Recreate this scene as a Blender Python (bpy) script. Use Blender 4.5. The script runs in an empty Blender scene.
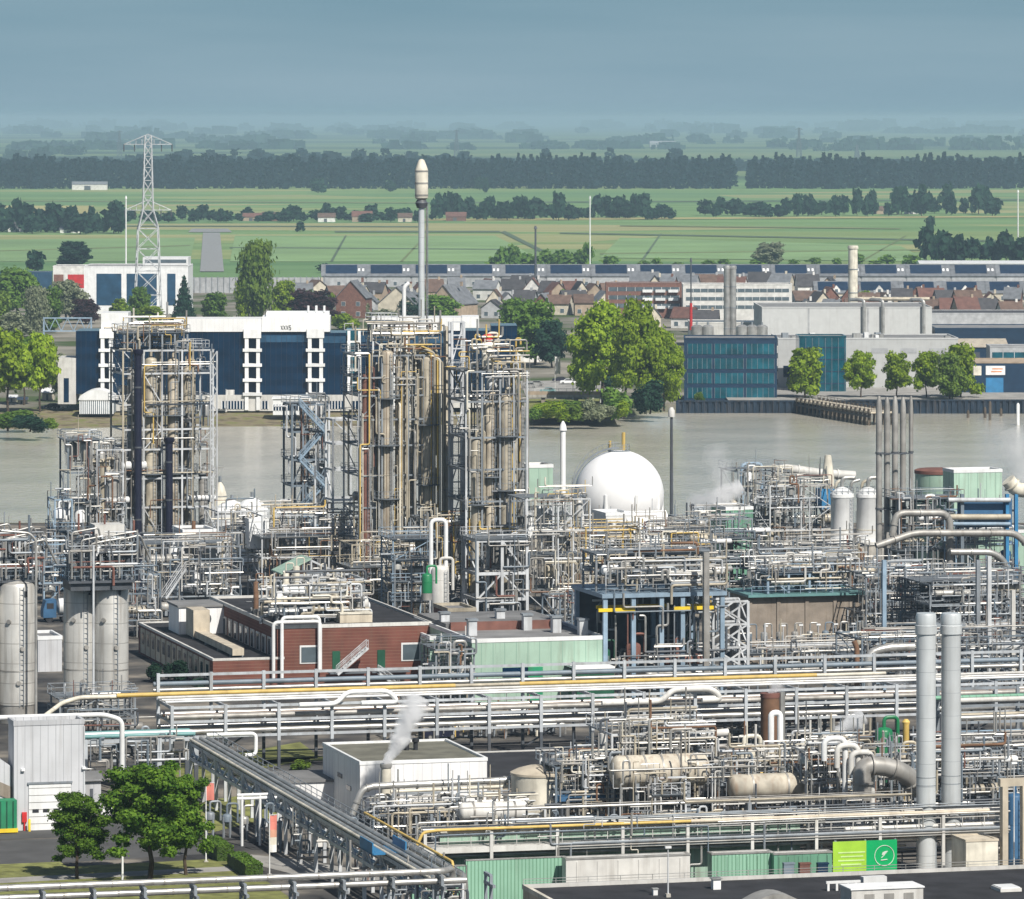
import bpy, math, random
from mathutils import Vector as V, noise as mnoise
random.seed(7)
scene = bpy.context.scene
COL = bpy.data.collections.new("plant_scene"); scene.collection.children.link(COL)
# ---------------------------------------------------------------- viewpoint: 73 m up, long lens
F, H, YH, CX = 5200.0, 73.0, 118.0, 512.0
R = math.radians
YAW = R(15)
U = V((math.cos(YAW), math.sin(YAW), 0)); W = V((-math.sin(YAW), math.cos(YAW), 0)); K = V((0, 0, 1))
U0 = V((1, 0, 0)); W0 = V((0, 1, 0))

def axes(deg):
    a = R(deg)
    return V((math.cos(a), math.sin(a), 0)), V((-math.sin(a), math.cos(a), 0))
def gp(x, y, z=0.0):                      # survey point: sight line (x, y) meets height z
    D = (H - z) * F / (y - YH)
    return V(((x - CX) / F * D, D, z))
def wp(x, y, D):
    return V(((x - CX) / F * D, D, H - (y - YH) * D / F))
def zt(p, y): return H - (y - YH) * p.y / F
def sc(p): return F / p.y
def ux(p, x1, u=U):                       # distance along u until sight column x1
    k = (x1 - CX) / F
    return (k * p.y - p.x) / (u.x - k * u.y)
def pxof(p):
    return CX + p.x / p.y * F

# ---------------------------------------------------------------- mesh builder
class MB:
    def __init__(s): s.v = []; s.f = []
    def add(s, vs, fs):
        n = len(s.v); s.v.extend([tuple(a) for a in vs]); s.f.extend([tuple(i + n for i in f) for f in fs]); return s
    def box(s, p, a, b, h, u=U, w=W):
        p = V(p); q = [p, p + u*a, p + u*a + w*b, p + w*b]
        return s.add(q + [c + K*h for c in q], [(3,2,1,0),(4,5,6,7),(0,1,5,4),(1,2,6,5),(2,3,7,6),(3,0,4,7)])
    def cbox(s, c, a, b, h, u=U, w=W):    # centred on plan, base at c
        return s.box(V(c) - u*(a/2) - w*(b/2), a, b, h, u, w)
    def bar(s, p, q, a, b=None):
        b = b or a; p = V(p); q = V(q); d = (q - p)
        if d.length < 1e-6: return s
        d.normalize(); up = K if abs(d.z) < .95 else U
        r = d.cross(up).normalized(); t = r.cross(d)
        o = [r*(-a/2) + t*(-b/2), r*(a/2) + t*(-b/2), r*(a/2) + t*(b/2), r*(-a/2) + t*(b/2)]
        return s.add([p + i for i in o] + [q + i for i in o], [(3,2,1,0),(4,5,6,7),(0,1,5,4),(1,2,6,5),(2,3,7,6),(3,0,4,7)])
    def lathe(s, p, prof, n=16, axis=K, cap=True):
        p = V(p); axis = V(axis).normalized()
        r = axis.cross(K if abs(axis.z) < .9 else U0).normalized(); t = axis.cross(r)
        vs = []; fs = []
        for (rad, z) in prof:
            for i in range(n):
                a = 2*math.pi*i/n
                vs.append(p + axis*z + r*(rad*math.cos(a)) + t*(rad*math.sin(a)))
        for j in range(len(prof) - 1):
            for i in range(n):
                k = (i + 1) % n
                fs.append((j*n + i, j*n + k, (j+1)*n + k, (j+1)*n + i))
        if cap:
            fs.append(tuple(range(n - 1, -1, -1))); m = (len(prof) - 1)*n; fs.append(tuple(range(m, m + n)))
        return s.add(vs, fs)
    def cyl(s, p, q, r, n=10, r2=None):
        p = V(p); q = V(q)
        return s.lathe(p, [(r, 0), (r2 if r2 is not None else r, (q - p).length)], n, q - p)
    def tube(s, path, r, n=8, bend=2.6):
        P = [V(a) for a in path]; pts = [P[0]]
        for i in range(1, len(P) - 1):
            a = (P[i-1] - P[i]); b = (P[i+1] - P[i]); la = a.length; lb = b.length
            if la < 1e-4 or lb < 1e-4: continue
            a.normalize(); b.normalize(); rb = min(bend*r, la*.49, lb*.49)
            if a.dot(b) < -.97: pts.append(P[i]); continue
            for k in range(5):
                t = k/4; pts.append((P[i] + a*rb)*(1-t)**2 + P[i]*(2*t*(1-t)) + (P[i] + b*rb)*t*t)
        pts.append(P[-1]); vs = []; fs = []; pr = None
        for i, q in enumerate(pts):
            d = (pts[min(i+1, len(pts)-1)] - pts[max(i-1, 0)])
            if d.length < 1e-6: d = K.copy()
            d.normalize()
            if pr is None: e = d.cross(K if abs(d.z) < .9 else U0).normalized()
            else:
                e = pr - d*pr.dot(d); e = e.normalized() if e.length > 1e-5 else d.cross(U0).normalized()
            pr = e; g = d.cross(e)
            for k in range(n):
                a = 2*math.pi*k/n; vs.append(q + e*(r*math.cos(a)) + g*(r*math.sin(a)))
        m = len(pts)
        for j in range(m - 1):
            for k in range(n):
                l = (k+1) % n; fs.append((j*n+k, j*n+l, (j+1)*n+l, (j+1)*n+k))
        fs.append(tuple(range(n-1, -1, -1))); fs.append(tuple(range((m-1)*n, m*n)))
        return s.add(vs, fs)
    def prism(s, pts, h, up=K):           # outline extruded by h
        pts = [V(a) for a in pts]; n = len(pts); up = V(up)*h
        return s.add(pts + [a + up for a in pts], [tuple(range(n-1, -1, -1)), tuple(range(n, 2*n))] + [(i, (i+1) % n, n + (i+1) % n, n + i) for i in range(n)])
    def quad(s, a, b, c, d): return s.add([a, b, c, d], [(0,1,2,3)])
    def rail(s, pts, h=1.1, r=.05, closed=False, sp=2.0):
        P = [V(a) for a in pts]; P = P + [P[0]] if closed else P
        for a, b in zip(P, P[1:]):
            s.bar(a + K*h, b + K*h, r); s.bar(a + K*(h*.5), b + K*(h*.5), r*.8)
            n = max(1, int((b - a).length/sp))
            for i in range(n): q = a.lerp(b, i/n); s.bar(q, q + K*h, r)
        q = P[-1]; s.bar(q, q + K*h, r)
        return s
    def ladder(s, p, q, d=U, wd=.5, r=.05):
        p = V(p); q = V(q)
        for k in (-1, 1): s.bar(p + d*(k*wd/2), q + d*(k*wd/2), r*1.4)
        n = max(2, int((q - p).length/.6))
        for i in range(n): c = p.lerp(q, (i + .5)/n); s.bar(c - d*(wd/2), c + d*(wd/2), r)
        return s
    def stairs(s, p, q, wd, w=W):         # inclined flight: two stringers and treads
        p = V(p); q = V(q)
        for k in (0, 1): s.bar(p + w*(k*wd), q + w*(k*wd), .08, .28)
        n = max(3, int(abs(q.z - p.z)/.3))
        for i in range(n): c = p.lerp(q, (i + .5)/n); s.bar(c, c + w*wd, .25, .05)
        for k in (0, 1):
            s.bar(p + w*(k*wd) + K, q + w*(k*wd) + K, .06)
        return s

# ---------------------------------------------------------------- materials
MATS = {}
def nmat(name):
    m = bpy.data.materials.new(name); m.use_nodes = True; nt = m.node_tree
    return m, nt, nt.nodes, nt.links, nt.nodes["Principled BSDF"]
def mat(name, col, rough=.6, metal=0.0, var=.22, scale=.6, streak=0.0, dirt=(.12,.09,.06), spec=.4, obj=.14, bump=0.0, fine=0.0):
    """paint or cladding: base colour broken by weathering noise, rain streaks of dirt and a small object to object change"""
    m, nt, N, L, B = nmat(name)
    B.inputs["Roughness"].default_value = rough; B.inputs["Metallic"].default_value = metal; B.inputs["Specular IOR Level"].default_value = spec
    g = N.new("ShaderNodeNewGeometry"); nz = N.new("ShaderNodeTexNoise"); nz.inputs["Scale"].default_value = scale; nz.inputs["Detail"].default_value = 6
    L.new(g.outputs["Position"], nz.inputs["Vector"])
    mr = N.new("ShaderNodeMapRange"); L.new(nz.outputs[0], mr.inputs[0])
    mr.inputs[1].default_value = .3; mr.inputs[2].default_value = .7; mr.inputs[3].default_value = 1 - var; mr.inputs[4].default_value = 1 + var*.6
    oi = N.new("ShaderNodeObjectInfo"); mo = N.new("ShaderNodeMapRange"); L.new(oi.outputs["Random"], mo.inputs[0])
    mo.inputs[3].default_value = 1 - obj; mo.inputs[4].default_value = 1 + obj*.6
    mu = N.new("ShaderNodeMath"); mu.operation = 'MULTIPLY'; L.new(mr.outputs[0], mu.inputs[0]); L.new(mo.outputs[0], mu.inputs[1])
    vm = N.new("ShaderNodeVectorMath"); vm.operation = 'SCALE'; vm.inputs[0].default_value = col; L.new(mu.outputs[0], vm.inputs["Scale"])
    out = vm.outputs[0]
    if streak > 0:
        mp = N.new("ShaderNodeMapping"); mp.inputs["Scale"].default_value = (1.6, 1.6, .12); L.new(g.outputs["Position"], mp.inputs["Vector"])
        n2 = N.new("ShaderNodeTexNoise"); n2.inputs["Scale"].default_value = 1.0; n2.inputs["Detail"].default_value = 5; L.new(mp.outputs[0], n2.inputs["Vector"])
        m2 = N.new("ShaderNodeMapRange"); m2.inputs[1].default_value = .5; m2.inputs[2].default_value = .75; m2.inputs[4].default_value = streak; L.new(n2.outputs[0], m2.inputs[0])
        mx = N.new("ShaderNodeMix"); mx.data_type = 'RGBA'; L.new(m2.outputs[0], mx.inputs[0]); L.new(out, mx.inputs[6]); mx.inputs[7].default_value = (*dirt, 1); out = mx.outputs[2]
    L.new(out, B.inputs["Base Color"])
    if bump > 0:
        n3 = N.new("ShaderNodeTexNoise"); n3.inputs["Scale"].default_value = scale*6; n3.inputs["Detail"].default_value = 4; L.new(g.outputs["Position"], n3.inputs["Vector"])
        bp = N.new("ShaderNodeBump"); bp.inputs["Strength"].default_value = bump; bp.inputs["Distance"].default_value = .1; L.new(n3.outputs[0], bp.inputs["Height"]); L.new(bp.outputs[0], B.inputs["Normal"])
    MATS[name] = m; return m
def seam_mat(name, col, line, pitch, axis=2, width=.06, rough=.55, metal=0.0, var=.14, streak=.25, spec=.4):
    """sheet cladding: seams every pitch metres (axis 2 = level seams, 0 = upright seams along the plant's grid)"""
    m = mat(name, col, rough, metal, var, .35, streak, spec=spec); nt = m.node_tree; N, L = nt.nodes, nt.links; B = N["Principled BSDF"]
    src = B.inputs["Base Color"].links[0].from_socket
    g = N.new("ShaderNodeNewGeometry")
    if axis == 2:
        sp = N.new("ShaderNodeSeparateXYZ"); L.new(g.outputs["Position"], sp.inputs[0]); val = sp.outputs[2]
    else:
        dt = N.new("ShaderNodeVectorMath"); dt.operation = 'DOT_PRODUCT'; dt.inputs[1].default_value = tuple(U + W*.37); L.new(g.outputs["Position"], dt.inputs[0]); val = dt.outputs["Value"]
    pp = N.new("ShaderNodeMath"); pp.operation = 'MODULO'; ab = N.new("ShaderNodeMath"); ab.operation = 'ABSOLUTE'; L.new(val, ab.inputs[0]); L.new(ab.outputs[0], pp.inputs[0]); pp.inputs[1].default_value = pitch
    lt = N.new("ShaderNodeMath"); lt.operation = 'LESS_THAN'; L.new(pp.outputs[0], lt.inputs[0]); lt.inputs[1].default_value = width
    mx = N.new("ShaderNodeMix"); mx.data_type = 'RGBA'; L.new(lt.outputs[0], mx.inputs[0]); L.new(src, mx.inputs[6]); mx.inputs[7].default_value = (*line, 1)
    L.new(mx.outputs[2], B.inputs["Base Color"]); return m
def leaf_mat(name, c1, c2):
    m, nt, N, L, B = nmat(name); B.inputs["Roughness"].default_value = .75; B.inputs["Specular IOR Level"].default_value = .2
    g = N.new("ShaderNodeNewGeometry"); nz = N.new("ShaderNodeTexNoise"); nz.inputs["Scale"].default_value = .55; nz.inputs["Detail"].default_value = 3; L.new(g.outputs["Position"], nz.inputs["Vector"])
    wn = N.new("ShaderNodeMath"); wn.operation = 'MULTIPLY_ADD'; L.new(g.outputs["Random Per Island"], wn.inputs[0]); wn.inputs[1].default_value = .45; L.new(nz.outputs[0], wn.inputs[2])
    mr = N.new("ShaderNodeMapRange"); mr.inputs[1].default_value = .35; mr.inputs[2].default_value = 1.05; L.new(wn.outputs[0], mr.inputs[0])
    oi = N.new("ShaderNodeObjectInfo"); hs = N.new("ShaderNodeHueSaturation")
    mx = N.new("ShaderNodeMix"); mx.data_type = 'RGBA'; L.new(mr.outputs[0], mx.inputs[0]); mx.inputs[6].default_value = (*c1, 1); mx.inputs[7].default_value = (*c2, 1)
    mo = N.new("ShaderNodeMapRange"); mo.inputs[3].default_value = .8; mo.inputs[4].default_value = 1.2; L.new(oi.outputs["Random"], mo.inputs[0]); L.new(mo.outputs[0], hs.inputs["Value"]); L.new(mx.outputs[2], hs.inputs["Color"])
    L.new(hs.outputs[0], B.inputs["Base Color"])
    tr = N.new("ShaderNodeBsdfTranslucent"); L.new(hs.outputs[0], tr.inputs["Color"]); ms = N.new("ShaderNodeMixShader"); ms.inputs[0].default_value = .42
    L.new(B.outputs[0], ms.inputs[1]); L.new(tr.outputs[0], ms.inputs[2]); L.new(ms.outputs[0], N["Material Output"].inputs["Surface"])
    MATS[name] = m; return m

mat("rack_steel", (.46,.49,.52), .5, streak=.45)
mat("white_steel", (.54,.56,.58), .5, streak=.45)
mat("grey_steel", (.27,.30,.33), .5, .2, streak=.4)
mat("blue_steel", (.27,.37,.47), .5, streak=.25)
mat("dark_steel", (.085,.095,.11), .5, streak=.2)
mat("blue_grey", (.16,.20,.24), .5, streak=.2)
mat("deck_grey", (.14,.16,.18), .7, var=.3)
mat("alu", (.47,.465,.445), .38, .5, streak=.4, var=.3)
mat("alu_dull", (.33,.32,.30), .5, .25, streak=.4, var=.3)
mat("tan_clad", (.43,.385,.30), .55, .1, streak=.4, var=.3)
mat("cream", (.68,.64,.54), .55, streak=.35, var=.25)
mat("rust", (.20,.11,.065), .85, var=.4, streak=.4)
mat("redbrown", (.20,.09,.07), .8, var=.3, streak=.2)
mat("yellow", (.60,.42,.12), .55, streak=.3)
mat("crane_yellow", (.78,.55,.03), .5, streak=.15)
mat("navy", (.012,.014,.032), .45, streak=.05, var=.2)
mat("black", (.025,.026,.03), .6)
mat("white", (.78,.79,.79), .5, streak=.15, var=.1)
mat("offwhite", (.62,.61,.58), .6, streak=.3, var=.15)
mat("red", (.55,.03,.03), .5)
mat("orange", (.7,.22,.04), .6)
mat("blue", (.05,.14,.27), .5)
mat("bright_blue", (.04,.20,.40), .5)
mat("teal", (.13,.27,.27), .5)
mat("green_gate", (.02,.25,.12), .55, streak=.2)
mat("green_dark", (.015,.09,.05), .5)
mat("green_tank", (.02,.20,.08), .4)
mat("concrete", (.42,.40,.36), .9, var=.25, streak=.45, bump=.2)
mat("brown_concrete", (.27,.23,.19), .9, var=.25, streak=.5, bump=.2)
mat("roof_black", (.028,.028,.032), .9, var=.5, scale=.4, bump=.3)
mat("roof_olive", (.17,.165,.13), .95, var=.3, scale=.5, bump=.3)
mat("roof_grey", (.20,.20,.20), .9, var=.3, scale=.3)
mat("roof_bluegrey", (.07,.10,.13), .9, var=.3, scale=.4)
mat("asphalt", (.085,.085,.085), .95, var=.3, scale=.2)
mat("paving", (.30,.29,.27), .95, var=.3, scale=.3)
mat("glass_dark", (.002,.020,.052), .12, spec=.22, var=.35, scale=.25)
mat("glass_teal", (.006,.085,.12), .12, spec=.5, var=.5, scale=.35)
mat("glass_blue", (.025,.075,.14), .15, spec=.5, var=.4, scale=.3)
mat("pane", (.10,.13,.15), .2, spec=.5)
mat("beige", (.58,.51,.40), .6, streak=.3)
mat("bark", (.07,.05,.035), .95, var=.4, scale=2)
mat("pink_flag", (.75,.25,.20), .8)
mat("grass_near", (.19,.20,.06), .95, var=.45, scale=.7, bump=.4)
mat("hedge", (.05,.085,.02), .9, var=.5, scale=2.5, bump=.8)
mat("solar", (.012,.028,.06), .25, spec=.5)
mat("tile_dark", (.06,.058,.062), .8, var=.3)
mat("tile_brown", (.13,.085,.065), .85, var=.3)
mat("tile_red", (.14,.07,.055), .85, var=.3)
mat("tile_grey", (.16,.17,.185), .8, var=.3)
mat("wall_white", (.72,.71,.68), .8)
mat("wall_cream", (.55,.50,.40), .85)
mat("wall_brick", (.20,.10,.075), .9, var=.3, scale=1.5)
mat("wall_tan", (.38,.30,.22), .9)
mat("wall_grey", (.40,.41,.42), .85)
mat("hall_grey", (.50,.51,.505), .8, streak=.10, var=.07)
mat("navy_wall", (.006,.03,.07), .5)
mat("pile_wall", (.006,.02,.04), .7, var=.5, scale=.4, streak=.4)
mat("timber", (.10,.08,.06), .9, var=.4)
seam_mat("silo_metal", (.55,.54,.51), (.30,.29,.27), 2.4, 2, .10, .42, .25, .18, .5)
seam_mat("stack_metal", (.68,.71,.72), (.42,.45,.47), 2.2, 2, .05, .35, .3, .1, .2)
seam_mat("clad_white", (.80,.80,.80), (.62,.62,.64), 1.0, 0, .07, .5, 0, .08, .2)
seam_mat("clad_grey", (.50,.51,.53), (.36,.37,.39), .8, 0, .07, .5, 0, .1, .3)
seam_mat("green_clad", (.36,.51,.41), (.22,.34,.27), 1.5, 0, .10, .6, 0, .12, .4)
seam_mat("green_fence", (.25,.45,.33), (.13,.27,.18), .35, 0, .10, .5, 0, .12, .2)
seam_mat("green_shed", (.14,.32,.22), (.09,.2,.14), .8, 0, .10, .5, 0, .15, .3)
seam_mat("brick", (.17,.062,.045), (.22,.12,.09), .42, 2, .05, .9, 0, .3, .3)
seam_mat("vessel_tan", (.45,.395,.31), (.22,.17,.12), 1.7, 0, .12, .55, .1, .45, .8)
mat("sphere_white", (.82,.82,.82), .4, var=.04, obj=0)
mat("cream_stained", (.52,.475,.39), .65, streak=.6, var=.35, dirt=(.20,.11,.06))
leaf_mat("leaf_bright", (.11,.205,.008), (.36,.48,.035))
leaf_mat("leaf_mid", (.06,.145,.02), (.19,.31,.05))
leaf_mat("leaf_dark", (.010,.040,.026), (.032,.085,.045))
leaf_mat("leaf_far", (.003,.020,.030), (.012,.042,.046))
leaf_mat("leaf_near", (.025,.09,.010), (.17,.29,.03))
leaf_mat("leaf_pale", (.16,.20,.11), (.36,.39,.25))
leaf_mat("leaf_purple", (.03,.016,.02), (.07,.035,.038))
leaf_mat("leaf_olive", (.08,.16,.02), (.23,.33,.05))

# ---------------------------------------------------------------- objects
THINGS = []; ROOTLOC = {}
def mesh_of(name, mb, mts, off=V((0,0,0)), smooth=True):
    me = bpy.data.meshes.new(name)
    if isinstance(mts, (str,)): mts = [mts]
    me.from_pydata([(a[0]-off.x, a[1]-off.y, a[2]-off.z) for a in mb.v], [], mb.f)
    for m in mts: me.materials.append(MATS[m])
    if smooth and len(mb.f):
        me.polygons.foreach_set("use_smooth", [True]*len(me.polygons)); me.set_sharp_from_angle(angle=R(38))
    return me
def tag(o, label=None, cat=None, group=None, kind=None):
    if label: o["label"] = label
    if cat: o["category"] = cat; THINGS.append(o)
    if group: o["group"] = group
    if kind: o["kind"] = kind
    return o
def thing(name, cat, label, loc, group=None, kind=None):
    o = bpy.data.objects.new(name, None); COL.objects.link(o); o.location = loc; o.empty_display_size = .5
    ROOTLOC[o.name] = V(loc); return tag(o, label, cat, group, kind)
def part(parent, name, mb, mts, label=None, smooth=True):
    if not mb.v: return None
    loc = ROOTLOC[parent.name]
    o = bpy.data.objects.new(name, mesh_of(name, mb, mts, loc, smooth)); COL.objects.link(o); o.parent = parent; ROOTLOC[o.name] = loc
    if label: o["label"] = label
    return o
def solo(name, cat, label, mb, mts, loc=None, group=None, kind=None, smooth=True):
    if loc is None:
        n = len(mb.v); loc = V((sum(a[0] for a in mb.v)/n, sum(a[1] for a in mb.v)/n, min(a[2] for a in mb.v)))
    loc = V(loc)
    o = bpy.data.objects.new(name, mesh_of(name, mb, mts, loc, smooth)); COL.objects.link(o); o.location = loc; ROOTLOC[o.name] = loc
    return tag(o, label, cat, group, kind)
def setting(name, mb, mts, kind="structure", smooth=False, label=None):
    o = bpy.data.objects.new(name, mesh_of(name, mb, mts, V((0,0,0)), smooth)); COL.objects.link(o); o["kind"] = kind
    if label: o["label"] = label
    return o
def dup(root, loc, label=None, group=None, rz=None, scale=None):
    r = root.copy(); COL.objects.link(r); r.location = loc
    if rz is not None: r.rotation_euler.z = rz
    if scale: r.scale = scale
    if label: r["label"] = label
    if group: r["group"] = group
    THINGS.append(r); ROOTLOC[r.name] = V(loc)
    for ch in list(root.children):
        c = ch.copy(); COL.objects.link(c); c.parent = r
        for g in list(ch.children):
            d = g.copy(); COL.objects.link(d); d.parent = c
    return r
ORD = "first second third fourth fifth sixth seventh eighth ninth tenth eleventh twelfth thirteenth fourteenth fifteenth sixteenth seventeenth eighteenth nineteenth twentieth".split()
CARD = "zero one two three four five six seven eight nine ten eleven twelve thirteen fourteen fifteen sixteen seventeen eighteen nineteen twenty".split()
def settle_labels():
    by = {}
    for o in THINGS: by.setdefault(o.get("label", ""), []).append(o)
    for lab, v in by.items():
        if len(v) < 2: continue
        if len(v) <= 20:
            v.sort(key=lambda o: pxof(o.location)); n = len(v)
            for i, o in enumerate(v):
                if n == 2: s = ", the left one of two" if i == 0 else ", the right one of two"
                elif i == 0: s = ", leftmost of %s" % CARD[n]
                elif i == n-1: s = ", rightmost of %s" % CARD[n]
                else: s = ", %s from left of %s" % (ORD[i], CARD[n])
                o["label"] = lab + s
                if not o.get("group"): o["group"] = lab
        else:
            for o in v: o["group"] = o.get("group") or lab
HAZE_COL = (.46, .64, .81, 1); HAZE_D = 7.5e-5; SKY_STR = .055; SUN_E = 5.0; EXPOSURE = 0.22
CLOUD_A = (.165, .28, .35, 1); CLOUD_B = (.235, .345, .41, 1)
# ================================================================ ground, river, fields
def ground_mat():
    m, nt, N, L, B = nmat("ground"); B.inputs["Roughness"].default_value = .95; B.inputs["Specular IOR Level"].default_value = .1
    g = N.new("ShaderNodeNewGeometry"); sp = N.new("ShaderNodeSeparateXYZ"); L.new(g.outputs["Position"], sp.inputs[0])
    def noise(scale, det=6, vec=None):
        n = N.new("ShaderNodeTexNoise"); n.inputs["Scale"].default_value = scale; n.inputs["Detail"].default_value = det; L.new(vec or g.outputs["Position"], n.inputs["Vector"]); return n.outputs[0]
    def ramp(src, stops):
        r = N.new("ShaderNodeValToRGB"); L.new(src, r.inputs[0]); e = r.color_ramp.elements
        while len(e) < len(stops): e.new(.5)
        for k, (p, c) in zip(e, stops): k.position = p; k.color = (*c, 1)
        return r.outputs[0]
    def step(src, a, b):
        r = N.new("ShaderNodeMapRange"); r.inputs[1].default_value = a; r.inputs[2].default_value = b; L.new(src, r.inputs[0]); return r.outputs[0]
    def mix(f, a, b):
        x = N.new("ShaderNodeMix"); x.data_type = 'RGBA'; L.new(f, x.inputs[0]); L.new(a, x.inputs[6]); L.new(b, x.inputs[7]); return x.outputs[2]
    plant = ramp(noise(.12), [(.38, (.045,.045,.047)), (.52, (.10,.095,.088)), (.66, (.24,.215,.18))])
    bank = ramp(noise(.25), [(.35, (.10,.085,.05)), (.5, (.22,.185,.125)), (.65, (.16,.17,.06))])
    town = ramp(noise(.03), [(.38, (.06,.09,.03)), (.5, (.17,.16,.13)), (.62, (.28,.26,.22))])
    mp = N.new("ShaderNodeMapping"); mp.inputs["Scale"].default_value = (1/420, 1/190, 0); mp.inputs["Rotation"].default_value = (0, 0, .12); L.new(g.outputs["Position"], mp.inputs["Vector"])
    vo = N.new("ShaderNodeTexVoronoi"); vo.inputs["Scale"].default_value = 1; vo.inputs["Randomness"].default_value = .75; L.new(mp.outputs[0], vo.inputs["Vector"])
    sc_ = N.new("ShaderNodeSeparateColor"); L.new(vo.outputs["Color"], sc_.inputs[0])
    field = ramp(sc_.outputs[0], [(0, (.12,.215,.095)), (.3, (.175,.27,.11)), (.55, (.14,.24,.10)), (.8, (.22,.28,.115)), (1, (.30,.295,.15))])
    m3 = N.new("ShaderNodeMapping"); m3.inputs["Scale"].default_value = (1/700, 1/60, 0); L.new(g.outputs["Position"], m3.inputs["Vector"])
    fn = noise(1.0, 4, m3.outputs[0]); sh = N.new("ShaderNodeMix"); sh.data_type = 'RGBA'; sh.blend_type = 'MULTIPLY'; sh.inputs[0].default_value = 1
    L.new(field, sh.inputs[6]); L.new(ramp(fn, [(.3, (.72,.78,.7)), (.6, (1.08,1.05,1))]), sh.inputs[7])
    m4 = N.new("ShaderNodeMapping"); m4.inputs["Scale"].default_value = (1/2600, 1/1100, 0); L.new(g.outputs["Position"], m4.inputs["Vector"])
    far = ramp(noise(1.0, 5, m4.outputs[0]), [(.42, (.03,.05,.03)), (.5, (.12,.18,.06)), (.62, (.17,.21,.08))])
    y = sp.outputs[1]
    c = mix(step(y, 935, 948), plant, bank)
    c = mix(step(y, 1300, 1312), c, town)
    c = mix(step(y, 2290, 2300), c, sh.outputs[2])
    c = mix(step(y, 5900, 6500), c, far)
    L.new(c, B.inputs["Base Color"]); MATS["ground"] = m
ground_mat()
def water_mat():
    m, nt, N, L, B = nmat("water"); B.inputs["Roughness"].default_value = .16; B.inputs["Specular IOR Level"].default_value = .5
    g = N.new("ShaderNodeNewGeometry"); mp = N.new("ShaderNodeMapping"); mp.inputs["Scale"].default_value = (1/35, 1/26, 0); L.new(g.outputs["Position"], mp.inputs["Vector"])
    n = N.new("ShaderNodeTexNoise"); n.inputs["Scale"].default_value = 1; n.inputs["Detail"].default_value = 8; L.new(mp.outputs[0], n.inputs["Vector"])
    r = N.new("ShaderNodeValToRGB"); r.color_ramp.elements[0].position = .3; r.color_ramp.elements[0].color = (.37,.355,.295,1); r.color_ramp.elements[1].position = .7; r.color_ramp.elements[1].color = (.51,.48,.405,1)
    L.new(n.outputs[0], r.inputs[0]); L.new(r.outputs[0], B.inputs["Base Color"])
    w = N.new("ShaderNodeTexNoise"); w.inputs["Scale"].default_value = .55; w.inputs["Detail"].default_value = 6; L.new(g.outputs["Position"], w.inputs["Vector"])
    b = N.new("ShaderNodeBump"); b.inputs["Strength"].default_value = .65; b.inputs["Distance"].default_value = .4; L.new(w.outputs[0], b.inputs["Height"]); L.new(b.outputs[0], B.inputs["Normal"])
    MATS["water"] = m
water_mat()

SHORE = [(-60,1245,1295),(0,1252,1298),(60,1256,1300),(140,1262,1305),(230,1264,1305),(350,1266,1305),(470,1272,1305),(520,1280,1300),(560,1283,1300),(600,1290,1305),(625,1305,1315),(650,1320,1327),(675,1327,1328),(1100,1327,1328)]
def ground():
    mb = MB(); cols = [(-45000, 1245, 1295), (-2500, 1245, 1295), (-600, 1245, 1295)] + [((x - CX)/F*1290, a, b) for x, a, b in SHORE] + [(600, 1327, 1328), (2500, 1327, 1328), (45000, 1327, 1328)]
    n = len(cols); rows = []
    for yy, z in ((150, 0), (935, 0), (943, -.4), (956, -4), (1100, -4.5), (1225, -4)): rows.append([(c[0], yy, z) for c in cols])
    rows.append([(c[0], c[1] - 6, -3.4) for c in cols]); rows.append([(c[0], c[1], -2.0) for c in cols])
    rows.append([(c[0], c[2], 0) for c in cols])
    for yy in (1340, 1500, 2295, 3000, 6000, 12000, 25000, 60000): rows.append([(c[0], yy, 0) for c in cols])
    vs = [p for r in rows for p in r]; fs = []
    for j in range(len(rows) - 1):
        for i in range(n - 1): fs.append((j*n + i, j*n + i + 1, (j+1)*n + i + 1, (j+1)*n + i))
    setting("ground", mb.add(vs, fs), "ground")
    w = MB(); w.quad((-3000, 948, -2), (3000, 948, -2), (3000, 1330, -2), (-3000, 1330, -2)); setting("river_water", w, "water")
ground()
def strip(name, pts, m, z=.15):
    mb = MB(); q = [gp(x, y) + K*z for x, y in pts]; mb.add(q, [tuple(range(len(q)))]); return setting(name, mb, m)
mat("canal", (.30,.30,.29), .6, var=.15)
mat("ditch", (.09,.13,.07), .8)
mat("wheat", (.36,.33,.13), .95, scale=.02)
mat("field_green", (.18,.285,.115), .95, scale=.012)
mat("dike", (.15,.19,.07), .95, scale=.02)
strip("canal_water", [(200,272),(224,272),(220,233),(203,233)], "canal", .3)
strip("canal_basin", [(188,232.5),(232,232.5),(228,229),(192,229)], "canal", .3)
strip("field_ditch", [(335,232.6),(500,232.6),(500,231.2),(335,231.2)], "ditch", .3)
strip("field_ditch", [(500,232.4),(560,262),(566,262),(505,231.2)], "ditch", .3)
strip("field_ditch", [(560,234),(1040,243),(1040,241.6),(560,232.8)], "ditch", .3)
for i_, (xa, xb, ya, yb_) in enumerate(((-20,190,252,246),(230,520,248,250),(600,1040,254,249),(620,900,226,229),(-20,420,226,227),(420,1040,203,200),(-20,420,201,203),(640,660,262,234),(860,905,262,236),(400,425,262,236),(330,345,262,236))):
    t_w = .5 if abs(xa - xb) > 60 else 0
    strip("field_ditch", [(xa, ya + t_w), (xb, yb_ + t_w), (xb + (0 if t_w else 2), yb_ - t_w), (xa + (0 if t_w else 3), ya - t_w)], random.choice(["ditch", "dike", "dike"]), .32)
strip("wheat_field", [(-20,214),(85,214),(95,206),(-20,206)], "wheat", .3)
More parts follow.
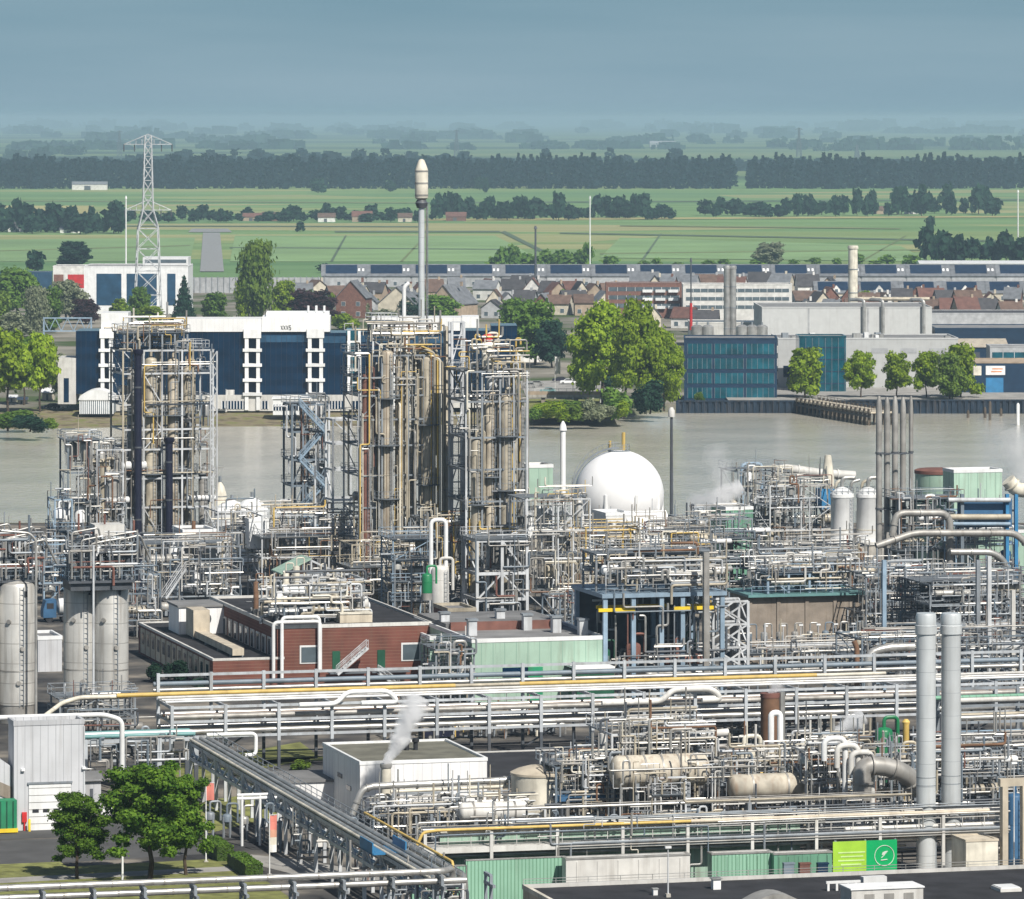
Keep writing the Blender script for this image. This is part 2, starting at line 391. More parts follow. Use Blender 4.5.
strip("wheat_field", [(420,221),(1040,217.5),(1040,216),(420,219)], "wheat", .3)
strip("meadow", [(230,262),(545,262),(495,236),(235,236)], "field_green", .25)
strip("meadow", [(600,258),(930,262),(900,246),(620,238)], "field_green", .25)
strip("meadow", [(-20,262),(190,262),(195,238),(-20,240)], "field_green", .25)

# ================================================================ trees
CR = {}
def crown_mesh(kind, lod, m, var):
    key = (kind, lod, m, var)
    if key in CR: return CR[key]
    rnd = random.Random(str(("c", kind, lod, var)))
    n, ls = {"far": (170, .17), "mid": (5200, .041), "near": (19000, .020), "big": (16000, .025), "bush": (3200, .052)}[lod]
    lobes = []
    if kind == "poplar":
        for i in range(9):
            z = .08 + .84*i/8; r = .16 + .30*math.sin(math.pi*min(1, .22 + .72*(1 - z)))
            lobes.append((rnd.uniform(-.08,.08), rnd.uniform(-.08,.08), z, r, .10))
    elif kind == "conifer":
        for i in range(8):
            z = .05 + .9*i/7; lobes.append((0, 0, z, .46*(1 - z) + .05, .09))
    elif kind == "bush":
        for i in range(9):
            a = rnd.uniform(0, 6.28); d = rnd.uniform(0, .33); lobes.append((d*math.cos(a), d*math.sin(a), rnd.uniform(.2, .62), rnd.uniform(.14,.24), rnd.uniform(.18,.32)))
    elif kind == "layered":
        for i in range(46):
            a = i*2.4 + rnd.uniform(-.6, .6); z = .10 + .84*(i/45); d = rnd.uniform(.05, .43)*(1 - .6*abs(z - .36)); k = rnd.uniform(.06, .14); lobes.append((d*math.cos(a), d*math.sin(a), z + rnd.uniform(-.03, .03), k, k*rnd.uniform(.5, .85)))
        lobes.append((0, 0, .5, .2, .3))
    else:
        for i in range(26):
            a = i*2.4 + rnd.uniform(-.5,.5); z = .12 + .76*((i + .5)/26); d = (.36 if z < .7 else .22)*rnd.uniform(.4, 1.0); lobes.append((d*math.cos(a), d*math.sin(a), z, rnd.uniform(.09,.20), rnd.uniform(.06,.14)))
        lobes.append((0, 0, .5, .28, .34))
    wt = [l[3]*l[3] for l in lobes]; mb = MB()
    for k in range(n):
        l = rnd.choices(lobes, wt)[0]
        d = V((rnd.gauss(0,1), rnd.gauss(0,1), rnd.gauss(0,1))).normalized(); rr = rnd.uniform(.15, 1)**.45*(rnd.uniform(.8, 1.12) if rnd.random() < .8 else rnd.uniform(1, 1.45))
        c = V((l[0] + d.x*l[3]*rr, l[1] + d.y*l[3]*rr, max(.0, l[2] + d.z*l[4]*rr)))
        nn = (d + V((rnd.gauss(0,.6), rnd.gauss(0,.6), rnd.gauss(.25,.6)))).normalized(); e = nn.orthogonal().normalized(); f = nn.cross(e); a = rnd.uniform(0, 6.28)
        e, f = e*math.cos(a) + f*math.sin(a), f*math.cos(a) - e*math.sin(a); s = ls*rnd.uniform(.5, 1.15)
        mb.add([c - e*s - f*s*.35, c + e*s*.2 - f*s*.75, c + e*s + f*s*.35, c - e*s*.2 + f*s*.75], [(0,1,2,3)])
    me = mesh_of("crown", mb, m, smooth=False); CR[key] = me; return me
TR = {}
def trunk_mesh(var, bare):
    if (var, bare) in TR: return TR[(var, bare)]
    rnd = random.Random(var); mb = MB(); pts = [V((0,0,0))]
    for i in range(5): pts.append(V((rnd.uniform(-.02,.02), rnd.uniform(-.02,.02), .16*(i+1))))
    for i in range(5): mb.cyl(pts[i], pts[i+1] + K*.004, .026*(1 - i*.15), 7, .026*(1 - (i+1)*.15))
    for i in range(8):
        a = i*2.4; b = pts[2 + i % 3]; z = .35 + .35*i/8; e = V((.28*math.cos(a), .28*math.sin(a), z + .2)); mid = b.lerp(e, .5) + K*.02
        mb.cyl(b, mid, .011, 5, .008); mb.cyl(mid, e, .008, 5, .003)
    me = mesh_of("trunk", mb, "bark"); TR[(var, bare)] = me; return me
TN = [0]
def tree(x, yb, wpx, hpx, kind="round", m="leaf_mid", lod="mid", label="tree", group=None, bare=.16, name=None, p=None):
    p = p or gp(x, yb); s = sc(p); w, h = wpx/s, hpx/s; TN[0] += 1; v = TN[0] % 3
    name = name or {"poplar": "poplar_tree", "conifer": "conifer_tree", "bush": "shrub"}.get(kind, "leafy_tree")
    o = thing(name, "shrub" if kind == "bush" else "tree", label, p, group); o.rotation_euler.z = TN[0]*1.7
    c = bpy.data.objects.new("crown", crown_mesh(kind, lod, m, v)); COL.objects.link(c); c.parent = o
    if kind in ("bush",): bare = 0
    c.location = (0, 0, h*bare); c.scale = (w*1.06, w*1.06, h*(1 - bare)*1.02)
    t = bpy.data.objects.new("stem" if kind == "bush" else "trunk", trunk_mesh(v, 0)); COL.objects.link(t); t.parent = o; k = max(w, h*.35) ; t.scale = (k, k, h*.95)
    return o

# continuous far rows of trees: nobody could count them
def treeline(name, label, segs, m, nq, seed):
    rnd = random.Random(seed); mb = MB()
    for (x, yb, hp, wp_, kind) in segs:
        p = gp(x, yb); s = sc(p); h = hp/s; w = wp_/s
        for k in range(nq):
            z = rnd.uniform(.0, 1); prof = (math.sin(math.pi*min(1, .18 + .8*z)) if kind == "p" else math.sqrt(max(0, 1 - (z*1.15 - .25)**2)))
            a = rnd.uniform(0, 6.28); r = w*.5*prof*math.sqrt(rnd.uniform(.2, 1)); c = p + V((r*math.cos(a), r*math.sin(a), h*z))
            n = V((rnd.gauss(0,1), rnd.gauss(-.5,1), rnd.gauss(.4,1))).normalized(); e = n.orthogonal().normalized(); f = n.cross(e); sz = w*rnd.uniform(.10,.22)
            mb.add([c - e*sz, c - f*sz, c + e*sz, c + f*sz], [(0,1,2,3)])
    return setting(name, mb, m, "stuff", label=label)
rnd = random.Random(3)
seg = []; x = -40
while x < 1064:
    if not (733 < x < 744):
        seg.append((x, 188.5 + rnd.uniform(-.6,.6), rnd.uniform(27, 36) if x > 440 else rnd.uniform(25, 35), rnd.uniform(9, 13), "p" if x > 440 else "r"))
        seg.append((x + 3, 186.5, rnd.uniform(22, 30), rnd.uniform(10, 14), "r"))
    x += rnd.uniform(5.5, 8)
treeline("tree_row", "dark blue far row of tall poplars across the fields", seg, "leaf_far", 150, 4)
seg = []
for x in range(-40, 1064, 9):
    seg.append((x + rnd.uniform(-4,4), 172 + rnd.uniform(-1.5,1.5), rnd.uniform(9, 17)*(1.25 if 130 < x < 480 else .8), rnd.uniform(14, 26), "r"))
for x in (236, 385, 678, 545, 610, 672): seg.append((x, 173, 24, 14, "r"))
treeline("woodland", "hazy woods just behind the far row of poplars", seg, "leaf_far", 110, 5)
seg = []
for i in range(150):
    yb = rnd.choice((128.5, 131, 134, 138, 143, 149)) + rnd.uniform(-1,1); seg.append((rnd.uniform(-30, 1054), yb, rnd.uniform(2.5, 6), rnd.uniform(14, 50), "r"))
for x, yb, h_, w_ in ((790,147,9,60),(880,150,12,90),(980,150,14,70),(930,146,9,60),(60,155,9,50),(30,158,10,50),(840,151,9,40)):
    for k in range(6): seg.append((x + rnd.uniform(-w_/2, w_/2), yb, h_*rnd.uniform(.6,1), w_/3, "r"))
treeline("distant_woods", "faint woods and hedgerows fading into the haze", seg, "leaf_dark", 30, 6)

# ---- tree clumps among the fields (each tree its own)
def clump(x0, x1, yb, h, n, label, m="leaf_dark", w=(14, 24), jit=.6, kind="round", lod="far", dy=3):
    rnd = random.Random(int(x0*7 + yb))
    for i in range(n):
        x = x0 + (x1 - x0)*(i + .5)/n + rnd.uniform(-.4,.4)*(x1 - x0)/n; k = rnd.uniform(1 - jit, 1.1)
        tree(x, yb + rnd.uniform(-dy, dy)*.5, rnd.uniform(*w)*(.6 + .4*k), h*k, kind, m, lod, label, "trees " + label.split(" tree ")[-1] if " tree " in label else None, bare=.06)
clump(-5, 125, 233, 34, 16, "dark round tree among the fields beside the wheat strip", w=(18, 30))
clump(120, 300, 221, 15, 19, "small dark tree in the village hedgerow beyond the power pylon", w=(12, 20))
clump(300, 420, 221, 16, 14, "small dark tree by village houses beyond the flare stack", w=(12, 20))
clump(430, 560, 219, 27, 19, "dark tree in the wood edge beyond the flare stack", w=(14, 24))
clump(560, 672, 219, 23, 16, "dark tree in the wood edge behind the thin white mast", w=(14, 24))
clump(700, 800, 216, 23, 11, "dark round tree in the broken field hedge beyond the town", w=(14, 26))
clump(800, 1000, 215, 31, 20, "dark tree in the tall wood on the far meadow", w=(14, 24))
clump(488, 592, 267, 27, 12, "bushy tree behind the solar roofs by the dark mast", "leaf_mid", w=(16, 26))
clump(922, 1030, 262, 40, 12, "dark tree in the grove behind the long white roof", w=(18, 28))
clump(740, 925, 266, 14, 9, "low shrubby tree behind the solar roofs near the chimney", "leaf_mid", w=(14, 22))
clump(600, 740, 266, 10, 6, "low hedge tree behind the solar roofs near the apartment block", "leaf_mid", w=(14, 22))
for x, yb, w_, h_ in ((318,193,18,15),(390,192,12,12),(480,190,14,14),(485,193,9,16),(754,188,8,12),(833,188,10,8),(300,232,11,11)):
    tree(x, yb, w_, h_, "round", "leaf_dark", "far", "lone dark tree standing out on the open far meadow", "lone trees on the meadow", bare=.05)
tree(770, 268, 40, 26, "round", "leaf_pale", "mid", "pale silvery willow behind the solar roofed houses")
tree(35, 272, 20, 23, "round", "leaf_dark", "far", "dark tree on the field left of the red and white hall", bare=.05)
tree(75, 268, 42, 28, "round", "leaf_dark", "mid", "wide dark tree just behind the red and white hall", bare=.05)
tree(930, 233, 10, 16, "poplar", "leaf_dark", "far", "narrow dark tree on the meadow before the far wood", bare=.05)
tree(325, 273, 20, 10, "round", "leaf_dark", "far", "low dark tree behind the left end of the solar roofs", bare=.02)
tree(337, 274, 16, 9, "round", "leaf_dark", "far", "smaller dark tree behind the left end of the solar roofs", bare=.02)

# ================================================================ pylons and masts
def pylon(x, yb, ytop, wpx, label, big=False):
    p = gp(x, yb); s = sc(p); h = (yb - ytop)/s; w = wpx/s; o = thing("power_pylon", "pylon", label, p); m = "white_steel" if big else "dark_steel"; r = .32 if big else .9
    u, v = axes(8); lv = [0, .14, .27, .39, .5, .6, .68, .76, .83, .89, .95, 1.0]
    wid = lambda t: w*(1 - t)*1.0 + w*.30*min(1, t*1.6) if t < .55 else w*.40*(1 - (t - .55)*.9)
    cs = lambda t: [p + u*(a*wid(t)/2) + v*(b*wid(t)/2) + K*(h*t) for a, b in ((-1,-1),(1,-1),(1,1),(-1,1))]
    for k in range(4):
        mb = MB()
        for a, b in zip(lv, lv[1:]): mb.bar(cs(a)[k], cs(b)[k], r)
        part(o, "leg", mb, m)
    for k in range(4):
        mb = MB()
        for a, b in zip(lv, lv[1:]):
            A, B = cs(a), cs(b); l = (k+1) % 4
            mb.bar(A[k], B[l], r*.6); mb.bar(A[l], B[k], r*.6); mb.bar(B[k], B[l], r*.6)
        part(o, "lattice", mb, m)
    for t, aw in ((.955, .26*h), (.60, .25*h)):
        mb = MB(); z = h*t; c = p + K*z
        for sd in (-1, 1):
            e = c + u*(sd*aw*.5)
            for b in (-1, 1):
                mb.bar(c + v*(b*wid(t)/2) + u*(sd*wid(t)/2), e, r*.7); mb.bar(c + K*(h*.055) + v*(b*wid(t)/2*.7), e, r*.7)
            for q in (.25, .5, .75): mb.bar(c + u*(sd*aw*.5*q), c + u*(sd*aw*.5*q) + K*(h*.055*(1 - q)), r*.6)
        part(o, "cross_arm", mb, m)
        if big:
            for q in (-.5, -.28, .28, .5):
                i = MB(); b0 = c + u*(aw*q); i.cyl(b0, b0 - K*2.6, .22, 6); part(o, "insulator", i, "dark_steel")
    return o
pylon(148, 321, 136, 27, "tall white lattice power pylon behind the glass fronted hall", True)
for x, yb, yt in ((119.5,156,131),(456.5,156,130),(799,157,128),(857,158,145)):
    pylon(x, yb, yt, 4.5, "distant grey pylon in the haze above the far poplars")
def mast(x, yb, yt, r, m, label, name="mast", extra=None):
    p = gp(x, yb); h = zt(p, yt); o = thing(name, "mast", label, p)
    mb = MB(); mb.cyl(p, p + K*h, r, 8, r*.7); part(o, "pole", mb, m)
    b = MB(); b.cbox(p, r*6, r*6, .6); part(o, "footing", b, "concrete")
    c = MB(); c.cyl(p + K*(h - 1.2), p + K*(h + .1), r*1.5, 8, r*.6); part(o, "lamp_head" if extra is None else extra, c, m)
    return o
mast(126, 285, 196, .35, "white", "thin white mast left of the lattice pylon")
mast(590, 275, 196, .35, "white", "thin white mast behind the solar roofs")
mast(1018, 262, 190, .40, "white", "thin white mast near the far grove")
mast(535.5, 290, 226, .55, "dark_steel", "dark slender mast before the bushy trees")
m_ = mast(691, 352, 258, .28, "dark_steel", "red and grey mast beside the twin metal chimneys")
p_ = ROOTLOC[m_.name]; mb = MB(); mb.cyl(p_ + K*zt(p_, 330), p_ + K*zt(p_, 303), .5, 8, .42); part(m_, "red_sleeve", mb, "red")

# white sheds out on the meadow
def shed(x0, x1, yb, yt, label, wall="wall_white", roof="tile_grey", depth=9, name="farm_shed", yaw=0, rise=.35):
    u, w = axes(yaw); p = gp(x0, yb); a = ux(p, x1, u); h = zt(p, yt); o = thing(name, "shed", label, p)
    hw = h*(1 - rise); mb = MB(); mb.box(p, a, depth, hw, u, w)
    part(o, "wall", mb, wall)
    r = MB(); e = .35
    f = [p - u*e - w*e + K*(hw - .1), p - u*e + w*(depth/2) + K*h, p - u*e + w*(depth + e) + K*(hw - .1), p - u*e + w*(depth/2) + K*(hw - .25)]
    r.prism(f, a + 2*e, u); part(o, "roof", r, roof)
    for q in (0, a - .2):
        g = MB(); g.prism([p + u*q + K*hw, p + u*q + w*depth + K*hw, p + u*q + w*(depth/2) + K*(h - .3)], .2, u); part(o, "gable", g, wall)
    d = MB(); d.box(p + u*(a*.35) - w*.08, a*.18, .12, hw*.75, u, w); part(o, "door", d, "dark_steel"); return o
shed(72, 107, 190, 181.5, "long white farm shed under the far row of trees")
shed(650, 676, 147, 141, "pale distant greenhouse roof in the haze", "wall_grey", "wall_grey", 60)
for i, (x0, x1, yb, yt, c, r) in enumerate(((8,30,232,222,"wall_white","tile_dark"),(60,80,233,226,"wall_white","tile_grey"),(242,262,221,213,"wall_tan","tile_red"),(262,280,221,212,"wall_brick","tile_brown"),(318,335,222,213,"wall_white","tile_brown"),(352,372,222,211,"wall_tan","tile_red"),(398,412,222,213,"wall_cream","tile_brown"),(446,466,221,212,"wall_brick","tile_red"),(868,884,214,206,"wall_tan","tile_brown"),(905,918,214,206,"wall_white","tile_red"))):
    shed(x0, x1, yb, yt, "small %s farmhouse with %s roof amid dark trees" % (c[5:].replace("brick", "brick"), r[5:]), c, r, 8, "farmhouse", 0, .5)
# ================================================================ town beyond the river
def windows(o, p, u, w, xs, zs, ww, hh, m="pane", fr=None, name="window"):
    for z in zs:
        for x in xs:
            f = MB(); f.box(p + u*(x - ww/2 - .08) + K*(z - .08) - w*.06, ww + .16, .1, hh + .16, u, w)
            fo = part(o, name, f, fr or "wall_white")
            g = MB(); g.box(p + u*(x - ww/2) + K*z - w*.10, ww, .1, hh, u, w); part(fo, "pane", g, m)
def house(x0, yb, wpx, hwall, hroof, label, wall="wall_brick", roof="tile_dark", depth=9, ridge="u", yaw=4, nwin=2, floors=1, chim=True, solar=False, sky=0, group=None, name="house", dormer=0):
    u, w = axes(yaw); p = gp(x0, yb); s = sc(p); a = wpx/s; hw = hwall/s; hr = hroof/s; o = thing(name, "house", label, p, group)
    mb = MB(); mb.box(p, a, depth, hw, u, w)
    if ridge == "u":
        for q in (0, a - .25): mb.prism([p + u*q + K*hw, p + u*q + w*depth + K*hw, p + u*q + w*(depth/2) + K*(hw + hr)], .25, u)
    else:
        for q in (0, depth - .25): mb.prism([p + w*q + K*hw, p + w*q + u*(a/2) + K*(hw + hr), p + w*q + u*a + K*hw], .25, w)
    part(o, "wall", mb, wall)
    r = MB(); e = .4; t = .25
    if ridge == "u":
        b0 = p - u*e
        r.prism([b0 - w*e + K*(hw - .2), b0 + w*(depth/2) + K*(hw + hr), b0 + w*(depth + e) + K*(hw - .2), b0 + w*(depth + e) + K*(hw - .2 + t), b0 + w*(depth/2) + K*(hw + hr + t), b0 - w*e + K*(hw - .2 + t)], a + 2*e, u)
    else:
        b0 = p - w*e
        r.prism([b0 - u*e + K*(hw - .2), b0 + u*(a/2) + K*(hw + hr), b0 + u*(a + e) + K*(hw - .2), b0 + u*(a + e) + K*(hw - .2 + t), b0 + u*(a/2) + K*(hw + hr + t), b0 - u*e + K*(hw - .2 + t)], depth + 2*e, w)
    ro = part(o, "roof", r, roof)
    sl = V((0, 0, 0)) + w*(depth/2) + K*hr
    if solar and ridge == "u":
        n = max(1, int(a/13))
        for i in range(n):
            q = MB(); x_ = a*(i + .08)/n; L_ = a*.70/n; c0 = p + u*x_ + K*(hw + t + .12) + sl*.14; q.prism([c0, c0 + u*L_, c0 + u*L_ + sl*.74, c0 + sl*.74], .12, K); part(o, "solar_panel", q, "solar")
    for i in range(sky):
        q = MB(); c0 = p + u*(a*(.80 + .09*i)) + K*(hw + t + .15) + sl*.35; q.prism([c0, c0 + u*.9, c0 + u*.9 + sl*.22, c0 + sl*.22], .1, K); part(o, "skylight", q, "white")
    for i in range(dormer):
        c0 = p + u*(a*(i + .5)/dormer) + K*(hw + .1) - w*.05; q = MB(); q.prism([c0 - u*1.5, c0 + u*1.5, c0 + u*1.5 + K*1.2, c0 + K*2.9, c0 - u*1.5 + K*1.2], 3, w); d = part(o, "dormer", q, "wall_white")
        g = MB(); g.box(c0 - u*.6 + K*.3 - w*.06, 1.2, .1, 1.1, u, w); part(d, "pane", g, "pane")
    if chim:
        q = MB(); q.box(p + u*(a*.75) + w*(depth*.5 - .4) + K*(hw + hr - .5), .8, .8, 1.6, u, w); part(o, "chimney", q, wall)
    if nwin:
        fh = max(2.4, hw/floors); windows(o, p, u, w, [a*(i + .5)/nwin for i in range(nwin)], [.8 + fh*k for k in range(floors)], min(1.4, a/nwin*.5), min(1.5, fh*.55))
    return o
for i, x in enumerate(range(322, 1030, 45)):
    house(x, 287, 45, 11, 11, "terrace block with solar roof in the back row", "wall_grey", "tile_grey", 10, "u", 1, 4, 1, False, True, 2, "terrace blocks with solar roofs", "terrace_block")
for i, x in enumerate((815, 858, 901, 944, 987)):
    house(x, 302, 43, 9, 11, "terrace block with solar roof and white dormer in second row", "wall_cream", "tile_grey", 10, "u", 1, 4, 1, False, True, 0, "second row of terrace blocks", "terrace_block", dormer=1)
shed(920, 1040, 271, 261, "very long low white roof before the dark grove", "wall_white", "white", 20, "long_hall", 0, .25)
rnd = random.Random(11)
walls = ["wall_brick", "wall_white", "wall_cream", "wall_tan", "wall_grey"]; roofs = ["tile_dark", "tile_brown", "tile_red", "tile_grey", "tile_dark"]
WN = {"wall_brick": "brick", "wall_white": "white", "wall_cream": "cream", "wall_tan": "tan", "wall_grey": "grey"}
def scatter(x0, x1, yb0, yb1, n, where, wr=(16, 28)):
    for i in range(n):
        x = x0 + (x1 - x0)*(i + rnd.uniform(0, .6))/n; yb = rnd.uniform(yb0, yb1); w_ = rnd.choice(walls); r_ = rnd.choice(roofs); g = rnd.random() < .45
        house(x, yb, rnd.uniform(*wr)*(.75 if g else 1), rnd.uniform(9, 13), rnd.uniform(8, 12), "%s house with %s %s roof %s" % (WN[w_], r_[5:], "gabled" if g else "ridged", where), w_, r_, 8.5, "w" if g else "u", rnd.uniform(-25, 25), 2, 1, True, False, 0, "houses " + where)
scatter(285, 480, 300, 306, 11, "among trees behind the office")
scatter(330, 500, 312, 319, 6, "close behind the office")
scatter(480, 610, 298, 304, 10, "behind the leafy trees")
scatter(478, 606, 309, 316, 8, "beside the leafy trees")
scatter(620, 830, 294, 299, 12, "beyond the apartment block")
scatter(790, 1015, 309, 315, 14, "beyond the grey hall")
scatter(795, 1015, 319, 325, 11, "close behind the grey hall")
scatter(640, 700, 327, 334, 3, "beside the red mast", (18, 30))
for i_ in range(46):
    xx = random.Random(i_*7).uniform(282, 1015); tree(xx, random.Random(i_*3).choice((299, 305, 311, 318)), random.Random(i_).uniform(9, 20), random.Random(i_*5).uniform(8, 17), "round", random.Random(i_*11).choice(["leaf_mid", "leaf_dark", "leaf_bright", "leaf_pale"]), "far", "small garden tree between the roofs of the town", "garden trees in the town", bare=.05)
# three houses that stand out
house(336, 318, 30, 20, 17, "brick gable house with pale roof edge behind the copper beech", "wall_brick", "tile_grey", 12, "w", -10, 2, 2)
house(378, 322, 38, 18, 17, "cream gable house with dark window behind the steel towers", "wall_cream", "tile_grey", 12, "w", -12, 1, 1)
house(428, 318, 34, 14, 19, "large white sided house with steep grey roof behind the flare stack", "wall_tan", "tile_grey", 16, "w", -25, 2, 1)
house(506, 362, 33, 27, 22, "pale grey gable barn at the end of the office", "wall_white", "tile_grey", 14, "w", -6, 0, 1, False, name="barn")

def block(x0, x1, yb, yt, depth, label, wall, roofm="roof_grey", yaw=0, name="building", cat="building", cap=.4, capm=None, par=True):
    """flat roofed block: wall, roof and parapet; returns (object, front corner, u, w, length, height)"""
    u, w = axes(yaw); p = gp(x0, yb); a = ux(p, x1, u); h = zt(p, yt); o = thing(name, cat, label, p)
    mb = MB(); mb.box(p, a, depth, h - .35, u, w); part(o, "wall", mb, wall)
    r = MB(); r.box(p + u*.3 + w*.3 + K*(h - .35), a - .6, depth - .6, .12, u, w); part(o, "roof", r, roofm)
    if par:
        for (q, l, d) in ((p - u*.08 - w*.08, a + .16, .38), (p - u*.08 + w*(depth - .3), a + .16, .38)):
            t = MB(); t.box(q + K*(h - .35), l, d, cap, u, w); part(o, "parapet", t, capm or wall)
        for q in (p - u*.08 + w*.3, p + u*(a - .3) + w*.3):
            t = MB(); t.box(q + K*(h - .35), .38, depth - .6, cap, u, w); part(o, "parapet", t, capm or wall)
    return o, p, u, w, a, h
def bands(o, p, u, w, x0, x1, zs, hh, m, name="window_band", pr=.06, mull=0, mm="white"):
    for z in zs:
        b = MB(); b.box(p + u*x0 + K*z - w*pr, x1 - x0, pr, hh, u, w); bo = part(o, name, b, m)
        if mull:
            f = MB(); n = max(1, int((x1 - x0)/mull))
            for i in range(n + 1): f.box(p + u*(x0 + (x1 - x0)*i/n - .06) + K*z - w*(pr + .05), .12, .05, hh, u, w)
            part(bo, "mullion", f, mm)
# apartment block: brick wing and white wing
o, p, u, w, a, h = block(606, 682, 318, 283, 14, "brick apartment block with white balconies behind the leafy trees", "wall_brick", name="apartment_block")
bands(o, p, u, w, 1, a - 1, [h - 3.0, h - 6.0, h - 9.0], 1.5, "pane", "window_band", .06, 3.2)
for k in range(3):
    for z in (h - 3.4, h - 6.4, h - 9.4):
        b = MB(); b.box(p + u*(a*(.48 + .17*k)) + K*z - w*1.2, a*.13, 1.2, 1.0, u, w); part(o, "balcony", b, "white")
o, p, u, w, a, h = block(683, 792, 320, 284, 14, "long white apartment block with strip windows right of the brick one", "wall_white", name="apartment_block")
bands(o, p, u, w, 1, a - 1, [h - 3.0, h - 6.0, h - 9.0], 1.3, "pane", "window_band", .06, 2.6)
g = MB(); g.box(p + u*(a*.72) - w*.5, a*.3, .5, h - 7, u, w); part(o, "brick_bay", g, "wall_brick")
# hall with glass front and red roofed neighbour, glass sound barrier
o, p, u, w, a, h = block(84, 188, 314, 266, 30, "white hall with tall blue glass fronts below the pylon", "white", "roof_grey", name="glass_hall")
for f0, f1 in ((.12, .36), (.41, .70), (.80, .88)):
    b = MB(); b.box(p + u*(a*f0) + K*(h*.18) - w*.08, a*(f1 - f0), .08, h*.66, u, w); part(o, "glass_front", b, "glass_blue")
b = MB(); b.box(p + u*(a*.55) + w*8 + K*h, a*.44, 16, 3, u, w); part(o, "rooftop_storey", b, "white")
b = MB(); b.box(p + u*(a*.57) + w*7.95 + K*(h + .9), a*.40, .05, 1.3, u, w); part(o, "rooftop_window", b, "pane")
o, p, u, w, a, h = block(53, 92, 300, 266, 20, "red and white hall left of the glass fronted hall", "wall_white", "roof_grey", name="town_hall")
b = MB(); b.box(p + u*(a*.38) + K*(h*.35) - w*.1, a*.45, .1, h*.4, u, w); part(o, "red_panel", b, "red")
b = MB(); b.box(p + u*(a*.02) + K*(h*.45) - w*.1, a*.25, .1, h*.3, u, w); part(o, "brick_panel", b, "wall_brick")
p = gp(188, 293); a = ux(p, 330, U0); o = thing("sound_barrier", "fence", "long pale glass sound barrier behind the tall poplar", p)
mb = MB(); mb.box(p, a, .2, 6.5, U0, W0); part(o, "panel", mb, "wall_grey")
mb = MB()
for i in range(24): mb.box(p + U0*(a*i/24) - W0*.2, .25, .2, 7, U0, W0)
part(o, "post_framing", mb, "grey_steel")
block(0, 52, 290, 272, 14, "low dark glazed hall at the left edge before the fields", "glass_blue", name="building")
# grey factory hall with roof ducts
o, p, u, w, a, h = block(762, 932, 352, 307, 40, "large grey windowless factory hall with roof ducts", "hall_grey", "roof_grey", 1, "factory_hall")
for f in (.27, .62):
    b = MB(); b.box(p + u*(a*f) - w*.1, .5, .1, h - .4, u, w); part(o, "downpipe", b, "wall_grey")
for f, t in ((.60, .9), (.71, .8), (.95, 1.0)):
    b = MB(); x_ = a*f; b.tube([p + u*(x_ - 4) + w*3 + K*(h + 2.2), p + u*x_ - w*.9 + K*(h + 2.2), p + u*x_ - w*.9 + K*(h*.1)], .55, 8); part(o, "duct", b, "alu")
b = MB(); b.tube([p + u*(a*.55) + w*3 + K*(h + 2.4), p + u*(a*.99) + w*3 + K*(h + 2.4)], .6, 8); part(o, "duct", b, "tan_clad")
o, p, u, w, a, h = block(778, 958, 392, 338, 26, "long low grey factory front behind the quayside trees", "hall_grey", "roof_grey", 1, "factory_hall")
for f in (.52, .68, .84):
    b = MB(); b.box(p + u*(a*f) + K*(h*.72) - w*.07, a*.09, .07, 1.3, u, w); part(o, "window", b, "wall_grey")
for i in range(14):
    b = MB(); q = p + u*(a*rnd.uniform(.02,.98)) + w*rnd.uniform(1, 5) + K*(h - .3); b.cbox(q, rnd.uniform(.6,2.4), 1.2, rnd.uniform(.6,1.8)); part(o, "roof_unit", b, rnd.choice(["white", "alu", "grey_steel"]))
b = MB(); b.box(p + u*(a*.03) + K*4 - w*.1, a*.12, .1, 3, u, w); part(o, "window_band", b, "glass_dark")
o, p, u, w, a, h = block(799, 846, 396, 336, 12, "teal glass office wing between the two grey halls", "glass_teal", "roof_grey", 1, "glass_wing")
bands(o, p, u, w, .3, a - .3, [h*.2, h*.4, h*.6, h*.8], .25, "navy_wall", "floor_band")
f = MB()
for i in range(8): f.box(p + u*(a*i/7.2) - w*.14, .12, .14, h - .5, u, w)
part(o, "mullion", f, "blue_grey")
o, p, u, w, a, h = block(745, 800, 392, 346, 12, "white low office link beside the glass wing", "wall_white", "roof_grey", 1, "building"); bands(o, p, u, w, .5, a - .5, [2, 5.5, 9], 1.4, "pane", mull=2)
# glass office block over the quay
o, p, u, w, a, h = block(684, 777, 402, 338, 18, "dark blue glass office block standing over the quay", "navy_wall", "roof_grey", -2, "glass_office", capm="navy_wall")
for k in range(4):
    z = 1.0 + k*(h - 1.4)/4
    for i, (f0, f1) in enumerate(((.04, .30), (.33, .64), (.67, .97))):
        b = MB(); b.box(p + u*(a*f0) + K*z - w*.08, a*(f1 - f0), .08, (h - 1.4)/4*.72, u, w); bo = part(o, "window_band", b, "glass_teal")
        f = MB(); n = 5
        for j in range(n + 1): f.box(p + u*(a*(f0 + (f1 - f0)*j/n) - .05) + K*z - w*.14, .1, .06, (h - 1.4)/4*.72, u, w)
        part(bo, "mullion", f, "blue_grey")
def stackc(x, yb, yt, r, m, label, name="chimney_stack", cap=True, rings=3):
    p = gp(x, yb); h = zt(p, yt); o = thing(name, "chimney", label, p)
    b = MB(); b.lathe(p, [(r*1.06, 0), (r, h*.1), (r*.96, h)], 16); part(o, "shaft", b, m)
    c = MB(); c.lathe(p + K*(h - .9), [(r*1.1, 0), (r*1.12, .5), (r*1.02, 1.0), (r*.8, 1.05)], 16); part(o, "rim", c, m)
    for i in range(rings):
        c = MB(); c.lathe(p + K*(h*(i + 1)/(rings + 1)), [(r*1.06, 0), (r*1.06, .25)], 16); part(o, "band", c, "grey_steel")
    return o
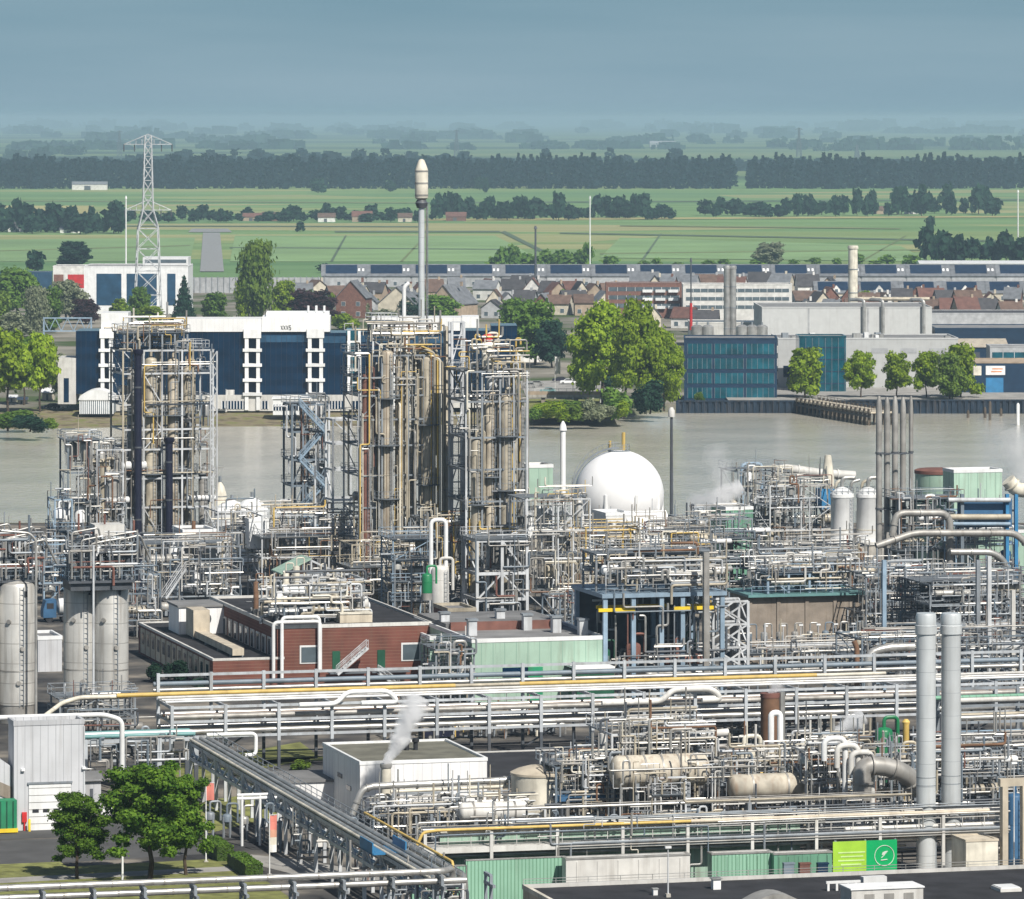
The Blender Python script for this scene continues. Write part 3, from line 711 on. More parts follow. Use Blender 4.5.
stackc(853, 340, 246, 1.6, "cream", "tall cream chimney rising from the grey factory hall")
for x in (727, 733): stackc(x, 350, 266, 1.05, "alu", "slim metal chimney of a pair beside the apartment block")
for i, x in enumerate((697, 708, 742, 752, 762)):
    p = gp(x, 356); o = thing("storage_tank", "tank", "squat pale rooftop tank near the twin metal chimneys", p); b = MB(); b.lathe(p, [(1.8, 0), (1.8, 9), (.9, 9.6)], 14); part(o, "shell", b, "alu"); b = MB(); b.cyl(p + K*9.5, p + K*10.4, .35, 8); part(o, "vent", b, "grey_steel")
# right hand dark halls
o, p, u, w, a, h = block(935, 1050, 352, 328, 30, "dark navy flat hall behind the right quay", "navy_wall", "roof_grey", 0, "warehouse")
block(690, 770, 346, 322, 20, "low pale flat roofed store near the red mast", "offwhite", "roof_bluegrey", 0, "warehouse")
block(790, 1050, 333, 313, 30, "wide low warehouse with dark roof behind the factory hall", "wall_grey", "tile_dark", 0, "warehouse")
o, p, u, w, a, h = block(962, 1050, 397, 362, 22, "navy quayside workshop with blue roller door", "navy_wall", "wall_tan", 0, "workshop", capm="wall_tan")
b = MB(); b.box(p + u*(a*.27) - w*.1, a*.20, .1, h*.55, u, w); part(o, "roller_door", b, "bright_blue")
b = MB(); b.box(p + u*(a*.27) - w*.15 + K*(h*.63), a*.22, .15, h*.26, u, w); s_ = part(o, "sign_board", b, "white")
b = MB()
for i in range(2): b.box(p + u*(a*.33 + i*.3) - w*.17 + K*(h*(.71 + i*.08)), a*.12, .02, .28, u, w)
part(s_, "lettering", b, "orange")
b = MB(); b.box(p + u*(a*.13) - w*.15 + K*(h*.62), a*.09, .15, h*.27, u, w); part(o, "sign_board", b, "cream")
b = MB(); b.box(p + u*(a*.02) - w*.1 + K*(h*.3), a*.07, .1, h*.4, u, w); part(o, "window", b, "bright_blue")
o, p, u, w, a, h = block(990, 1050, 372, 346, 12, "glazed upper office above the navy workshop", "wall_grey", "roof_grey", 0, "building"); bands(o, p, u, w, .5, a - .5, [h - 5], 3.2, "glass_teal", mull=3)
shed(948, 1008, 368, 340, "cream roofed boat shed behind the navy workshop", "navy_wall", "beige", 22, "boat_shed", 0, .25)

# ================================================================ quays, jetty, piles
def quay(x0, x1, D, ztop, label, cap="offwhite"):
    p = V(((x0 - CX)/F*D, D, -4.2)); a = (x1 - x0)/F*D; o = thing("quay_wall", "quay", label, p, kind="thing")
    b = MB(); n = int(a/1.6)
    for i in range(n): b.box(p + U0*(a*i/n), a/n*.55, .9, 4.2 + ztop, U0, W0); b.box(p + U0*(a*(i + .55)/n) + W0*.35, a/n*.45, .55, 4.2 + ztop, U0, W0)
    part(o, "sheet_pile_surface", b, "pile_wall")
    c = MB(); c.box(p - W0*.1 + K*(4.2 + ztop), a, 1.6, .35, U0, W0); part(o, "capping", c, cap)
    return o
quay(676, 850, 1321, .9, "dark sheet pile quay wall below the glass office", "pile_wall")
quay(850, 1060, 1319, 1.2, "dark sheet pile quay wall below the quayside trees", "pile_wall")
b = MB(); b.quad((55, 1322, 1.2), (150, 1322, 1.2), (150, 1420, 1.2), (55, 1420, 1.2)); setting("quay_pavement", b, "paving")
o = thing("jetty", "jetty", "timber jetty on dark piles running out from quay", gp(855, 410, 0))
A_ = V((75, 1322, 1.0)); B_ = V((90.5, 1268, 1.0)); d_ = (B_ - A_).normalized(); n_ = V((d_.y, -d_.x, 0))
b = MB(); b.prism([A_ - n_*3, B_ - n_*3, B_ + n_*3.2, A_ + n_*3.2], .4); part(o, "deck", b, "beige")
L_ = (B_ - A_).length
for s_ in (-2.9, 3.1):
    for i in range(18):
        q = A_ + d_*(L_*(i + .4)/18) + n_*s_; b = MB(); b.cyl(q - K*5, q + K*.9, .32, 7); part(o, "pile", b, "timber")
b = MB(); b.rail([A_ + n_*3.0 + K*.4, B_ + n_*3.0 + K*.4, B_ - n_*2.8 + K*.4, A_ - n_*2.8 + K*.4], 1.1, .09, sp=2.5); part(o, "railing", b, "timber")
for s_ in (-3.1, 3.3):
    b = MB(); b.bar(A_ + n_*s_ - K*.8, B_ + n_*s_ - K*.8, .25, .5); part(o, "fender", b, "black")
for x, yb, yt in ((880,420,396),(904,420,401),(912,420,402),(968,418,402),(985,418,399),(990,420,393),(1001,416,400)):
    p = gp(x, yb, -2) - K*3; b = MB(); b.lathe(p, [(.35, 0), (.35, zt(p, yt) + 2.6), (.1, zt(p, yt) + 3)], 8); solo("mooring_pile", "pile", "dark mooring pile standing in the river off the quay", b, "timber")
p = gp(1018, 425, -2) - K*3; b = MB(); b.lathe(p, [(.4, 0), (.4, 8), (.1, 8.4)], 8); solo("mooring_pile", "pile", "white mooring pile in the river near the steam", b, "white")
# ---- road ramp, bridge, cars, flags on the middle bank
strip("bank_road", [(520,381),(600,381),(620,397),(526,397)], "paving", .06)
strip("bank_verge", [(528,399),(612,399),(622,418),(528,418)], "grass_near", .02)
o = thing("road_bridge", "bridge", "low road bridge with brown parapet over the bank garden", gp(527, 403))
p = gp(527, 403); a = ux(p, 622, U0); b = MB(); b.box(p + K*1.4, a, 6, .7, U0, W0); part(o, "deck", b, "concrete")
b = MB(); b.box(p + K*2.1, a, .25, .9, U0, W0); part(o, "parapet", b, "wall_tan")
b = MB(); b.rail([p + K*3.0 + W0*.1, p + U0*a + K*3.0 + W0*.1], .7, .08); part(o, "railing", b, "white")
for f in (.15, .5, .85):
    b = MB(); b.box(p + U0*(a*f) + W0*.5, 1.0, 5, 1.4, U0, W0); part(o, "pier", b, "brown_concrete")
def car(x, yb, m, label, yaw=0, L_=4.3, p=None, name="parked_car"):
    u, w = axes(yaw); p = p or gp(x, yb, .1); o = thing(name, "car", label, p); hw = 1.75
    b = MB(); pr = [(0,.35),(0,.8),(.15,.95),(.95,1.0),(1.5,1.42),(3.1,1.45),(3.9,1.0),(L_,.9),(L_,.35)]
    b.prism([p + u*(x_ - L_/2) - w*(hw/2) + K*z for x_, z in pr], hw, w); part(o, "body", b, m)
    g = MB(); g.prism([p + u*(x_ - L_/2) - w*(hw/2 + .015) + K*z for x_, z in ((1.1,1.02),(1.55,1.38),(3.05,1.4),(3.6,1.02))], hw + .03, w); part(o, "glazing", g, "black")
    for fx in (.75, L_ - .85):
        for s_ in (-1, 1):
            c = p + u*(fx - L_/2) + w*(s_*(hw/2 - .08)) + K*.33; q = MB(); q.cyl(c - w*(.1), c + w*.1, .33, 12); wh = part(o, "wheel", q, "black")
            r = MB(); r.cyl(c - w*.115, c + w*.115, .2, 10); part(wh, "rim", r, "alu")
    return o
car(548, 393, "teal", "dark teal car parked on the bank road by the office")
car(568, 384, "white", "white car parked below the flag poles")
car(560, 382, "navy", "dark car parked beside the white car on the bank road")
car(590, 383, "red", "red car near the big leafy trees")
for x, yb in ((529,388),(536,386)): car(x, yb, random.choice(["alu","white"]), "pale car parked close to the office end")
def flag(x, yb, yt, fm, label, fw=1.5, fh=4, side=1, name="banner_flag", z=0):
    p = gp(x, yb, z); h = zt(p, yt) - z; o = thing(name, "flag", label, p)
    b = MB(); b.cyl(p, p + K*h, .09, 7, .06); part(o, "pole", b, "white")
    f = MB(); n = 6; vs = []
    for j in range(2):
        for i in range(n + 1): vs.append(p + K*(h - .2 - fh*j) + U0*(side*(.1 + fw*i/n)) + W0*(.18*math.sin(i*1.5 + j)))
    f.add(vs, [(i, i+1, n+2+i, n+1+i) for i in range(n)]); part(o, "cloth", f, fm)
    c = MB(); c.cbox(p, .5, .5, .15); part(o, "footing", c, "concrete"); return o
for x, yt in ((555, 356), (573, 363), (583, 362), (593, 362)): flag(x, 399, yt, "wall_white", "white banner flag on a pole beside the bank road", 1.3, 4.5, 1)
o, p, u, w, a, h = block(600, 622, 403, 391, 6, "small white kiosk beside the bank bushes", "wall_white", "white", 0, "kiosk")
# ================================================================ trees and shrubs of the far bank
T = tree
T(257, 321, 36, 78, "poplar", "leaf_olive", "mid", "tall broad poplar above the office roof", bare=.03)
T(243, 321, 18, 45, "poplar", "leaf_bright", "mid", "shorter bright poplar beside the tall one", bare=.03)
T(312, 325, 62, 36, "round", "leaf_purple", "mid", "dark purple copper beech above the office roof", bare=.05)
T(283, 319, 30, 40, "round", "leaf_bright", "mid", "bright green round tree between poplar and copper beech", bare=.05)
T(215, 325, 34, 34, "round", "leaf_mid", "mid", "green tree left of the tall poplar", bare=.05)
T(184, 325, 26, 48, "conifer", "leaf_dark", "mid", "dark spruce before the glass fronted hall", bare=.03)
T(150, 327, 34, 22, "round", "leaf_bright", "mid", "yellow green bush tree below the pylon", bare=.03)
T(139, 325, 26, 40, "round", "leaf_mid", "mid", "upright green tree before the glass fronted hall", bare=.05)
T(120, 318, 24, 20, "round", "leaf_bright", "mid", "low bright tree before the hall entrance", bare=.03)
T(86, 324, 34, 26, "round", "leaf_purple", "mid", "low purple tree near the lattice crane", bare=.03)
T(66, 320, 44, 42, "round", "leaf_pale", "mid", "pale green tree before the red and white hall", bare=.03)
T(46, 332, 46, 46, "round", "leaf_mid", "mid", "mid green tree behind the lattice crane", bare=.03)
T(18, 316, 52, 50, "round", "leaf_mid", "mid", "large green tree at the left edge above the willow", bare=.03)
T(36, 338, 26, 50, "poplar", "leaf_pale", "mid", "silvery poplar near the lattice crane", bare=.03)
T(12, 345, 44, 34, "round", "leaf_pale", "mid", "pale willow low at the left edge", bare=.03)
T(-2, 330, 36, 40, "round", "leaf_olive", "mid", "olive tree at the very left edge of town", bare=.03)
T(40, 412, 42, 82, "round", "leaf_bright", "mid", "bright tall quayside tree left of the white annex", bare=.25)
T(8, 412, 54, 84, "round", "leaf_bright", "mid", "broad bright quayside tree at the left edge", bare=.2)
T(24, 405, 40, 70, "round", "leaf_mid", "mid", "darker tree between the two bright quayside trees", bare=.2)
T(60, 402, 26, 50, "round", "leaf_pale", "mid", "thin pale tree beside the white annex", bare=.15)
for x, yb, w_, h_, m_ in ((8,431,46,22,"leaf_mid"),(30,432,40,20,"leaf_dark"),(-15,430,40,24,"leaf_dark"),(48,430,26,14,"leaf_olive"),(20,424,40,16,"leaf_mid")):
    T(x, yb, w_, h_, "bush", m_, "bush", "dense green shrub at the water's edge below the left trees", "shrubs on the left bank")
T(345, 330, 34, 20, "bush", "leaf_bright", "bush", "bright bush behind the middle of the office roof"); T(382, 326, 40, 20, "bush", "leaf_pale", "bush", "pale bush behind the office near the steel tower")
T(440, 322, 46, 28, "round", "leaf_mid", "mid", "green tree behind the flare stack and office", bare=.03); T(408, 322, 30, 26, "round", "leaf_dark", "mid", "dark tree behind the flare stack and office", bare=.03)
T(535, 365, 62, 66, "round", "leaf_mid", "mid", "broad green tree right of the office end", bare=.1); T(515, 345, 40, 48, "round", "leaf_mid", "mid", "green tree touching the office end", bare=.1); T(552, 368, 40, 50, "round", "leaf_dark", "mid", "shaded tree behind the flag poles", bare=.1)
T(603, 406, 74, 108, "round", "leaf_bright", "big", "tallest bright tree of the riverside clump", bare=.12)
T(640, 411, 70, 112, "round", "leaf_bright", "big", "wide bright tree in the middle of the riverside clump", bare=.12)
T(664, 411, 44, 82, "round", "leaf_bright", "big", "bright tree at the right of the riverside clump", bare=.1)
T(588, 400, 44, 86, "round", "leaf_bright", "big", "bright tree at the left of the riverside clump", bare=.15)
T(625, 398, 50, 70, "round", "leaf_dark", "mid", "dark tree in the shade of the riverside clump", bare=.1)
T(650, 414, 40, 40, "bush", "leaf_dark", "bush", "dark shrub below the riverside clump")
for x, yb, w_, h_, m_ in ((540,420,30,20,"leaf_bright"),(558,421,34,22,"leaf_bright"),(575,421,30,20,"leaf_olive"),(548,415,34,16,"leaf_bright"),(566,414,30,16,"leaf_mid"),(592,421,28,26,"leaf_pale"),(534,421,22,16,"leaf_mid"),(606,419,24,16,"leaf_pale")):
    T(x, yb, w_, h_, "bush", m_, "bush", "leafy shrub in the bank garden before the low bridge", "shrubs in the bank garden")
T(614, 418, 40, 36, "bush", "leaf_mid", "bush", "big rounded shrub at the end of the bank garden"); T(624, 419, 22, 22, "bush", "leaf_bright", "bush", "bright shrub right of the big rounded one")
for x, w_, yt, l in ((805, 46, 346, "full round quayside tree before the glass wing"), (861, 34, 349, "slim quayside tree first right of the glass wing"), (897, 34, 351, "small quayside tree behind the five thin stacks"), (926, 32, 350, "small quayside tree right of the five stacks"), (960, 44, 341, "large quayside tree beside the navy workshop")):
    T(x, 402, w_, 402 - yt, "round", "leaf_bright", "mid", l, bare=.22 if w_ < 40 else .1)
T(950, 404, 40, 52, "round", "leaf_olive", "mid", "lower leaning quayside tree beside the navy workshop", bare=.1)
T(700, 404, 12, 14, "bush", "leaf_mid", "bush", "small shrub at the glass office corner")
# lattice gantry beside the left trees
p = gp(43, 352); a = ux(p, 92, U0); z0 = zt(p, 331); z1 = zt(p, 318); o = thing("lattice_gantry", "crane", "pale blue lattice gantry between the trees and the office", p)
for q in (0, a - .5):
    b = MB(); b.box(p + U0*q, .5, .5, z1, U0, W0); part(o, "post", b, "blue_steel")
for z in (z0, z1):
    b = MB(); b.bar(p + K*z, p + U0*a + K*z, .35); part(o, "chord", b, "blue_steel")
b = MB()
for i in range(8): b.bar(p + U0*(a*i/8) + K*(z0 if i % 2 else z1), p + U0*(a*(i+1)/8) + K*(z1 if i % 2 else z0), .22)
part(o, "lattice", b, "blue_steel")
# ================================================================ office on the far bank
p = gp(76, 411); u, w = axes(1.0); o = thing("office_building", "office", "long dark glass office with white stair towers on the riverbank", p)
PX = lambda x: ux(p, x, u)
Z = lambda y: zt(p, y)
def seg(x0, x1, y0, y1, name, m, out=0.0, dep=16, par=None, lab=None):
    b = MB(); b.box(p + u*PX(x0) - w*out + K*Z(y1), PX(x1) - PX(x0), dep, Z(y0) - Z(y1), u, w); return part(par or o, name, b, m, lab)
for x0, x1, y0, y1 in ((76,101,331,394),(113,176,334,395),(176,245,332,395),(260,308,332,395),(323,346,333,395),(360,392,332,395),(408,446,333,395),(452,490,331,395),(491,517,326,392)):
    g = seg(x0, x1, y0, y1, "glass_wall", "glass_dark", 0)
    f = MB(); n = max(2, int((x1 - x0)/5)); zz0, zz1 = Z(y1), Z(y0)
    for i in range(n + 1): f.box(p + u*(PX(x0) + (PX(x1) - PX(x0))*i/n - .04) - w*.1 + K*zz0, .08, .1, zz1 - zz0, u, w)
    part(g, "mullion", f, "navy")
    for k in range(5):
        q = MB(); q.box(p + u*PX(x0) - w*.06 + K*(zz0 + (zz1 - zz0)*(k + .18)/5), PX(x1) - PX(x0), .06, (zz1 - zz0)/5*.55, u, w); part(g, "window_band", q, "glass_blue" if k == 4 and (x0 > 250 and x0 < 420) else "glass_dark")
for x0, x1 in ((101,113),(245,260),(308,323),(392,408)):
    b = MB(); b.box(p + u*PX(x0) + w*1.0 + K*Z(396), PX(x1) - PX(x0), 10, Z(330) - Z(396), u, w); t = part(o, "stair_tower", b, "glass_dark")
    for e in (0, 1):
        q = MB(); q.box(p + u*(PX(x0) + (PX(x1) - PX(x0) - .9)*e) - w*1.2 + K*Z(410), .9, 2.2, Z(336) - Z(410), u, w); part(t, "white_post", q, "white")
    for y in (350, 365, 380, 394):
        q = MB(); q.box(p + u*(PX(x0) - .5) - w*1.5 + K*Z(y + 1.6), PX(x1) - PX(x0) + 1.0, 2.6, .75, u, w); part(t, "landing", q, "white")
    q = MB(); q.box(p + u*(PX(x0) - .3) - w*1.4 + K*Z(338), PX(x1) - PX(x0) + .6, 8, Z(329) - Z(338), u, w); part(t, "head_box", q, "white")
g = seg(346, 360, 331, 408, "glass_wall", "glass_teal", -1.5)
for x in (347.5, 358):
    b = MB(); b.box(p + u*PX(x) - w*.2 + K*Z(410), .7, .7, Z(331) - Z(410), u, w); part(o, "white_post", b, "white")
for y in (343, 357, 371, 384):
    b = MB(); b.box(p + u*PX(347) - w*.1 + K*Z(y), PX(359) - PX(347), .4, .5, u, w); part(o, "landing", b, "white")
seg(101, 128, 313, 331, "roof_storey", "white", -.4, 12); seg(174, 262, 319, 331.8, "roof_storey", "clad_white", .3, 14); rs = seg(262, 330, 317, 331.8, "roof_storey", "clad_white", .5, 14); seg(372, 462, 318, 331, "roof_storey", "clad_white", .2, 14); seg(462, 479, 317, 328, "roof_storey", "white", .4, 12)
seg(266, 329, 312.5, 317, "roof_plant", "white", -3, 8)
for x in (308, 316, 324):
    b = MB(); q = p + u*PX(x) + w*3 + K*Z(313); b.cyl(q, q + K*1.7, .3, 8); part(o, "roof_vent", b, "white")
# lettering on the roof storey: four worn capitals
cu = MB(); lx = PX(281); lz = Z(329.6); cw = .42
def glyph(ch, x):
    S = {"X": [((0,0),(1,1)),((0,1),(1,0))], "S": [((1,1),(0,1)),((0,1),(0,.5)),((0,.5),(1,.5)),((1,.5),(1,0)),((1,0),(0,0))], "A": [((0,0),(.5,1)),((.5,1),(1,0)),((.2,.45),(.8,.45))]}[ch]
    for (a, b) in S: cu.bar(p + u*(x + a[0]*.45) + K*(lz + a[1]*1.0) - w*.56, p + u*(x + b[0]*.45) + K*(lz + b[1]*1.0) - w*.56, .17, .1)
for i, ch in enumerate("XXXS"): glyph(ch, lx + i*.68)
part(rs, "lettering", cu, "black")
b = seg(113, 410, 395, 411, "ground_storey", "offwhite", .8, 15)
for x0, x1 in ((196,214),(222,246),(326,344),(352,372),(386,404),(262,268)):
    q = MB(); q.box(p + u*PX(x0) - w*.9 + K*Z(409), PX(x1) - PX(x0), .1, Z(401) - Z(409), u, w); wb = part(o, "window_band", q, "glass_dark")
    f = MB(); n = max(2, int((x1 - x0)/3))
    for i in range(n + 1): f.box(p + u*(PX(x0) + (PX(x1) - PX(x0))*i/n - .1) - w*.97 + K*Z(409), .2, .07, Z(401) - Z(409), u, w)
    part(wb, "mullion", f, "white")
seg(410, 517, 394, 408, "ground_storey", "offwhite", .5, 15)
seg(58, 76, 358, 404, "side_wing", "offwhite", .5, 14); seg(64, 69, 378, 402, "doorway", "glass_dark", .58, .3)
# projecting annex with strip windows; arched annex with slatted front
o2 = thing("riverside_annex", "annex", "low white annex with strip windows jutting from the office foot", gp(273, 415)); P_ = gp(273, 415); a = ux(P_, 307, U0); h = zt(P_, 399)
b = MB(); b.box(P_ + K*.0, a, 8, h, U0, W0); part(o2, "wall", b, "white")
b = MB(); b.box(P_ + K*(h*.28) - W0*.07, a, .07, h*.36, U0, W0); wb = part(o2, "window_band", b, "glass_dark")
b = MB()
for i in range(13): b.box(P_ + U0*(a*i/12 - .1) + K*(h*.26) - W0*.13, .2, .06, h*.4, U0, W0)
part(wb, "mullion", b, "white")
b = MB(); b.box(P_ - U0*.3 - W0*.3 + K*h, a + .6, 8.6, .3, U0, W0); part(o2, "roof", b, "white")
o2 = thing("arched_annex", "annex", "white annex with curved roof and slatted front left of office", gp(80, 414)); P_ = gp(80, 414); a = ux(P_, 113, U0); h = zt(P_, 400); h2 = zt(P_, 391)
b = MB(); b.box(P_, a, 10, h, U0, W0); part(o2, "wall", b, "blue_grey")
b = MB()
for i in range(17): b.box(P_ + U0*(a*i/16 - .12) - W0*.1, .24, .1, h, U0, W0)
part(o2, "slat", b, "white")
b = MB(); pr = [P_ - U0*.4 + K*h - W0*.3]
for i in range(9): t = i/8; pr.append(P_ + U0*(a*t) + K*(h + .3 + (h2 - h)*math.sin(math.pi*(.08 + .84*t))**.8) - W0*.3)
pr.append(P_ + U0*(a + .4) + K*h - W0*.3); b.prism(pr, 10.5, W0); part(o2, "roof", b, "white")
b = MB(); b.box(P_ - W0*.25 + K*(h*.97), a, .25, .5, U0, W0); part(o2, "fascia", b, "white")
flag(226, 412, 389, "wall_white", "small white flag before the office foot", 2.0, 1.3)
flag(70, 406, 384, "wall_white", "thin pole with white flag at the office's left corner", 1.0, 1.5)
for i, (x, yb) in enumerate(((8, 402), (18, 404), (42, 400))):
    shed(x, x + (8 if i < 2 else 12), yb, yb - (7 if i < 2 else 12), "small pale hut among the quayside trees", "wall_cream", "white", 4, "hut")
for x in (52, 58, 215, 233): car(x, 409, random.choice(["navy","white","alu"]), "small car parked at the office foot")
# ================================================================ plant kit
PIPES = []          # every pipe run: (path, radius, paint, label, name)
def pipe(path, r, m, label, name="process_pipe", must=False): PIPES.append(([V(a) for a in path], r, m, label, name, must))
class _PN(dict):
    def __missing__(s, k): return k.replace("_", " ")
PN = _PN({"alu": "silver", "alu_dull": "dull grey", "tan_clad": "tan", "grey_steel": "grey", "rust": "rusty", "yellow": "yellow", "blue_grey": "blue grey", "white": "white", "white_steel": "white", "cream": "cream", "dark_steel": "dark", "blue_steel": "pale blue", "redbrown": "red brown", "navy": "navy", "beige": "beige", "offwhite": "off white", "green_shed": "green"})
PAL = ["alu"]*6 + ["alu_dull"]*6 + ["tan_clad"]*4 + ["grey_steel"]*4 + ["cream"] + ["white_steel"]*3 + ["rust"] + ["blue_grey"]*2 + ["dark_steel"]*2 + ["offwhite"]*2
PALT = ["tan_clad"]*6 + ["cream"]*3 + ["alu"]*4 + ["alu_dull"]*3 + ["yellow"]*2 + ["rust"]*2 + ["white_steel"]
PALD = ["alu_dull"]*5 + ["alu"]*4 + ["grey_steel"]*4 + ["dark_steel"]*2 + ["blue_grey"]*3 + ["white_steel"]*2 + ["redbrown"]
def big_pipe(path, r, m, label, flanges=True, name="large_pipe", supports=None):
    path = [V(a) for a in path]; o = thing(name, "pipe", label, path[0])
    b = MB(); b.tube(path, r, 14); part(o, "run", b, m)
    if flanges:
        for i in range(len(path) - 1):
            a, c = path[i], path[i+1]; L_ = (c - a).length; n = max(1, int(L_/7))
            for k in range(n):
                q = a.lerp(c, (k + .5)/n); d = (c - a).normalized(); f = MB(); f.lathe(q - d*.09, [(r*1.22, 0), (r*1.22, .18)], 14, d); part(o, "flange", f, m)
    return o
def ring_platform(o, c, r, z, ext=1.1, steel="grey_steel"):
    b = MB(); b.lathe(c + K*z, [(r*.98, 0), (r + ext, 0), (r + ext, .12), (r*.98, .12)], 20, cap=False); d = part(o, "platform", b, "deck_grey")
    g = MB(); n = 14; pts = [c + K*(z + .12) + V(((r + ext - .06)*math.cos(6.283*i/n), (r + ext - .06)*math.sin(6.283*i/n), 0)) for i in range(n)]
    g.rail(pts, 1.1, .06, True, 3); part(d, "railing", g, steel)
def vvessel(p, r, h, m, label, name="process_vessel", cat="vessel", legs=False, plats=(), ladder=True, rings=True, head=.5, nozzle=True, z0=0.0, bandm=None):
    """upright vessel: dished shell, skirt or legs, stiffening bands, nozzle, ladder, ring platforms"""
    p = V(p); o = thing(name, cat, label, p); b = MB(); hd = r*head; lo = z0 + (1.0 if not legs else 1.6)
    pr = [(r*.25, lo - hd*.8), (r*.75, lo - hd*.5), (r, lo), (r, h - hd)] + [(r*math.cos(a), h - hd + hd*math.sin(a)) for a in (.5, .9, 1.25, 1.5)]
    b.lathe(p, pr, 22); part(o, "shell", b, m)
    if legs:
        for a in (.8, 2.4, 3.9, 5.5):
            l = MB(); q = p + V((r*.9*math.cos(a), r*.9*math.sin(a), z0)); l.cyl(q, q + K*(lo + .5 - z0), .12, 6); part(o, "leg", l, "grey_steel")
    else:
        s = MB(); s.lathe(p + K*z0, [(r*1.0, 0), (r*.985, lo + .1 - z0)], 20); part(o, "skirt", s, "alu_dull")
    if rings:
        n = max(1, int((h - lo)/4))
        for i in range(n):
            g = MB(); z = lo + (h - hd - lo)*(i + .6)/n; g.lathe(p + K*z, [(r*1.02, 0), (r*1.02, .14)], 22); part(o, "band", g, bandm or m)
    for z in plats: ring_platform(o, p, r, z)
    if ladder and h > 4:
        l = MB(); d = V((.6, -.8, 0)); q = p + d*(r + .25); l.ladder(q + K*z0, q + K*(h - hd), V((.8, .6, 0)), .5, .05); part(o, "ladder", l, "grey_steel")
    if nozzle:
        g = MB(); g.tube([p + K*(h - .1), p + K*(h + 1.0), p + K*(h + 1.0) + U*(r + .6), p + K*(h*.6) + U*(r + .6)], min(.22, r*.22), 8); part(o, "vapour_line", g, m if m != "navy" else "alu_dull")
    return o
def hvessel(p, d, r, L_, z, m, label, name="horizontal_vessel", cat="vessel", bands_=3, ladder=False):
    """lying drum on two saddles; p under one end, axis d, centre height z"""
    p = V(p); d = V(d).normalized(); o = thing(name, cat, label, p + d*(L_/2)); c = p + K*z; b = MB()
    b.lathe(c, [(r*.12, -r*.42), (r*.6, -r*.34), (r*.88, -r*.18), (r, 0), (r, L_), (r*.88, L_ + r*.18), (r*.6, L_ + r*.34), (r*.12, L_ + r*.42)], 22, d); part(o, "shell", b, m)
    n = V((-d.y, d.x, 0))
    for f in (.2, .8):
        q = p + d*(L_*f); s = MB(); s.prism([q - n*(r*.75) - d*.2, q + n*(r*.75) - d*.2, q + n*(r*.75) + d*.2, q - n*(r*.75) + d*.2], z - r*.55); part(o, "saddle", s, "grey_steel")
    for i in range(bands_):
        g = MB(); g.lathe(c + d*(L_*(i + .5)/bands_ - .1), [(r*1.03, 0), (r*1.03, .2)], 22, d); part(o, "band", g, "alu_dull")
    for f in (.3, .7):
        g = MB(); q = c + d*(L_*f); g.cyl(q + K*(r*.9), q + K*(r + .55), .22, 8); g.lathe(q + K*(r + .5), [(.36, 0), (.36, .14)], 10); part(o, "nozzle", g, "alu")
    return o
def steel(label, p, a, dep, zs, xs_n, m="grey_steel", name="steel_structure", cat="steel frame", sect=.26, decks=None, braces=True, rail=True, post_m=None, u=U, w=W, seed=0, rows=2, deckm="deck_grey", railm=None, brace_p=.45, base=0.0, xs=None, dk=0.0):
    """bolted steel frame: posts, beams at every level, diagonals, gratings with handrails"""
    rnd = random.Random(seed); o = thing(name, cat, label, p); top = max(zs); xs = xs or [a*i/xs_n for i in range(xs_n + 1)]; N = len(xs) - 1
    ds = [dep*i/(rows - 1) for i in range(rows)]
    for i, x in enumerate(xs):
        for d in ds:
            b = MB(); b.cbox(p + u*x + w*d + K*base, sect, sect, top - base + .02, u, w); part(o, "post", b, (post_m or {}).get(i, m))
    for k, z in enumerate(zs):
        for d in ds:
            b = MB(); b.bar(p + u*xs[0] + w*d + K*z, p + u*xs[-1] + w*d + K*z, sect*.62, sect*1.05); part(o, "beam", b, m)
        for x in (xs if N < 5 else xs[::2]):
            b = MB(); b.bar(p + u*x + K*z, p + u*x + w*dep + K*z, sect*.6, sect); part(o, "cross_beam", b, m)
    lv = [base] + list(zs)
    if braces:
        for i in range(N):
            for k in range(len(lv) - 1):
                if rnd.random() < brace_p:
                    f = rnd.random() < .5; z0, z1 = lv[k], lv[k+1]; A, B = (xs[i], xs[i+1]) if f else (xs[i+1], xs[i]); dd = 0 if rnd.random() < .75 else dep
                    b = MB(); b.bar(p + u*A + w*dd + K*z0, p + u*B + w*dd + K*z1, sect*.55); part(o, "brace", b, m)
        for k in range(len(lv) - 1):
            if rnd.random() < .5:
                b = MB(); b.bar(p + u*xs[0] + K*lv[k], p + u*xs[0] + w*dep + K*lv[k+1], sect*.5); part(o, "brace", b, m)
    for k in (decks if decks is not None else range(len(zs))):
        z = zs[k]; e = .35; b = MB(); b.box(p + u*(xs[0] - e) + w*(dep*dk - e) + K*(z + sect*.5), xs[-1] - xs[0] + 2*e, dep*(1 - dk) + 2*e, .09, u, w); d = part(o, "deck", b, deckm)
        if rail:
            g = MB(); q = p + K*(z + sect*.5 + .09); c = [q + u*(xs[0] - e) + w*(dep*dk - e), q + u*(xs[-1] + e) + w*(dep*dk - e), q + u*(xs[-1] + e) + w*(dep + e), q + u*(xs[0] - e) + w*(dep + e)]
            g.rail(c, 1.1, .07, True, 1.9); part(d, "railing", g, railm or m)
    return o
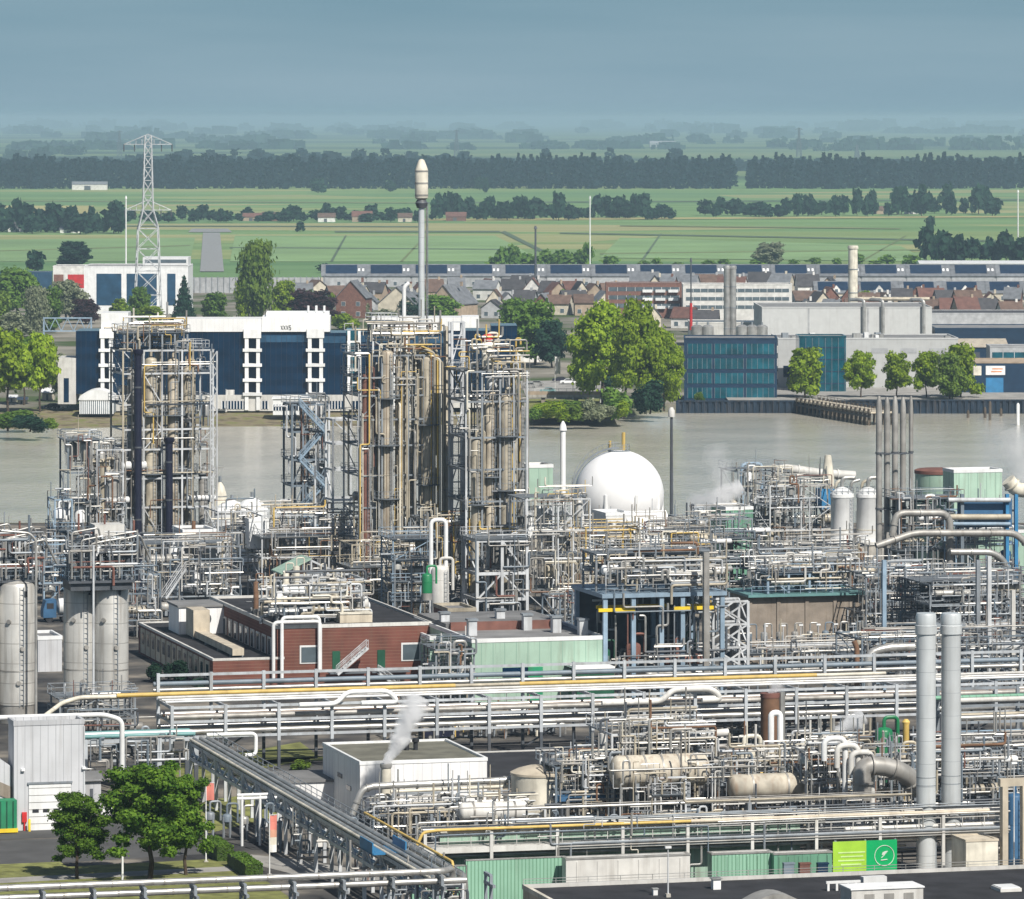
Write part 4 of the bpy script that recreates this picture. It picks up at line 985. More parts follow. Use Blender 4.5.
def flight(p, q, wd, label, m="grey_steel", name="steel_stair"):
    o = thing(name, "stairs", label, p); p = V(p); q = V(q); d = V((q.x - p.x, q.y - p.y, 0)).normalized(); n = V((-d.y, d.x, 0))
    for k in (0, 1):
        b = MB(); b.bar(p + n*(k*wd), q + n*(k*wd), .09, .3); part(o, "stringer", b, m)
        b = MB(); b.bar(p + n*(k*wd) + K*1.05, q + n*(k*wd) + K*1.05, .08); b.bar(p + n*(k*wd) + K*.55, q + n*(k*wd) + K*.55, .06)
        for i in range(5): c = p.lerp(q, i/4) + n*(k*wd); b.bar(c, c + K*1.05, .06)
        part(o, "handrail", b, m)
    b = MB(); n_ = max(3, int(abs(q.z - p.z)/.28))
    for i in range(n_): c = p.lerp(q, (i + .5)/n_); b.bar(c, c + n*wd, .26, .05)
    part(o, "tread_grating", b, "deck_grey"); return o
def runs(where, p, a, dep, zs, seed, nh, nv, pal=PAL, rr=(.06, .16), u=U, w=W, zlo=0.0):
    """pipe runs through a frame: level headers that drop or climb at their ends, and risers that jog between levels"""
    rnd = random.Random(seed + 99); top = max(zs); lv = [zlo] + list(zs); n1, n2 = nh, nv; nh = int(nh*1.6); nv = int(nv*1.6)
    for i in range(nh):
        z = rnd.choice(zs) + rnd.uniform(-.9, 1.9); x0 = a*rnd.uniform(-.03, .6); x1 = min(a*1.03, x0 + a*rnd.uniform(.2, .9)); d = dep*rnd.choice((-.05, -.03, .15, .4, .8)) ; m = rnd.choice(pal); r = rnd.uniform(*rr)*(1 if i < n1 else .55)
        pts = [p + u*x0 + w*d + K*z, p + u*x1 + w*d + K*z]
        if rnd.random() < .7: pts = [pts[0] + K*rnd.choice((-1, 1))*rnd.uniform(1.0, 3.0)] + pts
        if rnd.random() < .7: pts = pts + [pts[-1] + K*rnd.choice((-1, 1))*rnd.uniform(1.0, 3.0)]
        pts = [V((q.x, q.y, max(.3, q.z))) for q in pts]
        pipe(pts, r, m, "%s level pipe %s" % (PN[m], where))
    for i in range(nv):
        x = a*rnd.uniform(0, 1); d = dep*rnd.choice((-.06, -.03, .1, .3, .6, 1)); k0 = rnd.randrange(len(lv) - 1); k1 = rnd.randrange(k0 + 1, len(lv)); m = rnd.choice(pal); r = rnd.uniform(*rr)*(1 if i < n2 else .55)
        z0 = lv[k0] + rnd.uniform(0, 1); z1 = lv[k1] + rnd.uniform(-.3, 1.6); q = p + u*x + w*d
        pts = [q + K*z0]
        if rnd.random() < .6:
            zm = z0 + (z1 - z0)*rnd.uniform(.25, .75); j = rnd.uniform(-1.6, 1.6); pts += [q + K*zm, q + u*j + K*zm, q + u*j + K*z1]
            q = q + u*j
        else: pts += [q + K*z1]
        if rnd.random() < .6: pts += [q + u*rnd.uniform(-2.5, 2.5) + K*z1]
        elif rnd.random() < .5: pts += [q + u*.7 + K*z1, q + u*.7 + K*(z1 - .9)]
        pipe(pts, r, m, "%s riser pipe %s" % (PN[m], where))
def vessels(where, p, a, dep, zs, seed, n, pal=("alu", "tan_clad", "alu_dull", "silo_metal", "white"), u=U, w=W, zlo=0.0, rr=(.5, 1.0)):
    rnd = random.Random(seed + 5); lv = [zlo] + list(zs[:-1])
    for i in range(n):
        k = rnd.randrange(len(lv)); z = lv[k] + .25; gap = (list(zs) + [zs[-1] + 4])[k] - z; q = p + u*(a*(i + rnd.uniform(.2, .8))/n) + w*(dep*rnd.uniform(.12, .5)); m = rnd.choice(pal); nm = {"silo_metal": "silver"}.get(m) or PN[m]
        if rnd.random() < .6:
            r = rnd.uniform(*rr); hh = max(1.8, min(gap*.95, rnd.uniform(2.5, 6)))
            vvessel(q + K*z, r, hh, m, "%s upright drum %s" % (nm, where), "upright_drum", legs=True, ladder=False, rings=False)
        else:
            r = rnd.uniform(rr[0]*.7, rr[1]*.75); hvessel(q + K*z, u, r, rnd.uniform(2.5, 5), r + .5, m, "%s lying exchanger %s" % (nm, where), "heat_exchanger")
def unit(where, x0, x1, yb, ytop, dep=9, nlev=4, seed=1, m="grey_steel", pal=PAL, nh=14, nv=16, nvs=4, rr=(.05, .15), bay=4.6, decks=None, brace_p=.4, name="steel_structure", rail=True, z0=0.0, vpal=None, sect=.2):
    rnd = random.Random(seed); p = gp(x0, yb); a = ux(p, x1); h = zt(p, ytop); zs = [h*(k + 1)/nlev + (rnd.uniform(-.4, .4) if k < nlev - 1 else 0) for k in range(nlev)]
    nb = max(1, round(a/bay)); mn = {"grey_steel": "grey", "white_steel": "white", "blue_steel": "pale blue", "dark_steel": "dark", "tan_clad": "tan", "yellow": "yellow", "blue_grey": "blue grey"}[m]
    steel("%s steel structure %s" % (mn, where), p, a, dep, zs, nb, m, name, seed=seed, decks=decks if decks is not None else [k for k in range(nlev) if rnd.random() < .6], brace_p=brace_p, rail=rail, sect=sect, dk=rnd.choice((0, .3, .5, .6)))
    runs(where, p, a, dep, zs, seed, nh, nv, pal, rr)
    vessels(where, p, a, dep, zs, seed, nvs, **({"pal": vpal} if vpal else {}))
    return p, a, h, zs
def emit_pipes(limit=285):
    """the runs that show largest become things of their own; the small-bore rest is one mass of pipework nobody could count"""
    def size(t):
        L_ = sum((b - a).length for a, b in zip(t[0], t[0][1:])); s = F/max(200, t[0][0].y); return L_*s*max(.4, t[1]*s)
    order = sorted(PIPES, key=lambda t: (not t[5], -size(t)))
    for path, r, m, lab, nm, must in order[:limit]:
        b = MB(); b.tube(path, r, 10); c = sum(path, V((0,0,0)))/len(path); c.z = min(q.z for q in path); solo(nm, "pipe", lab, b, m, c)
    mts = sorted({t[2] for t in order[limit:]}); 
    if mts:
        mb = MB(); idx = []
        for path, r, m, lab, nm, must in order[limit:]:
            n0 = len(mb.f); mb.tube(path, r, 6); idx += [mts.index(m)]*(len(mb.f) - n0)
        o = setting("small_pipework", mb, mts, "stuff", True, "thin small bore pipework threading through the whole plant"); o.data.polygons.foreach_set("material_index", idx)
def pump(p, label, m="blue_grey", k=1.0):
    o = thing("pump", "pump", label, p); b = MB(); b.cbox(p, 2.2*k, .9*k, .35*k); part(o, "plinth", b, "concrete")
    b = MB(); b.cyl(p - U*(.9*k) + K*(.8*k), p + U*(.2*k) + K*(.8*k), .36*k, 12); part(o, "motor", b, m)
    b = MB(); b.cyl(p + U*(.35*k) + K*(.8*k), p + U*(.75*k) + K*(.8*k), .5*k, 12); part(o, "volute", b, "alu_dull")
    b = MB(); b.tube([p + U*(.55*k) + K*(1.1*k), p + U*(.55*k) + K*(2.6*k), p + U*(1.6*k) + K*(2.6*k)], .15*k, 8); part(o, "discharge_pipe", b, "alu"); return o
def lamp_post(p, h, label):
    o = thing("lamp_post", "lamp post", label, p); b = MB(); b.cyl(p, p + K*h, .08, 7, .05); part(o, "pole", b, "white_steel")
    b = MB(); b.cbox(p + K*h, .55, .3, .18); part(o, "lamp_head", b, "white"); b = MB(); b.cbox(p, .4, .4, .3); part(o, "footing", b, "concrete"); return o
def box_building(x0, x1, yb, ytop, dep, label, wall, roof="roof_grey", name="plant_building", cap=.5, capm="white", yaw=15, p=None, z0=0):
    u, w = axes(yaw); p = p or gp(x0, yb); a = ux(p, x1, u); h = zt(p, ytop) - z0; o = thing(name, "building", label, p)
    b = MB(); b.box(p, a, dep, h, u, w); part(o, "wall", b, wall)
    b = MB(); b.box(p + u*.25 + w*.25 + K*h, a - .5, dep - .5, .12, u, w); part(o, "roof", b, roof)
    for q, du, dw in ((p - u*.06 - w*.06, a + .12, .3), (p - u*.06 + w*(dep - .24), a + .12, .3)):
        b = MB(); b.box(q + K*h, du, dw, cap, u, w); part(o, "parapet", b, capm)
    for q in (p - u*.06 + w*.24, p + u*(a - .24) + w*.24):
        b = MB(); b.box(q + K*h, .3, dep - .48, cap, u, w); part(o, "parapet", b, capm)
    return o, p, u, w, a, h
def steam(p, q, r0, r1, label, dens=.25, seed=0):
    """drifting plume: a billowing cloud of droplets"""
    p = V(p); q = V(q); rnd = random.Random(seed); d = q - p; L_ = d.length; axis = d.normalized()
    b = MB(); b.lathe(p, [(r0*.7, 0), (r0*1.3, L_*.15), (r0 + (r1 - r0)*.45, L_*.4), (r1*1.05, L_*.75), (r1*.9, L_*.95), (r1*.4, L_*1.06)], 14, axis)
    nm = "steam_%d" % len(MATS); m = bpy.data.materials.new(nm); m.use_nodes = True; N, L = m.node_tree.nodes, m.node_tree.links; N.remove(N["Principled BSDF"])
    vp = N.new("ShaderNodeVolumePrincipled"); L.new(vp.outputs[0], N["Material Output"].inputs["Volume"]); vp.inputs["Color"].default_value = (.995, .995, .998, 1); vp.inputs["Anisotropy"].default_value = 0
    g = N.new("ShaderNodeNewGeometry"); nz = N.new("ShaderNodeTexNoise"); nz.inputs["Scale"].default_value = 1.6/max(r0, r1); nz.inputs["Detail"].default_value = 5; nz.inputs["Roughness"].default_value = .6; nz.inputs["Distortion"].default_value = .6
    off = N.new("ShaderNodeVectorMath"); off.operation = 'ADD'; off.inputs[1].default_value = (seed*13.1, 0, 0); L.new(g.outputs["Position"], off.inputs[0]); L.new(off.outputs[0], nz.inputs["Vector"])
    sb = N.new("ShaderNodeVectorMath"); sb.operation = 'SUBTRACT'; sb.inputs[1].default_value = p; L.new(g.outputs["Position"], sb.inputs[0])
    dt = N.new("ShaderNodeVectorMath"); dt.operation = 'DOT_PRODUCT'; dt.inputs[1].default_value = axis; L.new(sb.outputs[0], dt.inputs[0])
    sc1 = N.new("ShaderNodeVectorMath"); sc1.operation = 'SCALE'; sc1.inputs[0].default_value = axis; L.new(dt.outputs["Value"], sc1.inputs["Scale"])
    rad = N.new("ShaderNodeVectorMath"); rad.operation = 'DISTANCE'; L.new(sb.outputs[0], rad.inputs[0]); L.new(sc1.outputs[0], rad.inputs[1])
    rr_ = N.new("ShaderNodeMapRange"); rr_.inputs[1].default_value = 0; rr_.inputs[2].default_value = L_; rr_.inputs[3].default_value = r0*1.1; rr_.inputs[4].default_value = r1; L.new(dt.outputs["Value"], rr_.inputs[0])
    dv = N.new("ShaderNodeMath"); dv.operation = 'DIVIDE'; L.new(rad.outputs["Value"], dv.inputs[0]); L.new(rr_.outputs[0], dv.inputs[1])
    # noise - radial falloff
    a1 = N.new("ShaderNodeMath"); a1.operation = 'MULTIPLY_ADD'; L.new(dv.outputs[0], a1.inputs[0]); a1.inputs[1].default_value = -.55; L.new(nz.outputs[0], a1.inputs[2])
    fd = N.new("ShaderNodeMapRange"); fd.inputs[1].default_value = .10; fd.inputs[2].default_value = .34; L.new(a1.outputs[0], fd.inputs[0])
    al = N.new("ShaderNodeMapRange"); al.inputs[1].default_value = 0; al.inputs[2].default_value = L_; al.inputs[3].default_value = dens; al.inputs[4].default_value = dens*.22; L.new(dt.outputs["Value"], al.inputs[0])
    mm = N.new("ShaderNodeMath"); mm.operation = 'MULTIPLY'; L.new(fd.outputs[0], mm.inputs[0]); L.new(al.outputs[0], mm.inputs[1]); L.new(mm.outputs[0], vp.inputs["Density"])
    MATS[nm] = m; o = solo("steam_plume", "steam", label, b, nm, p, smooth=True); return o
# ================================================================ process area, back rows
def tower(label, yb, xs, ys, dep, m="grey_steel", post_m=None, seed=1, decks=None, brace_p=.4, name="steel_tower", rows=2, rail=True, sect=.3, base=0.0):
    p = gp(xs[0], yb); t = [ux(p, x) for x in xs]; zs = sorted(zt(p, y) for y in ys)
    steel(label, p, t[-1], dep, zs, 0, m, name, "steel tower", sect, decks, True, rail, post_m, seed=seed, rows=rows, brace_p=brace_p, xs=t, base=base, dk=.5); return p, t[-1], zs
def inside(p, x, d): return (p + W*d) + U*ux(p + W*d, x)
def col(p, x, d, wpx, y1, m, label, y0=None, **k):
    q = inside(p, x, d); return vvessel(q, wpx/2/sc(q), zt(q, y1), m, label, "distillation_tower", "distillation tower", z0=0 if y0 is None else zt(q, y0), **k)

# ---- left tower with the navy column
t1, a1, z1 = tower("large white steel tower around tan columns and navy stack", 592, [123,143.5,162,182,193,213], [351,374,405,430,450,479,508,540], 10, "white_steel", {0: "tan_clad", 4: "tan_clad"}, 21, decks=[0,2,3,5,6,7], brace_p=.22, sect=.26)
for x, d, w_, y1, m, l in ((151,1.2,12,357,"tan_clad","thick tan column inside the left tower"),(173,1.4,11,358,"vessel_tan","stained tan column inside the left tower"),(131,5,8,368,"alu_dull","grey column at the left tower's left bay"),(187,5,8,366,"tan_clad","slim tan column at the left tower's right bay"),(203,6,9,470,"alu_dull","short grey column at the left tower's right end"),(158,7,7,348,"alu","silver column deep inside the left tower")):
    col(t1, x, d, w_, y1, m, l, plats=(9, 18, 27) if y1 < 400 else (8,))
for x, w_, y1, l in ((138, 8, 352, "tall navy stack on the left tower"), (169, 8, 440, "shorter navy stack on the left tower")):
    q = inside(t1, x, -1.2); h = zt(q, y1); r = w_/2/sc(q); o = thing("exhaust_stack", "stack", l, q); b = MB(); b.lathe(q, [(r*1.05, 0), (r, h*.3), (r*.95, h)], 18); part(o, "shaft", b, "navy")
    b = MB(); b.lathe(q + K*(h - .5), [(r, 0), (r*1.35, .3), (r*1.35, .9), (r*.8, .9)], 18); part(o, "rim", b, "navy")
    for f in (.3, .6, .85): b = MB(); b.lathe(q + K*(h*f), [(r*1.05, 0), (r*1.05, .25)], 18); part(o, "band", b, "dark_steel")
runs("in the left steel tower", t1, a1, 10, z1, 31, 14, 26, PALT + PALD, (.06, .15)); vessels("in the left steel tower", t1, a1, 10, z1, 33, 9)
pt = t1 + K*z1[-1]; runs("on top of the left tower", pt, a1*.68, 8, [2.2, 3.4], 35, 12, 16, PALT, (.08, .18))
steel("low steel crown on top of the left tower", t1 + U*.2 + K*z1[-1], a1*.7, 8, [2.6], 5, "grey_steel", "steel_structure", seed=4, base=.2)
# right lattice mast of the left tower
p = gp(210, 593); o = thing("lattice_mast", "mast", "narrow white lattice mast at the right of the left tower", p); h = zt(p, 351); wd = 1.0
for du in (0, wd):
    b = MB(); b.bar(p + U*du - W*.4, p + U*du - W*.4 + K*h, .22); part(o, "post", b, "white_steel")
b = MB(); n = 24
for i in range(n):
    b.bar(p + U*(0 if i % 2 else wd) - W*.4 + K*(h*i/n), p + U*(wd if i % 2 else 0) - W*.4 + K*(h*(i+1)/n), .14)
part(o, "lattice", b, "white_steel")
unit("at the foot of the left tower", 97, 123, 594, 450, 8, 5, 41, "white_steel", PALT + PALD, 18, 22, 8, bay=4, decks=[0, 1, 2, 3])
unit("left of the left tower's foot", 68, 99, 594, 441, 7, 5, 42, "blue_grey", PALD + PALT, 18, 20, 8, bay=4, decks=[0, 1, 2, 4])
unit("beside the river left of the tower", 55, 72, 596, 500, 6, 3, 43, "blue_steel", PALD, 5, 6, 1, bay=3)
for x, w_, y1, y0, m in ((105,12,465,560,"tan_clad"),(117,9,458,560,"alu_dull")): col(gp(97,594), x, 2, w_, y1, m, "%s drum column at the left tower's foot" % PN[m], plats=(10,))

# ---- tanks and cabins between left tower and the middle towers
for x, yb, w_, y0, y1, m, l in ((232,560,40,0,500,"white","low white domed tank by the river"),(220,556,14,0,481,"cream","upright cream tank beside the left tower"),(252,562,34,0,497,"white","white cone roofed tank before the river")):
    p = gp(x, yb); r = w_/2/sc(p); h = zt(p, y1); o = thing("storage_tank", "tank", l, p); b = MB(); b.lathe(p, [(r, 0), (r, h*.80), (r*.6, h*.93), (r*.1, h)], 28); part(o, "shell", b, m)
    b = MB(); b.lathe(p + K*(h*.79), [(r*1.02, 0), (r*1.02, .2)], 28); part(o, "rim", b, "alu"); b = MB(); b.cyl(p + K*(h*.97), p + K*(h + .8), .25, 8); part(o, "vent", b, "grey_steel")
o, p, u, w, a, h = box_building(183, 216, 612, 533, 8, "grey sheet metal cabin raised beside the left tower", "clad_grey", "roof_grey", "plant_cabin")
b = MB(); b.box(p + u*(a*.4) + K*(h*.5) - w*.06, 1.0, .06, 2.1, u, w); part(o, "door", b, "white"); b = MB(); b.cyl(p + u*2 + w*2 + K*h, p + u*2 + w*2 + K*(h + 1.6), .3, 8); part(o, "roof_vent", b, "rust")
flight(gp(166, 628) + K*4.2, gp(186, 626) + K*8.2, .9, "white steel stair rising to the grey cabin", "white_steel")
o, p, u, w, a, h = box_building(247, 269, 600, 522, 3, "blank white sheet enclosure on the pipe bridge", "white", "white", "switch_room", z0=zt(gp(247, 600), 548), p=gp(247, 600) + K*zt(gp(247, 600), 548) - W*1.5)
unit("behind the brick building's left", 150, 240, 620, 548, 10, 3, 51, "grey_steel", PAL, 22, 26, 7)
unit("between left tower and brick building", 218, 290, 600, 512, 10, 4, 52, "white_steel", PAL, 20, 22, 5)
unit("under the white pipe bridge", 262, 362, 604, 516, 10, 4, 53, "white_steel", PALT, 26, 26, 6)
unit("behind the left silos", 20, 68, 606, 545, 9, 3, 54, "blue_steel", PALD, 10, 10, 4, vpal=("white","blue","alu"))
unit("behind the twin silos", 120, 160, 640, 575, 9, 3, 55, "blue_grey", PALD, 10, 10, 3)
p = gp(42, 622); o = thing("tank_truck", "truck", "white tank truck with blue cab parked behind the left silos", p); b = MB(); b.lathe(p + U*2.4 + K*2.2, [(.5, -.3), (1.15, 0), (1.2, .4), (1.2, 5.6), (1.15, 6.0), (.5, 6.3)], 18, U); part(o, "tank", b, "white")
b = MB(); b.prism([p + U*x_ + K*z_ - W*1.2 for x_, z_ in ((0,.7),(0,1.9),(.4,3.2),(1.9,3.3),(1.9,.7))], 2.4, W); cb = part(o, "cab", b, "blue"); b = MB(); b.box(p + U*.5 - W*1.23 + K*2.0, 1.0, 2.46, .8); part(cb, "cab_window", b, "black"); b = MB(); b.box(p + U*1.9 - W*.5 + K*.75, 7, 1.0, .3); part(o, "chassis", b, "dark_steel")
for x_ in (.9, 3.2, 7.2, 8.3):
    for s_ in (-1.1, .8): b = MB(); b.cyl(p + U*x_ + W*s_ + K*.5, p + U*x_ + W*(s_ + .3) + K*.5, .5, 14); part(o, "wheel", b, "black")
o, p, u, w, a, h = box_building(38, 62, 672, 640, 8, "small pale lean shed behind the left silos", "clad_grey", "roof_grey", "plant_shed")

# ---- small grey stair tower
t5, a5, z5 = tower("slim grey stair tower with platforms left of middle towers", 578, [292,303,316,329], [405,432,460,486,512,540], 6, "blue_grey", {3: "white_steel", 2: "white_steel"}, 61, brace_p=.8)
for k in range(5):
    za, zb = z5[k], z5[k+1] if k + 1 < len(z5) else z5[k] + 3; A_, B_ = (1, a5 - 1) if k % 2 else (a5 - 1, 1)
    flight(t5 + U*A_ - W*.9 + K*za, t5 + U*B_ - W*.9 + K*zb, .8, "zigzag stair flight on the slim grey tower", "blue_steel")
col(t5, 303, 1.5, 5, 408, "rust", "rusty brown riser column on the slim grey tower", rings=True); col(t5, 321, 3, 9, 402, "alu", "silver column in the slim grey tower", plats=(10, 18))
runs("in the slim grey tower", t5, a5, 6, z5, 62, 14, 14, PALD, (.07, .16))
p = gp(315, 600); o = thing("vent_mast", "mast", "thin white vent mast before the slim grey tower", p); b = MB(); b.cyl(p, p + K*zt(p, 463), .22, 8, .16); part(o, "pole", b, "white_steel"); b = MB(); b.cyl(p, p + K*.4, .5, 8); part(o, "footing", b, "concrete")
tower("bare white steel frame between the two middle towers", 588, [333,358], [420,444,470,500,530], 5, "white_steel", None, 64, decks=[0], brace_p=.2)

# ---- middle tower with bundled tan columns
t2, a2, z2 = tower("tall steel tower with bundled tan columns beneath flare stack", 607, [359,382,408,424,438], [356,378,396,420,446,476,508,540,574], 10, "grey_steel", {0: "white_steel", 1: "grey_steel", 4: "tan_clad"}, 71, decks=[0,1,3,4,5,6,7,8], brace_p=.06, sect=.24)
for x, d, w_, y1, m, l, pl in ((366,.6,8,374,"redbrown","dark red brown column at the tower's left corner",()),(387,.5,13,350,"vessel_tan","thick stained tan column in the middle tower",(8,16,24,31)),(399,1.2,8,358,"tan_clad","thin tan column in the middle tower",()),(408,1.6,8,352,"cream","cream column right of the thin tan one in the middle tower",()),(411,4.5,7,362,"cream","cream column deep in the middle tower",(12,24)),(427,.5,12,356,"tan_clad","thick tan column under the flare stack",(9,18,27)),(375,3.5,7,362,"alu_dull","grey column behind the middle tower's left posts",())):
    col(t2, x, d, w_, y1, m, l, plats=pl)
for i, (x, m, r) in enumerate(((431,"yellow",.16),(434.5,"tan_clad",.25),(437.5,"yellow",.18),(440,"cream",.22),(442.5,"tan_clad",.16),(392,"alu",.2),(400,"cream",.22),(407,"tan_clad",.2),(415,"alu_dull",.25),(379,"alu",.2))):
    q = inside(t2, x, -.5); yt = 350 + 3*i if x > 420 else (372, 404, 358, 431, 389)[i - 5]
    pipe([q + K*1, q + K*zt(q, yt), q + W*3 + K*zt(q, yt - 1)] if x < 420 else [q + K*1, q + K*zt(q, yt), q - U*1.5 + K*zt(q, yt - 4), q - U*2.2 + W*2 + K*zt(q, yt - 2)], r*.8, m, "%s tall riser down the middle tower" % PN[m], "riser_pipe", True)
runs("in the middle tower", t2, a2, 10, z2, 72, 8, 34, PALT, (.06, .17)); vessels("in the middle tower", t2, a2, 10, z2, 73, 8)
runs("at the crown of the middle tower", t2 + K*z2[-1], a2, 8, [2.2, 4.0], 74, 12, 14, PALT, (.1, .2))
steel("white lifting frame on top of the middle tower", inside(t2, 373, .3) + K*z2[-1], 3.3, 3, [2.3, 5.0], 1, "white_steel", "steel_structure", seed=8, base=.2, sect=.24)
q = inside(t2, 404, 2); pipe([q + K*(z2[-1] - 3), q + K*(zt(q, 287)), q + U*.8 + K*(zt(q, 283))], .32, "white", "white gooseneck vent pipe above the middle tower", "vent_pipe", True)
# flare stack
q = inside(t2, 421.5, 3); D = q.y; zz = lambda y: zt(q, y); o = thing("flare_stack", "flare stack", "very tall flare stack with fat pale tip above the middle tower", q); r = .46
b = MB(); b.lathe(q, [(r*1.15, 0), (r*1.1, zz(420)), (r, zz(204))], 18); part(o, "riser", b, "stack_metal")
b = MB(); R_ = 13.2/2/sc(q); b.lathe(q, [(R_*.6, zz(200)), (R_*.97, zz(198)), (R_, zz(196)), (R_, zz(170)), (R_*.55, zz(162)), (R_*.4, zz(160)), (R_*.15, zz(159))], 24); part(o, "flare_tip", b, "cream")
for y in (172, 184, 196): b = MB(); b.lathe(q + K*zz(y), [(R_*1.03, 0), (R_*1.03, .25)], 24); part(o, "band", b, "alu_dull")
b = MB(); b.lathe(q, [(r*1.5, zz(208)), (r*2.1, zz(203)), (R_*.7, zz(200))], 18); part(o, "collar", b, "dark_steel")
b = MB(); b.ladder(q + U*.9 - W*.2, q + U*.9 - W*.2 + K*zz(203), W, .5, .05); part(o, "ladder", b, "grey_steel"); b = MB(); b.cyl(q + U*.75 + K*2, q + U*.75 + K*zz(203), .10, 6); part(o, "pilot_gas_line", b, "alu_dull")
# tan mast pair between towers
q = gp(446, 600); o = thing("drain_column", "column", "very slim tan column between the two middle towers", q, kind="thing"); h = zt(q, 326)
b = MB(); b.lathe(q, [(.42, 0), (.42, h - .3), (.2, h)], 14); part(o, "shell", b, "tan_clad")
for f in (.2, .4, .6, .8): b = MB(); b.lathe(q + K*(h*f), [(.5, 0), (.5, .2)], 14); part(o, "band", b, "alu_dull")
# ---- third tower with white lattice mast
p = gp(452, 602); o = thing("lattice_mast", "mast", "tall white ladder mast left of the third tower", p); h = zt(p, 322); wd = ux(p, 464)
for du in (0, wd):
    for dw in (0, 1.6):
        b = MB(); b.bar(p + U*du + W*dw, p + U*du + W*dw + K*h, .34); part(o, "post", b, "white_steel")
n = 21
for i in range(n + 1):
    b = MB(); z = K*(h*i/n); b.bar(p + z, p + U*wd + z, .2); b.bar(p + U*wd + z, p + U*wd + W*1.6 + z, .2); part(o, "rung", b, "white_steel")
for i in range(0, n, 3):
    b = MB(); b.bar(p + K*(h*i/n), p + U*wd + K*(h*(i+3)/n), .16); part(o, "brace", b, "white_steel")
t3, a3, z3 = tower("crowded steel tower of mixed columns right of the mast", 614, [466,482,500,514,527], [372,402,438,470,502,538], 10, "grey_steel", {0: "white_steel", 4: "white_steel"}, 81, brace_p=.2, sect=.26)
for x, d, w_, y1, m, l, pl in ((476,.8,10,438,"tan_clad","squat tan column at the third tower's left bay",(8,16)),(490,1.2,9,400,"vessel_tan","stained tan column in the third tower",(10,20)),(506,.6,11,395,"tan_clad","thick tan column in the third tower",(9,18,26)),(513,2.5,6,362,"yellow","yellow column rising above the third tower",()),(521,3,7,405,"alu_dull","grey column at the third tower's right bay",(14,)),(498,6,8,380,"alu","silver column deep in the third tower",(20,))):
    col(t3, x, d, w_, y1, m, l, plats=pl)
q = inside(t3, 488, 2) + K*z3[-1]; vvessel(q, .95, 4.6, "cream", "cream drum with red cap on the third tower", "overhead_drum", legs=False, ladder=False)
b = MB(); b.lathe(q + K*4.4, [(.9, 0), (.9, .8), (.3, 1.1)], 16); solo("vent_hood", "vent", "red and pale vent hood atop the third tower's drum", b, "red", q + K*4.4)
runs("in the third tower", t3, a3, 10, z3, 82, 16, 34, PALT + PAL, (.06, .16)); vessels("in the third tower", t3, a3, 10, z3, 83, 9)
runs("at the crown of the third tower", t3 + K*z3[-1], a3, 8, [2.0, 3.6], 84, 8, 10, PALT, (.1, .18))
tb = gp(477, 624); ab = ux(tb, 527); steel("bold white braced frame at the third tower's foot", tb, ab, 8, [zt(tb, 600), zt(tb, 574), zt(tb, 541)], 2, "white_steel", "steel_structure", seed=86, sect=.42, brace_p=1.0, decks=[2])
runs("in the bold white frame", tb, ab, 8, [zt(tb, 600), zt(tb, 574), zt(tb, 541)], 87, 10, 8, PALD, (.08, .16))
unit("between the middle and third towers", 425, 470, 612, 520, 9, 4, 91, "grey_steel", PALT, 18, 18, 6)
unit("in front of the middle tower's foot", 352, 425, 616, 545, 8, 3, 92, "tan_clad", PALT, 20, 20, 5)
unit("on the blue platforms by the brick building", 393, 432, 625, 540, 7, 4, 93, "blue_steel", PALD, 12, 12, 4)
q = gp(431, 628); pipe([q + K*1, q + K*zt(q, 520), q + U*2.2 + K*zt(q, 520), q + U*2.2 + K*zt(q, 590)], .32, "white", "bold white pipe arch before the third tower", "pipe_arch", True)
vvessel(gp(440, 628), 1.3, 9, "offwhite", "off white upright vessel under the white pipe arch", legs=False)
vvessel(gp(427, 636) + K*zt(gp(427,636), 600), .75, 3.8, "green_tank", "bright green gas cylinder on the pale green store", "gas_cylinder", ladder=False)
# slender white stack in its lattice
p = gp(563, 606); o = thing("vent_stack", "stack", "slender white vent stack standing in a white lattice", p); h = zt(p, 421); b = MB(); b.lathe(p, [(.62, 0), (.5, h*.45), (.42, h*.55), (.42, h - 1.6), (.6, h - 1.4), (.45, h - .6), (.12, h)], 14); part(o, "shaft", b, "white")
for f in (.3, .5): b = MB(); b.lathe(p + K*(h*f), [(.8, 0), (.8, .25)], 14); part(o, "band", b, "grey_steel")
tower("narrow white lattice around the slender vent stack", 608, [553,571], [496,516,536,556,580], 3, "white_steel", None, 95, brace_p=1.0, sect=.24)
o, p, u, w, a, h = box_building(529, 553, 606, 468, 5, "pale green cabin high on steel beside the vent stack", "green_clad", "cream", "plant_cabin", z0=zt(gp(529, 606), 500), p=gp(529, 606) + K*zt(gp(529, 606), 500))
o, p, u, w, a, h = box_building(526, 553, 605, 512, 5, "white sheet enclosure beneath the pale green cabin", "white", "white", "plant_cabin", z0=zt(gp(526, 605), 538), p=gp(526, 605) + K*zt(gp(526, 605), 538))
unit("between third tower and vent stack", 526, 590, 622, 500, 9, 4, 96, "white_steel", PALT, 20, 22, 4, brace_p=.6, decks=[0, 1, 3], rail=False)
